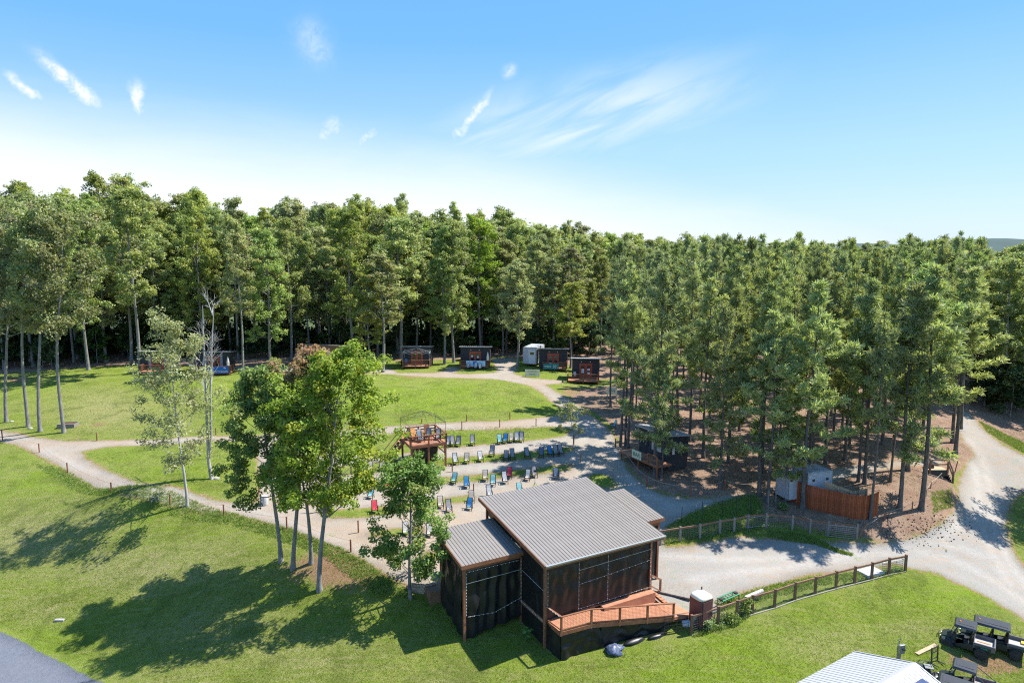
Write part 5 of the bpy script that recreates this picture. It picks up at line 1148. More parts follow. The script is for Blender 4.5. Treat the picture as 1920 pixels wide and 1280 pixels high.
# closed umbrellas
def umbrella(pos, lab, h=2.3):
    e = empty('umbrella', pos, 0, lab, 'umbrella'); MB().tube([(0, 0, 0), (0, 0, h + .1)], .025, 6).build('pole', 'metal', e)
    MB().lathe([(.05, h * .42), (.26, h * .44), (.22, h * .5), (.24, h * .62), (.16, h * .8), (.06, h * .97), (.02, h)], 9).build('canopy', 'umbrella', e); B('base', 'steel_dark', e, -.2, .2, -.2, .2, 0, .06)
umbrella(local(c2, 2.85, -1.9, .45), 'closed cream umbrella at the right end of the blue banner deck', 2.5)
umbrella(local(c2, -1.0, -1.6, .45), 'closed cream umbrella in front of the red doors behind the blue banner', 2.4)
umbrella(local(c5, 2.3, -1.7, .45), 'closed cream umbrella at the right end of the sky blue banner deck', 2.4)
umbrella(local(c1, 3.0, -1.2, .0), 'closed cream umbrella on the ground right of the leftmost cabin', 3.0)
# white trailers (boxes with a round cornered roof, small vents)
def trailer(name, pos, rz, L, W_, H_, label, front='door', wheels=True):
    e = empty(name, pos, rz, label, 'trailer')
    sh = MB().hexa([(-L / 2, 0, .45), (L / 2, 0, .45), (L / 2, W_, .45), (-L / 2, W_, .45)], [(-L / 2, 0, H_), (L / 2, 0, H_), (L / 2, W_, H_), (-L / 2, W_, H_)]).build('body', 'trailer', e, bevel=.05)
    B('roof_trim', 'metal', e, -L / 2 - .012, L / 2 + .012, -.012, W_ + .012, H_ - .10, H_ - .06)
    for x in (-L / 2, L / 2): B('corner_trim', 'metal', e, x - .03, x + .03, -.015, .03, .5, H_ - .1)
    return e
t0 = trailer('trailer', gat(993, 687), -.35, 2.4, 4.6, 3.3, 'white trailer with a small window squeezed left of the teal banner cabin')
B('window', 'glass', t0, .1, .75, -.03, -.012, 2.05, 2.5); B('door', 'white', t0, -.2, 1.0, -.012, -.004, .55, 2.9)
t1 = trailer('trailer', gat(1535, 944), .30, 2.8, 2.2, 3.1, 'right hand white trailer behind the red fence')
t2 = trailer('trailer', gat(1494, 944), .30, 2.0, 1.9, 2.7, 'left hand white trailer partly behind pine branches')
for t in (t1, t2):
    for x in (-.75, .8): B('vent', 'steel_dark', t, x - .13, x + .13, -.03, -.004, 2.25, 2.47)
    for k in range(2): B('roof_panel', 'trailer', t, -.85 + k * .9, -.05 + k * .9,   .15, 1.75, 3.1 if t is t1 else 2.7, 3.15 if t is t1 else 2.75)
    for x in (-.7, .5): MB().lathe([(.32, -.1), (.34, 0), (.32, .1)], 14).build('wheel', 'rubber', t).location = (x, 1.9, .34)
for o in [o for o in bpy.data.objects if o.name.startswith('wheel')]: o.rotation_euler = (R(90), 0, 0)
# sign boards
def board(pos, rz, w_, h_, z0, lines, lab, legs=True, m_='sign_pale'):
    e = empty('sign_board', pos, rz, lab, 'sign'); B('board', m_, e, -w_ / 2, w_ / 2, -.03, 0, z0, z0 + h_)
    if legs:
        for x in (-w_ / 2 + .1, w_ / 2 - .1): B('leg', 'wood_gray', e, x - .04, x + .04, 0.003, .08, -.3, z0 + h_)
    for (t, s_, x, z) in lines: text_mesh(t, s_, 'lettering', 'sign_ink', e, (x, -.036, z0 + z), (R(90), 0, 0))
    return e
board(gat(998, 706), -.1, 2.3, 1.05, .1, [('WARMWELL', .30, 0, .72), ('LODGES', .26, 0, .30)], 'low pale yellow sign board on the grass before the teal banner cabin')
board(gat(1147, 754), -.35, 1.4, 1.0, 1.1, [('CAFE', .40, 0, .5)], 'pale yellow sign board on legs beside the leftmost pine')
# the bar in the pines
bar = cabin(gat(1224, 872), R(-62), 'dark bar cabin with its long side to the gravel, among the pines', W=4.6, Dp=2.6, Hf=2.6, Hb=2.35, dw=6.0, dd=2.0, dz=1.05, rails=False, door=None)
rail_run(bar, (1.6, -2.0, 0), (3.0, -2.0, 0), 1.05, n=1, mid=1)
B('banner_panel', 'sling_lgray', bar, -.2, 1.3, -.06, -.032, 1.7, 2.6); B('window', 'glass', bar, -2.0, -.8, -.05, -.03, 1.9, 3.0)
B('window', 'white', bar, 2.33, 2.36, .5, .8, 1.7, 2.9); B('shelf', 'white', bar, 2.36, 2.6, 1.2, 2.3, 2.0, 2.1)
e = board(local(bar, -.1, -2.08, 1.0), R(-62), 1.5, .85, 0, [('BAR', .62, 0, .42)], 'cream BAR sign hung on the edge of the bar deck', legs=False)
# deck chairs etc. beside cabins come with the chairs below

# ---------------------------------------------------------------- raised viewing platform
PF = Vector((-10.2, 66.8, 0)); PFR = R(24); pgz = gz(-8.5, 68.5); ZD = 6.2 - pgz
pf = empty('viewing_platform', (PF.x, PF.y, pgz), PFR, 'raised square timber viewing deck on posts above the chair rows', 'platform')
S_ = 3.75
for (x, y) in ((.08, .08), (S_ - .08, .08), (.08, S_ - .08), (S_ - .08, S_ - .08), (S_ / 2, .08)): MB().box(x - .09, x + .09, y - .09, y + .09, -.8, ZD - .2).build('post', 'wood_red', pf)
dk = B('deck', 'wood_red', pf, -.06, S_ + .06, -.06, S_ + .06, ZD - .30, ZD - .04)
bd = MB(); y = -.06
while y < S_: bd.box(-.06, S_ + .06, y, y + .13, ZD - .04, ZD); y += .142
bd.build('deck_boards', 'wood_deck', dk, kind='stuff')
rail_run(pf, (0, 0, 0), (S_, 0, 0), ZD, .88, n=2, mid=1); rail_run(pf, (S_, 0, 0), (S_, S_, 0), ZD, .88, n=2, mid=1); rail_run(pf, (0, S_, 0), (S_, S_, 0), ZD, .88, n=2, mid=2); rail_run(pf, (0, 0, 0), (0, S_ * .62, 0), ZD, .88, n=1, mid=1)
for (a, c_) in (((.1, .1, ZD - 1.2), (1.0, .1, ZD - .3)), ((S_ - .1, .1, ZD - 1.2), (S_ - 1.0, .1, ZD - .3)), ((S_ - .1, .1, ZD - 1.2), (S_ - .1, 1.0, ZD - .3))): MB().beam(a, c_, .05, .12).build('brace', 'wood_red', pf)
MB().beam((S_ / 2, .1, .05), (S_ / 2 + 1.5, 1.4, .02), .1, .15).build('base_beam', 'wood_red', pf)
for i in range(7):
    t = i / 7; B('step', 'wood_deck', pf, -.15 - .29 * (i + 1), .12 - .29 * (i + 1), 2.5, 3.6, ZD - (i + 1) * ZD / 8 - .04, ZD - (i + 1) * ZD / 8)
for y in (2.45, 3.65): MB().beam((0, y, ZD - .2), (-2.2, y, 0), .05, .28).build('stringer', 'wood_red', pf)
for y in (2.45, 3.65): MB().box(-2.2, -2.08, y - .06, y + .06, 0, 1.1).build('rail_post', 'wood_red', pf); MB().beam((0, y, ZD + .9), (-2.14, y, 1.1), .1, .05).build('handrail', 'wood_red', pf)
def sheet_on(parent, p, q, zb, zt, seed):
    global pav
    keep = pav; pav = parent; o = sheet(p, q, zb, zb, zt, zt, seed=seed, amp=.08, nm='tarp_curtain'); pav = keep; return o
sheet_on(pf, (.9, 1.6), (3.3, 1.6), -.1, ZD - .3, 31); sheet_on(pf, (.9, 3.0), (.9, 1.6), -.1, ZD - .3, 32)
# metal gazebo skeleton
gb_ = empty('gazebo_frame', (PF.x, PF.y, pgz + ZD), PFR, 'bare thin steel gazebo skeleton standing on the viewing platform', 'gazebo frame')
cr = [(.15, .35), (S_ - .05, .35), (S_ - .05, S_ - .12), (.15, S_ - .12)]; hh = 2.05; pk = Vector((S_ / 2, S_ / 2 + .1, hh + 1.0))
cr = [(-.05, .30), (S_ + .05, .30), (S_ + .05, S_ + .05), (-.05, S_ + .05)]
for x, y in cr: MB().tube([(x, y, 0), (x, y, hh)], .022, 5).build('leg', 'steel_dark', gb_)
m1 = MB(); m2 = MB()
for i in range(4):
    a, c_ = Vector((*cr[i], hh)), Vector((*cr[(i + 1) % 4], hh)); m1.tube([a, c_], .015, 4).tube([a - Vector((0, 0, .2)), c_ - Vector((0, 0, .2))], .01, 4); m2.tube([a, a.lerp(pk, .8) , pk], .018, 4); m2.tube([(a + c_) / 2, pk], .012, 4)
    m2.tube([a.lerp(pk, .75), c_.lerp(pk, .75)], .010, 4)
    for k in range(1, 10): m1.beam(a.lerp(c_, k / 10), a.lerp(c_, k / 10) - Vector((0, 0, .2)), .01, .01)
m1.build('top_frame', 'steel_dark', gb_); m2.build('roof_bars', 'steel_dark', gb_)
MB().tube([pk, pk - Vector((0, 0, .5))], .02, 5).build('finial', 'steel_dark', gb_)

# ---------------------------------------------------------------- chairs
def chair_proto(c_, tall=1.0):
    e = empty('patio_chair', (0, 0, -50), 0, 'x', 'chair'); w_ = .27
    f = MB()
    for s_ in (-1, 1):
        f.tube([(s_ * w_, -.28, 0), (s_ * w_, -.24, .40), (s_ * w_, -.22, .62), (s_ * w_, -.02, .66), (s_ * w_, .20, .62)], .035, 5)
        f.tube([(s_ * w_, .34, 0), (s_ * w_, .20, .40), (s_ * w_ * .95, .32, .70), (s_ * w_ * .93, .50, 1.10 * tall)], .034, 5)
        f.tube([(s_ * w_, -.26, .40), (s_ * w_, .22, .36)], .032, 5)
    f.tube([(-w_, -.26, .40), (w_, -.26, .40)], .02, 5).tube([(-w_ * .93, .50, 1.10 * tall), (w_ * .93, .50, 1.10 * tall)], .022, 5).tube([(-w_, .20, .2), (w_, .20, .2)], .015, 4)
    f.build('frame', 'frame_black', e)
    def sl(pts):
        vs = []; n = len(pts)
        for k in (0, .018):
            for (y, z) in pts: vs += [(-.225, y + k * .5, z + k), (.225, y + k * .5, z + k)]
        fs = [(2 * i, 2 * i + 1, 2 * i + 3, 2 * i + 2) for i in range(n - 1)] + [(2 * n + 2 * i + 2, 2 * n + 2 * i + 3, 2 * n + 2 * i + 1, 2 * n + 2 * i) for i in range(n - 1)]
        fs += [(0, 2 * n, 2 * n + 1, 1), (2 * n - 2, 2 * n - 1, 4 * n - 1, 4 * n - 2)] + [(2 * i, 2 * i + 2, 2 * n + 2 * i + 2, 2 * n + 2 * i) for i in range(n - 1)] + [(2 * i + 1, 2 * n + 2 * i + 1, 2 * n + 2 * i + 3, 2 * i + 3) for i in range(n - 1)]
        return MB().add(vs, fs)
    sl([(-.25, .405), (-.1, .375), (.05, .365), (.19, .38)]).build('seat', 'sling_' + c_, e)
    sl([(.17, .42), (.24, .55), (.31, .72), (.40, .92), (.48, 1.08 * tall)]).build('backrest', 'sling_' + c_, e)
    return e
protos = {}
CG_ = 'sling chairs set out in rows facing the pavilion'
def chair(pos, rz, c_, label, group=CG_):
    if c_ not in protos: protos[c_] = e = chair_proto(c_, 1.08 if c_ in ('gray', 'lgray') else .98); 
    else: e = copy_tree(protos[c_], pos, rz)
    e.location = pos; e.rotation_euler = (0, 0, rz); e['label'] = label; e.scale = (.94,) * 3
    if group: e['group'] = group
    return e
cn = dict(gray='grey', dark='black', beige='beige', white='off white', lgray='light grey', blue='blue', teal='pale teal', red='red', slate='slate blue', lilac='lilac grey')
rows_ = [
 ('back row', [((839,837),'lgray','just right of the platform'),((849,836),'gray','second right of the platform'),((859,836),'gray','third right of the platform'),((886,834),'gray','standing alone between the two groups'),((937,832),'teal','first of the five'),((947,830),'blue','second of the five'),((959,829),'beige','middle of the five'),((969,828),'lgray','fourth of the five, tallest'),((978,828),'gray','last of the five')]),
 ('second row', [((681,886),'blue','at the left end by the maples'),((694,885),'beige','next to the blue one by the maples'),((716,882),'beige','on the grass left of the young tree'),((727,879),'dark','hidden beside the young tree'),((854,870),'lgray','right of the platform post'),((875,868),'beige','second right of the platform post'),((901,865),'white','third right of the platform post'),((922,855),'gray','set back on the grass strip'),((949,863),'lilac','left one of a close pair'),((961,861),'gray','right one of a close pair'),((989,859),'gray','alone on shaded grass'),((1015,857),'slate','first behind the sapling leaves'),((1032,855),'blue','second behind the sapling leaves'),((1042,854),'gray','third behind the sapling leaves'),((1052,853),'gray','right end by the sapling')]),
 ('third row', [((582,886),'red','seen through the maple leaves'),((666,925),'white','at the left by the maple crown'),((695,934),'teal','left of the young tree'),((726,915),'red','at the left edge of the young tree crown'),((815,915),'red','behind the young tree crown'),((851,906),'teal','at the right edge of the young tree crown'),((875,914),'blue','set forward, alone on gravel'),((910,901),'beige','behind the pale teal one'),((924,910),'teal','between a beige and a light grey one'),((947,906),'lgray','before the red one'),((955,896),'red','standing on the grass strip'),((989,900),'white','high backed, next to the lilac one'),((1002,894),'lilac','beside the speaker stand'),((1043,897),'slate','at the far right end')]),
 ('front row', [((625,936),'red','half behind the front maple'),((703,961),'red','standing on the grass left of the young tree'),((884,941),'beige','just behind the blue one'),((880,955),'blue','nearest the pavilion roof'),((826,952),'beige','behind the young tree leaves'),((842,960),'gray','right of the young tree crown'),((918,932),'lgray','peeping over the main roof, left one'),((975,926),'teal','peeping over the main roof, right one'),((761,1003),'white','low behind the young tree trunk'),((806,1006),'white','next to the small roof corner')])]
for rn, lst in rows_:
    for (p, c_, wh) in lst:
        g = G(*p); g.z -= .02
        chair(g, rr.uniform(-.22, .32), c_, f'{cn[c_]} chair in the {rn}, {wh}')
PFW = lambda x, y: Vector((PF.x + math.cos(PFR) * x - math.sin(PFR) * y, PF.y + math.sin(PFR) * x + math.cos(PFR) * y, pgz + ZD))
CP = 'chairs up on the viewing platform'
for (x, y, a, c_, wh) in ((.5, 2.3, 1.2, 'lgray', 'by the left rail of the platform'), (.9, 2.9, 2.2, 'gray', 'at the rear left corner of the platform'), (1.35, 1.0, .3, 'slate', 'in the middle front of the platform'), (1.5, 1.5, .2, 'gray', 'just behind the slate one on the platform'), (2.3, 1.7, -.6, 'gray', 'at the middle of the platform by the table'), (3.2, 1.0, -.4, 'gray', 'at the right rail of the platform')):
    chair(PFW(x, y), PFR + a, c_, f'{cn[c_]} sling chair {wh}', CP)
for (cb, x, y, a, c_, wh) in ((c4, -1.7, -1.0, .2, 'blue', 'on the deck under the folding canopy frame'), (c7, -1.6, -1.0, .2, 'white', 'on the rightmost cabin deck'), (c5, -.9, -2.7, .1, 'lilac', 'on the grass below the sky blue banner, left one'), (c5, .3, -2.7, -.1, 'lgray', 'on the grass below the sky blue banner, middle one'), (c5, 1.1, -2.8, .2, 'white', 'on the grass below the sky blue banner, right one')):
    p = local(cb, x, y, .45 if y > -2 else 0);
    if y < -2: p.z = gz(p.x, p.y)
    chair(p, a, c_, f'{cn[c_]} sling chair {wh}', None)
chair(G(1149, 803), -1.3, 'teal', 'pale teal and dark sling chair facing left beside the pine trio', None)
# adirondack chairs and table on the platform
e = empty('wooden_chair', PFW(1.0, 1.9), PFR + .3, 'orange brown wooden chair with a tall back on the platform', 'chair')
MB().hexa([(-.3, .2, .3), (.3, .2, .3), (.3, .26, .3), (-.3, .26, .3)], [(-.3, .5, 1.2), (.3, .5, 1.2), (.3, .56, 1.2), (-.3, .56, 1.2)]).build('backrest', 'plywood', e); B('seat', 'plywood', e, -.3, .3, -.3, .3, .32, .36)
for x in (-.3, .26):
    B('leg', 'plywood', e, x, x + .04, -.3, -.22, 0, .55); B('leg', 'plywood', e, x, x + .04, .25, .33, 0, .34); B('arm', 'plywood', e, x - .04, x + .08, -.35, .35, .55, .58)
e = empty('wooden_chair', PFW(2.6, 2.6), PFR + .1, 'dark red wooden chair at the back of the platform', 'chair')
MB().hexa([(-.3, .2, .3), (.3, .2, .3), (.3, .26, .3), (-.3, .26, .3)], [(-.3, .4, 1.25), (.3, .4, 1.25), (.3, .46, 1.25), (-.3, .46, 1.25)]).build('backrest', 'wood_red', e); B('seat', 'wood_red', e, -.3, .3, -.3, .3, .34, .38)
for x in (-.3, .26):
    B('leg', 'wood_red', e, x, x + .04, -.3, -.22, 0, .55); B('leg', 'wood_red', e, x, x + .04, .25, .33, 0, .34)
e = empty('side_table', PFW(1.8, 2.4), PFR, 'small reddish wooden table among the platform chairs', 'table'); B('tabletop', 'wood_red', e, -.4, .4, -.3, .3, .62, .67)
for x in (-.36, .32):
    for y in (-.26, .22): B('leg', 'wood_red', e, x, x + .05, y, y + .05, 0, .62)
# speaker / tripod stand by the chairs
g = G(1003, 914); e = empty('tripod_stand', g, 0, 'thin black tripod stand among the chairs above the roof edge', 'stand')
MB().tube([(0, 0, .3), (0, 0, 1.7)], .018, 5).build('pole', 'steel_dark', e)
for a in (0, 2.1, 4.2): MB().tube([(0, 0, .6), (.35 * math.cos(a), .35 * math.sin(a), 0)], .012, 4).build('leg', 'steel_dark', e)
B('head', 'steel_dark', e, -.15, .15, -.05, .05, 1.6, 1.8)
# ---------------------------------------------------------------- fences
def fence_line(name, bases, h, label, pm, rm, pw=.15, wire=True, sill=None, extra=.12, top=True, rows_n=7, cols=.16):
    P = [G(*b_) for b_ in bases]; o0 = P[0].copy(); e = empty(name, o0, 0, label, 'fence')
    for p in P:
        q = p - o0; MB().box(q.x - pw / 2, q.x + pw / 2, q.y - pw / 2, q.y + pw / 2, q.z - .3, q.z + h + extra).build('post', pm, e)
    if top:
        for p, q in zip(P[:-1], P[1:]):
            a = p - o0 + Vector((0, 0, h - .02)); c_ = q - o0 + Vector((0, 0, h - .02)); MB().beam(a, c_, .09, .13).build('top_rail', rm, e)
    if wire:
        w_ = MB()
        for p, q in zip(P[:-1], P[1:]):
            a = p - o0; c_ = q - o0; L = (c_ - a).length; n = int(L / cols)
            for j in range(1, rows_n + 1): z = Vector((0, 0, h * j / (rows_n + .8))); w_.beam(a + z, c_ + z, .008, .008)
            for i in range(1, n): t = a.lerp(c_, i / n); w_.beam(t + Vector((0, 0, .05)), t + Vector((0, 0, h - .08)), .006, .006)
        w_.build('wire_mesh', 'metal', e, kind='stuff')
    if sill:
        s_ = MB()
        for p, q in zip(P[:-1], P[1:]): s_.beam(p - o0 + Vector((0, -.12, .02)), q - o0 + Vector((0, -.12, .02)), .09, .06)
        s_.build('ground_board', sill, e)
    return e, P
FR, FRP = fence_line('post_rail_fence', [(1296,1189),(1346,1172),(1381,1160),(1410,1150),(1452,1138),(1490,1124),(1528,1113),(1567,1102),(1602,1093),(1634,1085),(1666,1076),(1697,1070)], 1.32, 'brown post and rail fence with wire mesh along the near lawn', 'wood_brown', 'wood_brown', .17, sill='wood_gray')
FB, FBP = fence_line('post_rail_fence', [(1238,1021),(1275,1015),(1312,1009),(1349,1001),(1376,997),(1402,991),(1436,988),(1485,992),(1518,999),(1552,1003),(1606,1009)], 1.22, 'weathered grey post fence with wire mesh below the red board fence', 'wood_gray', 'wood_brown', .17)
def tube_gate(name, p, q, h, lab, m_, bars=6, z0=.12, cat='gate', vert=2):
    p = Vector(p); q = Vector(q); e = empty(name, p, 0, lab, cat); d = q - p; u = Vector((0, 0, 1))
    MB().tube([u * z0, u * h, d + u * h, d + u * z0, u * z0], .028, 6).build('frame', m_, e)
    for j in range(1, bars): z = u * (z0 + (h - z0) * j / bars); MB().tube([z, d + z], .018, 5).build('bar', m_, e)
    for j in range(1, vert + 1): t = d * j / (vert + 1); MB().tube([t + u * z0, t + u * h], .016, 5).build('upright', m_, e)
    return e
tube_gate('tube_gate', G(1246,1189), G(1291,1182), 1.35, 'open brown steel tube gate beside the maroon portable toilet', 'steel_rust', 5, vert=1)
tube_gate('tube_gate', G(1548,1006), G(1604,1012), 1.15, 'galvanised tube gate leaning at the end of the grey fence', 'metal', 6)
tube_gate('tube_gate', G(1653,1076), G(1692,1069), 1.0, 'small galvanised gate tied behind the far end of the brown fence', 'metal', 5)
p, q = G(1398,993), G(1443,987); e = empty('crowd_barrier', p, 0, 'galvanised steel crowd barrier leaning on the grey fence', 'barrier'); d = q - p; u = Vector((0, 0, 1)); p_ = Vector((0, -.15, 0))
MB().tube([u * .2, u * 1.0, u * 1.1 + d * .04, d * .96 + u * 1.1, d + u * 1.0, d + u * .2, u * .2], .03, 6).build('frame', 'metal', e)
for i in range(1, 15): t = d * i / 15; MB().tube([t + u * .2, t + u * 1.1], .012, 4).build('bar', 'metal', e)
for t in (d * .12, d * .88): MB().tube([t + Vector((0, -.3, 0)), t + u * .2, t + Vector((0, .3, 0))], .02, 5).build('foot', 'metal', e)
# rusty-red board fence
def board_fence(name, pts, h, lab, m_, bw=.145, posts=None, rails=True, hs=None, out=1):
    o0 = Vector(pts[0]); e = empty(name, o0, 0, lab, 'fence'); proto = None; k = 0; rg = random.Random(4)
    for s_, (p, q) in enumerate(zip(pts[:-1], pts[1:])):
        p = Vector(p); q = Vector(q); L = Vector((q.x - p.x, q.y - p.y, 0)).length; n = max(1, int(L / bw)); an = math.atan2(q.y - p.y, q.x - p.x)
        for i in range(n):
            t = (i + .5) / n; c_ = p.lerp(q, t) - o0
            if proto is None:
                proto = MB().box(-bw / 2 + .004, bw / 2 - .004, -.012, .012, -.15, h).build('board', m_, e); o = proto
            else: o = proto.copy(); col.objects.link(o); o.parent = e
            o.location = (c_.x, c_.y, c_.z + rg.uniform(-.02, .02)); o.rotation_euler = (0, 0, an + rg.uniform(-.03, .03)); k += 1
        if rails:
            nn = Vector((-math.sin(an), math.cos(an), 0)) * .05 * out
            for z in (.3, h * .55, h - .18): MB().beam(p - o0 + nn + Vector((0, 0, z)), q - o0 + nn + Vector((0, 0, z)), .04, .09).build('rail', m_, e)
            for t in (0, .5, 1) if L < 5 else (0, .25, .5, .75, 1): c_ = p.lerp(q, t) - o0 + nn * 1.6; MB().box(c_.x - .05, c_.x + .05, c_.y - .05, c_.y + .05, c_.z - .2, c_.z + h - .02).build('post', m_, e)
    return e
def low(px, py, dz=-.1): g = G(px, py); g.z += dz; return g
board_fence('board_fence', [low(1474,934), low(1500,948), low(1530,957), low(1560,964), low(1600,973), low(1623,973), low(1645,966)], 2.35, 'rusty red stained board fence curving in front of the white trailers', 'plank_red')
a0, a1, a2 = low(1545,952), low(1592,958), low(1622,948)
board_fence('board_fence', [Vector((a0.x, a0.y, a0.z + .5)), Vector((a1.x, a1.y, a1.z - .1))], 2.2, 'unstained tan board fence screen right of the white trailers', 'wood_tan', out=-1)
board_fence('board_fence', [Vector((a1.x + .1, a1.y + .1, a1.z)), Vector((a2.x, a2.y, a2.z - .1))], 1.9, 'short dim tan board fence behind the red fence corner', 'wood_tan', out=-1)
# metal stakes, short timber posts and the ropes between them
def stake(px, py, tpy, lab, m_, w_, name='fence_stake', lean=0.0, cat='post', group=None):
    g = G(px, py); h = max(.4, top_h(g, px, tpy)); e = MB().tube([(0, 0, -.2), (lean * .5, 0, h * .5), (lean, 0, h)], w_, 5 if w_ < .05 else 7).build(name, m_); e.location = g; tag(e, lab, cat, group); return g + Vector((lean, 0, h * .92))
st = [((1278,982),949,'leftmost'),((1316,978),940,'second'),((1354,971),936,'third'),((1380,967),930,'fourth'),((1406,962),926,'rightmost')]
tops = [stake(*p_, t, f'{w__} of the thin dark steel stakes on the grass bank behind the pavilion', 'steel_dark', .03) for p_, t, w__ in st]
stake(1440, 954, 920, 'left one of two pale metal posts at the left end of the red fence', 'metal', .045); stake(1454, 946, 916, 'right one of two pale metal posts at the left end of the red fence', 'metal', .045)
def rope(pts, sag, lab, name='rope', r=.014, m_='rope'):
    P = []
    for p, q in zip(pts[:-1], pts[1:]):
        for i in range(8): t = i / 8; c_ = p.lerp(q, t); c_.z -= sag * 4 * t * (1 - t); P.append(c_)
    P.append(pts[-1]); o0 = P[0].copy(); o = MB().tube([p - o0 for p in P], r, 4).build(name, m_); o.location = o0; tag(o, lab, 'rope'); return o
rope(tops, .05, 'thin dark wire strung along the steel stakes on the grass bank', 'wire', .008, 'steel_dark')
LP = [((5,826),806,'at the left picture edge'),((74,848),831,'second along the left path'),((127,886),867,'third along the left path'),((209,921),904,'fourth along the left path'),((319,945),925,'left of the sparse tree foot'),((420,966),945,'right of the sparse tree foot'),((538,990),968,'between the maple trunks')]
t_ = [stake(*p_, t, f'short rusty post on the outer path edge, {w_}', 'wood_post', .065, 'timber_post') for p_, t, w_ in LP]
t2_ = stake(658, 1034, 1011, 'short rusty post on the outer path edge, nearest the front maple', 'wood_post', .07, 'timber_post'); rope([t2_, Vector(G(735, 1085)) + Vector((0, 0, .9)), Vector(G(790, 1100)) + Vector((0, 0, .9))], .15, 'pale rope from the maple post towards the pavilion')
rope([t_[i] for i in range(len(t_))] + [t2_], .22, 'thin rope sagging between the posts of the outer path edge', r=.008, m_='wood_brown')
for (p_, t, w_) in [((578,961),942,'on the gravel right of the maple trunks'),((672,998),975,'at the tip of the lowest grass strip'),((489,944),925,'beside the pale barrel'),((486,923),899,'just above the barrel at the grass corner'),((477,857),835,'behind the maple clump on the grass edge'),((182,826),811,'on the field edge above the path fork'),((297,817),809,'on the field edge left of the dead tree'),((405,815),802,'on the field edge behind the dead tree'),
                    ((718,814),797,'on the upper path left of the platform'),((695,799),789,'on the field edge left of the platform'),((866,806),789,'on the upper path right of the platform'),((875,790),777,'on the field edge right of the platform'),((937,801),786,'in the upper path middle'),((956,786),772,'on the field edge, capped with white'),((1005,799),784,'at the right end of the upper path'),
                    ((1076,834),815,'beside the pale sapling'),((1088,867),850,'at the right end of the chair strips'),((848,884),868,'in front of the white chairs by the platform'),((888,921),906,'in front of the lone blue chair'),((791,793),785,'rising behind the platform rail')]:
    stake(*p_, t, f'short rusty timber post {w_}', 'wood_post', .06, 'timber_post')
R1 = [stake(*p_, t, f'short post on the pine side of the gravel, {w_}', 'wood_post', .07, 'timber_post') for p_, t, w_ in [((1154,838),822,'left of the pine trio'),((1213,912),892,'below the bar deck corner'),((1295,930),909,'at the middle of the sagging rope'),((1359,918),898,'at the right end of its rope')]]
rope([R1[0], Vector(G(1175, 868)) + Vector((0, 0, 1.0)), R1[1], R1[2], R1[3], Vector(G(1422, 926)) + Vector((0, 0, 1.2))], .28, 'pale rope sagging along the edge of the pine litter below the bar')
stake(1149, 893, 877, 'short pale post by the small round grass island', 'wood_gray', .05, 'timber_post')
R2 = [stake(1608, 1007, 981, 'dark leaning post at the gate end of the grey fence', 'wood_brown', .07, 'timber_post', lean=.75)] + [stake(*p_, t, f'short timber post on the clay bank, {w_}', 'wood_post', .06, 'timber_post') for p_, t, w_ in [((1658,974),960,'right of the red fence corner'),((1710,958),941,'between the two bank pines')]] + [Vector(G(1728, 956)) + Vector((0, 0, 1.1)), stake(1736, 930, 915, 'short dark post beside the thickest bank pine', 'wood_brown', .05, 'timber_post'), stake(1745, 915, 902, 'short dark post below the wooden steps', 'wood_brown', .05, 'timber_post'), Vector(G(1765, 902)) + Vector((0, 0, .9))]
rope(R2, .08, 'pale rope climbing the clay bank to the wooden steps')
stake(1790, 885, 862, 'thin leaning timber post right of the wooden steps', 'wood_post', .05, 'timber_post', lean=.25)
# wooden steps on the bank
A_ = G(1742, 887); C_ = G(1786, 905); D_ = G(1765, 893)
dv = Vector((C_.x - A_.x, C_.y - A_.y, 0)); Ls = dv.length; e = empty('wooden_steps', (A_.x, A_.y, A_.z), math.atan2(dv.y, dv.x), 'dark railed wooden landing and steps down the bank to the driveway', 'steps'); dzs = C_.z - A_.z
land = 1.9; B('landing', 'wood_tan', e, 0, land, 0, 1.2, .28, .36); B('side_board', 'steel_dark', e, 0, land, -.03, -.003, -.3, .34)
ns = 5
for i in range(ns): z = .3 + (dzs - .2) * (i + 1) / ns; x = land + (Ls - land) * i / ns; B('step', 'wood_tan', e, x, x + (Ls - land) / ns + .04, 0, 1.2, z, z + .06); B('riser', 'steel_dark', e, x + .02, x + (Ls - land) / ns, .01, 1.19, z - .35, z - .003)
for (x, z) in ((.05, .3), (land, .3), (Ls, dzs)): B('post', 'wood_dark' if 'wood_dark' in M else 'wood_brown', e, x - .07, x + .07, -.08, .06, z - .5, z + 1.15)
for h_ in (1.1, .65): MB().beam((0, -.02, .3 + h_), (land, -.02, .3 + h_), .06, .12).build('handrail', 'wood_brown', e); MB().beam((land, -.02, .3 + h_), (Ls, -.02, dzs + h_), .06, .12).build('handrail', 'wood_brown', e)
B('bin', 'steel_dark', e, .25, .8, .5, 1.0, .36, .9)
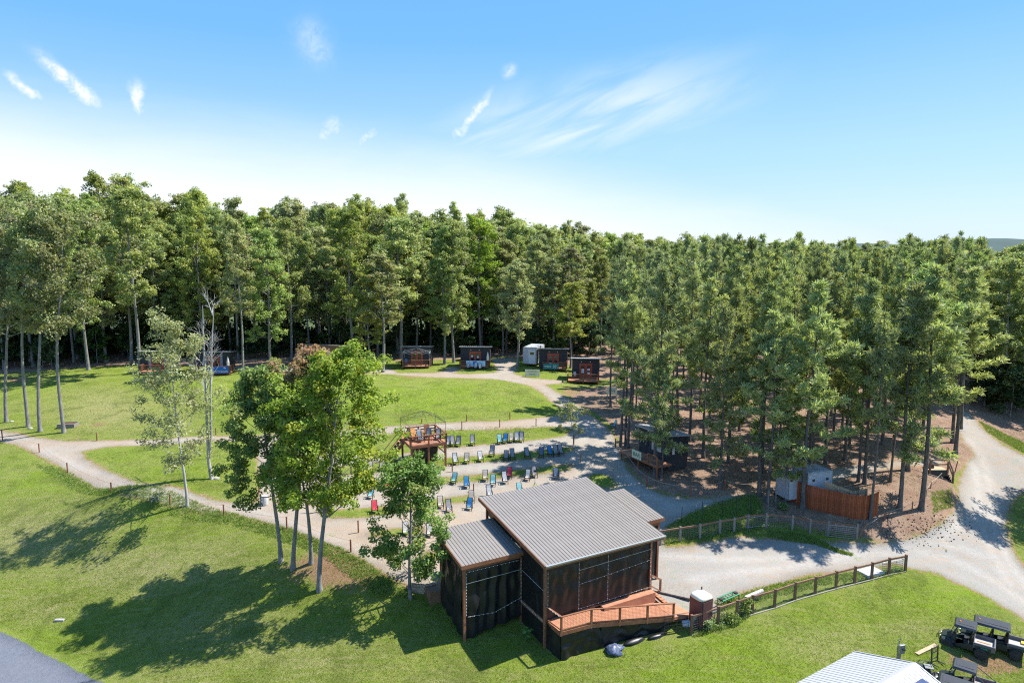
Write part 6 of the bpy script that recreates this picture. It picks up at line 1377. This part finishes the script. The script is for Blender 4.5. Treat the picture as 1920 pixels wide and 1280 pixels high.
# ---------------------------------------------------------------- portable toilet
e = empty('portable_toilet', G(1313, 1170), .52, 'maroon portable toilet with a tan rounded roof beside the gate', 'toilet')
MB().box(-.56, .56, -.56, .56, .12, 2.05).build('body', 'potty_body', e, bevel=.04); B('skid', 'steel_dark', e, -.6, .6, -.55, .55, 0, .115)
rr_ = []; n = 20
for j, (k_, z) in enumerate(((1.0, 2.05), (1.03, 2.12), (.97, 2.22), (.80, 2.30), (.45, 2.35), (.02, 2.36))):
    for i in range(n): a = 6.283 * i / n; c_, s_ = math.cos(a), math.sin(a); p = 5; r = (abs(c_) ** p + abs(s_) ** p) ** (-1 / p) * .60 * k_; rr_.append((r * c_, r * s_, z))
MB().add(rr_, [(j * n + i, j * n + (i + 1) % n, (j + 1) * n + (i + 1) % n, (j + 1) * n + i) for j in range(5) for i in range(n)] + [tuple(range(n))[::-1]]).build('roof', 'potty_roof', e, smooth=True)
d = MB().box(-.40, .40, -.60, -.563, .2, 1.95).build('door', 'potty_body', e, bevel=.012); B('handle', 'steel_dark', d, .28, .34, -.64, -.602, 1.0, 1.15)
for z in (.7, 1.2, 1.6): MB().box(.563, .59, -.45, .45, z, z + .18).build('panel_rib', 'potty_body', e, bevel=.01)
B('side_vent', 'steel_dark', e, .563, .57, -.3, .3, 1.88, 1.95); MB().tube([(.42, .40, 2.1), (.42, .40, 2.5)], .05, 8).build('vent_pipe', 'steel_dark', e)
# pale deck pallets and odds beside the ramp
a, c_, d_ = G(1262, 1107), G(1293, 1138), G(1278, 1142); o = MB().hexa([Vector((0, 0, 0)), (2.9, 0, 0), (2.9, 1.15, 0), (0, 1.15, 0)], [(0, 0, .10), (2.9, 0, .10), (2.9, 1.15, .10), (0, 1.15, .10)]).build('pale_boardwalk', 'wood_gray'); p0 = PW(10.3, 1.5); o.location = (p0.x, p0.y, gz(p0.x, p0.y) + .02); o.rotation_euler = (0, 0, PTH - .95); tag(o, 'pale grey plank walkway lying on gravel between pavilion and toilet', 'walkway')
o = MB().box(-.3, .3, -.22, .22, 0, .28).build('white_box', 'white', bevel=.03); g = G(1287, 1172); o.location = g; tag(o, 'small white box on the grass behind the open tube gate', 'box')
# silver rolled sheet lengths behind the fence
for (p1, p2, lab) in (((1300,1176),(1343,1160),'pale rounded bench top behind the fence beside the toilet'), ((1396,1138),(1428,1124),'pale rounded metal trough on the grass behind the brown fence')):
    a, c_ = G(*p1), G(*p2); e = empty('metal_bench', a, 0, lab, 'bench'); d = c_ - a; d.z = c_.z - a.z
    MB().tube([Vector((0, 0, .72)), d + Vector((0, 0, .72))], .16, 10).build('top', 'gutter', e)
    nrm = Vector((-d.y, d.x, 0)).normalized() * .1
    for k in range(4): z = .12 + k * .14; MB().beam(Vector((0, 0, z)) + nrm, d + Vector((0, 0, z)) + nrm, .02, .05).build('slat', 'metal', e)
    for t in (.05, .95): MB().beam(d * t + nrm * .5, d * t + Vector((0, 0, .7)) + nrm * .5, .05, .05).build('leg', 'metal', e)
# green folded stand on wheels
a, c_ = G(1349, 1142), G(1380, 1128); d = c_ - a; e = empty('green_cart', a, math.atan2(d.y, d.x), 'bright green wheeled frame standing behind the brown fence', 'cart'); L = d.length
for y in (-.25, .25): MB().tube([(0, y, .75), (L, y, .75)], .05, 6).build('rail', 'green_paint', e)
for i in range(6): MB().tube([(L * (i + .5) / 6, -.25, .75), (L * (i + .5) / 6, .25, .75)], .03, 5).build('rung', 'green_paint', e)
for x in (.1, L - .1):
    for y in (-.25, .25): MB().tube([(x, y, .75), (x, y * 1.3, .1)], .03, 5).build('leg', 'green_paint', e)
    MB().lathe([(.16, -.05), (.18, 0), (.16, .05)], 10).build('wheel', 'rubber', e).location = (x, 0, .78)
# vine and small plants on the fence
for (p_, w_, h_, sd_, lab) in (((1395,1152),.5,1.2,61,'dark leafy vine climbing a post of the brown fence'), ((1330,1180),.8,.7,62,'grey green weeds below the wire at the fence start'), ((1368,1168),.6,.8,63,'bushy weeds at the foot of the brown fence'), ((1430,975),.6,.9,64,'green shrub behind the crowd barrier'), ((1468,955),.5,.5,65,'low weeds before the red fence'), ((398,700),1.6,.8,66,'low shrub below the blue banner deck')):
    g = G(*p_); rg = np.random.default_rng(sd_); C = np.stack([rg.normal(size=22) * w_ * .36, rg.normal(size=22) * w_ * .22, rg.uniform(.1, h_, 22)], 1); V, F, ti, al = leaves(C, np.full(22, .30), 26, .12, rg)
    e = empty('weed_clump', g, 0, lab, 'plant'); o = bpy.data.objects.new('leaves', mesh_from('leaves', V, F, ['leaf_dark'], ti, al)); link(o, e)
    MB().tube([(0, 0, -.1), (0, 0, h_ * .8)], .015, 4).build('stem', 'weed', e)
# concrete pad
o = MB().box(-.9, .9, -.6, .6, -.05, .16).build('concrete_pad', 'concrete'); o.location = G(1632, 1073); o.rotation_euler = (0, 0, .4); tag(o, 'pale concrete pad in the grass behind the far fence end', 'slab')
# barrel, planter, stones, bench
g = G(496, 946); e = empty('barrel', g, 0, 'pale plastic barrel on the path at the grass corner', 'barrel'); MB().lathe([(.28, 0), (.30, .1), (.31, .45), (.29, .82), (.27, .85)], 16).build('body', 'sling_lgray', e, smooth=False); MB().lathe([(.22, .852), (.23, .88), (.1, .885)], 14).build('lid', 'white', e)
g = G(128, 800); e = empty('planter', g, .1, 'weathered wooden planter box beside the right tree of the lawn row', 'planter')
for (x0, x1, y0, y1) in ((-1.0, 1.0, -.6, -.55), (-1.0, 1.0, .55, .6), (-1.0, -.95, -.55, .55), (.95, 1.0, -.55, .55)): B('side', 'wood_gray', e, x0, x1, y0, y1, -.05, .48)
B('soil', 'wood_brown', e, -.945, .945, -.545, .545, .1, .34); MB().tube([(.2, 0, .3), (.3, .1, 1.0)], .02, 5).build('stick', 'metal', e)
for i, (p_, s_, lab) in enumerate((((405,897),.35,'small pale stone at the foot of the dead tree'), ((57,803),.3,'flat stone at the foot of the second lawn row tree'), ((22,790),.25,'small stone at the foot of the far left lawn tree'))):
    blob('stone', G(*p_), s_, s_ * .7, s_ * .6, 'stone', lab, 'stone', 70 + i)
g = G(1178, 772); e = empty('bench', g, .1, 'white bench standing between the pines left of the bar', 'bench'); B('seat', 'white', e, -.9, .9, -.2, .2, .42, .48)
for x in (-.75, .7): B('leg', 'white', e, x, x + .06, -.15, .15, 0, .42)
# cast pine cones and clods where the bank meets the drive: too many to count
rg = np.random.default_rng(8); mb = MB()
for i in range(420):
    px = rg.normal(1745, 45) if i % 3 else rg.uniform(1450, 1760); py = (rg.normal(990, 16) if i % 3 else rg.uniform(880, 1010))
    if px < 1560 and py < 975 and px > 1460: continue
    g = G(px, py); s_ = rg.uniform(.02, .055); mb.box(g.x - s_, g.x + s_, g.y - s_ * .8, g.y + s_ * .8, g.z - .01, g.z + s_)
tag(mb.build('pine_cones', 'straw_bit'), 'dark pine cones scattered over the bank and the gravel', 'pine cones', kind='stuff')
# ---------------------------------------------------------------- white metal roofed shed
g0 = Vector((23.7, 37.2, 0)); a2 = at(1640, 1290, 1.8); rd = Vector((a2[0] - g0.x, a2[1] - g0.y, 0)).normalized(); yaw = math.atan2(rd.y, rd.x); gzs = gz(g0.x, g0.y)
e = empty('shed', (g0.x, g0.y, gzs), yaw, 'shed with a ribbed white metal gable roof at the bottom edge', 'shed'); RH = 1.8 - gzs; EH = RH - 1.2; HW = 3.66; LL = 9.0
B('wall', 'white', e, .35, LL - .3, -HW + .4, HW - .4, -.5, EH - .02)
for s_ in (-1, 1):
    sl_ = math.hypot(HW, 1.2); mb = MB().hexa([(0, 0, RH - .05), (LL, 0, RH - .05), (LL, s_ * HW, EH - .05), (0, s_ * HW, EH - .05)], [(0, 0, RH), (LL, 0, RH), (LL, s_ * HW, EH), (0, s_ * HW, EH)]); rf = mb.build('roof', 'roof_white', e)
    if s_ > 0: rf.data.flip_normals()
    n = 30; wd = LL / n; ang = math.atan2(1.2, HW)
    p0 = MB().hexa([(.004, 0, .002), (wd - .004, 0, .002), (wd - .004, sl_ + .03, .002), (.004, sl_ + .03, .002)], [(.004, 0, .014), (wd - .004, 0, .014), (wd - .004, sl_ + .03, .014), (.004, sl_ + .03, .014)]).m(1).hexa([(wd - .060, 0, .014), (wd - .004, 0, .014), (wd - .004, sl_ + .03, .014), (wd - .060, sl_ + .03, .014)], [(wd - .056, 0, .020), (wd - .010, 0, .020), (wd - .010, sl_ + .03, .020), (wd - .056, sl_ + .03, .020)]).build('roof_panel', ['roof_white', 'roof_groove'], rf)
    for i in range(n):
        o = p0 if i == 0 else p0.copy()
        if i: col.objects.link(o)
        o.parent = rf
        if s_ > 0: o.location = (i * wd, 0, RH); o.rotation_euler = (-ang, 0, 0)
        else: o.location = ((i + 1) * wd, 0, RH); o.rotation_euler = (-ang, 0, math.pi)
MB().add([(-.05, -.28, RH - .06), (LL, -.28, RH - .06), (LL, 0, RH + .07), (-.05, 0, RH + .07), (-.05, .28, RH - .06), (LL, .28, RH - .06)], [(0, 1, 2, 3), (3, 2, 5, 4)]).build('ridge_cap', 'roof_white', e)
for s_ in (-1, 1): MB().beam((-.04, 0, RH - .06), (-.04, s_ * HW, EH - .06), .08, .22).build('gable_trim', 'roof_white', e)
sp = MB().box(-.45, .45, -.30, .30, 0, .035).m(1).box(-.42, .42, -.27, .27, .036, .040)
for s_ in ((1,) if (yaw < 0 and math.cos(yaw) < 0) or True else (-1,)):
    pass
side = 1 if (Vector((-math.sin(yaw), math.cos(yaw), 0)).x > 0) else -1
so_ = sp.build('solar_panel', ['steel_dark', 'solar']); loc = Matrix.Rotation(yaw, 4, 'Z') @ Vector((1.25, side * 1.1, 0)); so_.location = (g0.x + loc.x, g0.y + loc.y, 1.8 - 1.1 * 1.2 / HW + .12); so_.rotation_euler = (Euler((-side * math.atan2(1.2, HW) * .6, 0, yaw))); tag(so_, 'small framed solar panel mounted on the white shed roof', 'solar panel')
# meter post
g = G(1683, 1254); g.z = gz(g.x, g.y); e = empty('meter_post', g, .3, 'grey electric meter box on a post behind the white shed', 'meter'); hm = 1.9
B('post', 'wood_gray', e, -.1, .1, -.08, .08, -.2, hm - .2); MB().box(-.22, .22, -.26, -.085, hm - .65, hm - .02).build('box', 'metal', e, bevel=.02); MB().lathe([(.11, 0), (.12, .08), (.08, .12)], 12).build('meter_dial', 'glass', e).location = (.05, -.30, hm - .35); MB().tube([(-.05, 0, hm - .3), (-.05, 0, hm + .2), (.08, 0, hm + .28)], .04, 6).build('conduit', 'metal', e)
# plank, fork attachment, scrap by the shed
o = MB().box(-1.1, 1.1, -.14, .14, 0, .05).build('plank', 'wood_tan'); a, c_ = G(1717, 1227), G(1757, 1208); o.location = ((a.x + c_.x) / 2, (a.y + c_.y) / 2, (a.z + c_.z) / 2 + .03); o.rotation_euler = (0, math.atan2(a.z - c_.z, 2), math.atan2(c_.y - a.y, c_.x - a.x)); tag(o, 'long weathered plank lying on the grass behind the steel rack', 'plank')
g = G(1752, 1241); e = empty('steel_rack', g, .5, 'upright black steel fork rack on the grass beside the small utility cart', 'rack')
for x in (-.35, .35): MB().beam((x, 0, 0), (x, .05, 1.15), .09, .06).build('upright', 'steel_dark', e); MB().beam((x, 0, .05), (x, -.5, .05), .07, .05).build('fork', 'steel_dark', e)
for z in (.3, .75, 1.1): MB().beam((-.38, .03, z), (.38, .03, z), .05, .05).build('crossbar', 'steel_dark', e)
for x in (-.12, .12): MB().beam((x, .03, .75), (x, .06, 1.3), .04, .03).build('tine', 'steel_dark', e)
g = G(1728, 1262); e = empty('mower_deck', g, -.3, 'black machine attachment with a grey plate beside the shed roof', 'machine part')
MB().hexa([(-.6, -.4, .2), (.5, -.4, .2), (.6, .4, .2), (-.5, .4, .2)], [(-.5, -.3, .55), (.4, -.3, .5), (.5, .3, .55), (-.4, .3, .6)]).build('body', 'utv_plastic', e); MB().tube([(-.5, -.3, .5), (-.2, 0, .95), (.4, .1, .9), (.6, -.3, .5)], .03, 5).build('bar', 'steel_dark', e); B('plate', 'metal', e, .1, .6, -.35, .2, .62, .65)
for x in (-.45, .45): MB().lathe([(.2, -.06), (.22, 0), (.2, .06)], 10).build('wheel', 'rubber', e).location = (x, 0, .2)
blob('folded_sheet', G(1752, 1268), .7, .4, .25, 'tarp', 'dark folded sheet on the ground between shed and carts', 'sheet', 80); blob('stone', G(1768, 1262), .28, .14, .14, 'potty_roof', 'pale rock lying beside the covered cart', 'stone', 81)
M['steel_rim'] = mat('cart_rim', (.13, .13, .135), .5, var=.2)
# ---------------------------------------------------------------- utility carts
def wheel(e, x, y, r=.38, w_=.28):
    wl = MB()
    N = 22; prof = [(.55, -w_ / 2), (.9, -w_ / 2), (1.0, -w_ * .36), (1.02, 0), (1.0, w_ * .36), (.9, w_ / 2), (.55, w_ / 2)]
    wl.lathe([(r * a, b_) for a, b_ in prof], N)
    for i in range(N):   # tread lugs
        a = 6.283 * i / N; ca, sa = math.cos(a), math.sin(a); c_ = Vector((ca * r * 1.02, sa * r * 1.02, 0)); t = Vector((-sa, ca, 0)) * .028; o_ = Vector((ca, sa, 0)) * .025; zz = w_ * .42 * (1 if i % 2 else -1)
        wl.hexa([c_ - t, c_ + t, c_ + t + Vector((0, 0, zz)), c_ - t + Vector((0, 0, zz))], [c_ - t + o_, c_ + t + o_, c_ + t + o_ + Vector((0, 0, zz)), c_ - t + o_ + Vector((0, 0, zz))])
    o = wl.build('wheel', 'rubber', e); o.location = (x, y, r); o.rotation_euler = (R(90), 0, 0)
    h_ = MB().lathe([(r * .52, -w_ * .42), (r * .5, -w_ * .3), (r * .15, -w_ * .25), (r * .12, w_ * .25), (r * .5, w_ * .3), (r * .52, w_ * .42)], 12).build('rim', 'steel_rim', o); return o
def utv(pos, yaw, label, seats=1, roof=True, rear_screen=False, bars=False, bed=True, cover=False, beacon=True):
    """x forward; origin on the ground below the rear axle"""
    e = empty('utility_cart', pos, yaw, label, 'utility cart'); cab = 1.0 + .85 * (seats - 1); wb = 1.15 + cab - .15; F = wb
    for x in (0, wb):
        for y in (-.74, .74): wheel(e, x, y)
    B('chassis', 'steel_dark', e, -.45, wb + .35, -.42, .42, .30, .46)
    # bed with four raised sides
    if bed:
        bd = B('bed_floor', 'bed_floor', e, -.72, .42, -.66, .66, .74, .79)
        for (x0, x1, y0, y1) in ((-.78, -.70, -.72, .72), (.42, .50, -.72, .72), (-.70, .42, -.72, -.64), (-.70, .42, .64, .72)): MB().box(x0, x1, y0, y1, .66, 1.06).build('bed_side', 'utv_bed', e, bevel=.012)
        MB().box(-.8, -.785, -.55, .55, .76, .96).build('tailgate', 'utv_plastic', e)
        for s_ in (-1, 1): MB().box(-.55, .40, s_ * .735 - .012, s_ * .735 + .012, .70, .88).build('fender', 'utv_plastic', e, bevel=.012)
        for s_ in (-1, 1): MB().box(-.80, -.782, s_ * .62 - .05, s_ * .62 + .05, .80, .92).build('tail_lamp', 'door_red', e)
    # lower tub, floor, seats
    x0 = .52; x1 = x0 + cab
    MB().hexa([(x0, -.66, .36), (x1 + .15, -.66, .36), (x1 + .15, .66, .36), (x0, .66, .36)], [(x0, -.68, .46), (x1 + .15, -.68, .46), (x1 + .15, .68, .46), (x0, .68, .46)]).build('floor_tub', 'utv_plastic', e)
    for k in range(seats):
        sx = x0 + .05 + k * .85
        for y in (-.36, .36): s_ = MB().box(sx + .08, sx + .5, y - .26, y + .26, .47, .80).build('seat', 'seat_black', e, bevel=.04); MB().hexa([(sx, y - .24, .78), (sx + .12, y - .24, .78), (sx + .12, y + .24, .78), (sx, y + .24, .78)], [(sx - .10, y - .22, 1.30), (sx - .01, y - .22, 1.30), (sx - .01, y + .22, 1.30), (sx - .10, y + .22, 1.30)]).build('backrest', 'seat_black', s_)
    for s_ in (-1, 1):
        MB().hexa([(x0 - .05, s_ * .66, .42), (x1, s_ * .66, .42), (x1, s_ * .72, .42), (x0 - .05, s_ * .72, .42)], [(x0 - .05, s_ * .66, .88), (x1, s_ * .66, .62), (x1, s_ * .72, .62), (x0 - .05, s_ * .72, .88)]).build('side_panel', 'utv_plastic', e)
    # dash, steering wheel, hood with sloping nose, fenders, bumper, lamps
    MB().hexa([(x1 - .02, -.62, .46), (x1 + .2, -.62, .46), (x1 + .2, .62, .46), (x1 - .02, .62, .46)], [(x1 + .02, -.60, 1.02), (x1 + .25, -.60, 1.0), (x1 + .25, .60, 1.0), (x1 + .02, .60, 1.02)]).build('dashboard', 'utv_plastic', e)
    MB().tube([(x1 - .14 + .05 * math.sin(a), .34 + .17 * math.cos(a), 1.02 + .15 * math.sin(a)) for a in [6.283 * i / 12 for i in range(13)]], .016, 5).tube([(x1 - .14, .34, 1.02), (x1 + .05, .34, .9)], .015, 4).build('steering_wheel', 'steel_dark', e)
    hx = x1 + .2; ex = wb + .45
    MB().hexa([(hx, -.50, .55), (ex, -.42, .50), (ex, .42, .50), (hx, .50, .55)], [(hx, -.52, 1.0), (ex - .08, -.38, .82), (ex - .08, .38, .82), (hx, .52, 1.0)]).build('hood', 'utv_plastic', e, bevel=.03)
    for s_ in (-1, 1):
        MB().hexa([(wb - .45, s_ * .46, .70), (wb + .40, s_ * .46, .62), (wb + .40, s_ * .78, .58), (wb - .45, s_ * .78, .66)], [(wb - .42, s_ * .46, .86), (wb + .36, s_ * .46, .76), (wb + .34, s_ * .76, .70), (wb - .40, s_ * .76, .78)]).build('fender', 'utv_plastic', e)
        MB().box(ex - .05, ex + .012, s_ * .28 - .05, s_ * .28 + .05, .66, .72).build('headlight', 'bulb', e)
    MB().tube([(ex + .05, -.45, .42), (ex + .16, -.4, .45), (ex + .16, .4, .45), (ex + .05, .45, .42)], .03, 6).tube([(ex + .12, -.28, .45), (ex + .12, -.25, .78), (ex + .12, .25, .78), (ex + .12, .28, .45)], .025, 6).build('bumper', 'steel_dark', e)
    # roll cage
    xr, xf = x0 - .03, x1 - .02; zt = 1.86
    cg = MB()
    for s_ in (-1, 1):
        cg.tube([(xr, s_ * .66, .85), (xr, s_ * .60, zt)],   .042, 6).tube([(xr, s_ * .60, zt), (xf - .05, s_ * .60, zt), (x1 + .28, s_ * .62, .98)], .042, 6)
        if seats > 1: cg.tube([(x0 + .84, s_ * .66, .5), (x0 + .82, s_ * .60, zt)], .03, 6)
        if bars: cg.tube([(xr, s_ * .60, zt - .05), (-.68, s_ * .68, 1.06)], .028, 6)
    cg.tube([(xr, -.60, zt), (xr, .60, zt)], .03, 6).tube([(xf, -.60, zt), (xf, .60, zt)], .03, 6).build('roll_cage', 'steel_dark', e)
    if roof:
        rfx = MB().hexa([(xr - .14, -.72, zt - .02), (xf + .20, -.68, zt - .05), (xf + .20, .68, zt - .05), (xr - .14, .72, zt - .02)], [(xr - .08, -.62, zt + .10), (xf + .10, -.60, zt + .12), (xf + .10, .60, zt + .12), (xr - .08, .62, zt + .10)]).build('roof', 'utv_roof', e, bevel=.02)
        MB().box(xr + .02, xf - .02, -.34, .34, zt + .102, zt + .135).build('roof_crown', 'utv_roof', rfx, bevel=.015)
        if beacon: MB().lathe([(.06, 0), (.06, .05), (.03, .08)], 8, (xf - .15, .05, zt + .13)).build('beacon', 'orange', e)
    if not rear_screen: B('rear_panel', 'seat_black', e, xr - .04, xr - .02, -.56, .56, .86, 1.45)
    if rear_screen: B('rear_screen', 'mesh_gray', e, xr - .05, xr - .035, -.57, .57, 1.08, zt - .03)
    if seats > 1 or beacon: MB().add([(x1 + .27, -.56, 1.02), (x1 + .27, .56, 1.02), (xf + .02, .54, zt - .04), (xf + .02, -.54, zt - .04), (x1 + .285, -.56, 1.02), (x1 + .285, .56, 1.02), (xf + .035, .54, zt - .04), (xf + .035, -.54, zt - .04)], [(0, 1, 2, 3), (7, 6, 5, 4), (0, 3, 7, 4), (1, 5, 6, 2)]).build('windscreen', 'glass_clear', e)
    return e
m = bpy.data.materials.new('clear_windscreen'); m.use_nodes = True; p = m.node_tree.nodes['Principled BSDF']; p.inputs['Base Color'].default_value = (.75, .8, .8, 1); p.inputs['Transmission Weight'].default_value = .85; p.inputs['Roughness'].default_value = .15; p.inputs['Alpha'].default_value = .45; M['glass_clear'] = m
def cart_at(rear_px, front_px, rear_off=.74, **k):
    a, c_ = G(*rear_px), G(*front_px); yaw = math.atan2(c_.y - a.y, c_.x - a.x)
    # contact points are the near (left-hand) wheels: shift to the axle centre
    n = Vector((-math.sin(yaw), math.cos(yaw), 0)); a = a - n * rear_off; a.z = gz(a.x, a.y); return a, yaw
a, yw = cart_at((1838, 1236), (1783, 1211)); u1 = utv(a, yw, 'small black two seat utility cart with an empty cargo bed', 1, True); B('green_patch', 'green_paint', u1, -.35, .05, .756, .762, .74, .84); B('board', 'plywood', u1, -.5, .3, -.2, -.1, .80, .82)
a, yw2 = cart_at((1890, 1231), (1822, 1182)); u2 = utv(a, yw + .02, 'long black four seat utility cart parked behind the small one', 2, True, rear_screen=True); B('yellow_tray', 'yellow', u2, -.62, -.3, -.55, -.2, .80, .90)
g = G(1840, 1309); u3 = utv(g, yw, 'black utility cart with orange boards in its bed, cut by the bottom edge', 1, True, bars=True, beacon=False); B('plywood_sheet', 'plywood', u3, -.68, .38, -.3, .55, .80, .84)
g = G(1846, 1352); u4 = utv(g, yw, 'covered black cart under a rounded dark roof beside the shed', 2, True, beacon=False, bed=True)
# shelf road-side culvert darkening: small grate in the ditch
o = MB().box(-.35, .35, -.12, .12, 0, .12).build('culvert_stone', 'stone'); o.location = G(112, 1163); tag(o, 'dark stone edge of the drain in the roadside ditch', 'drain')
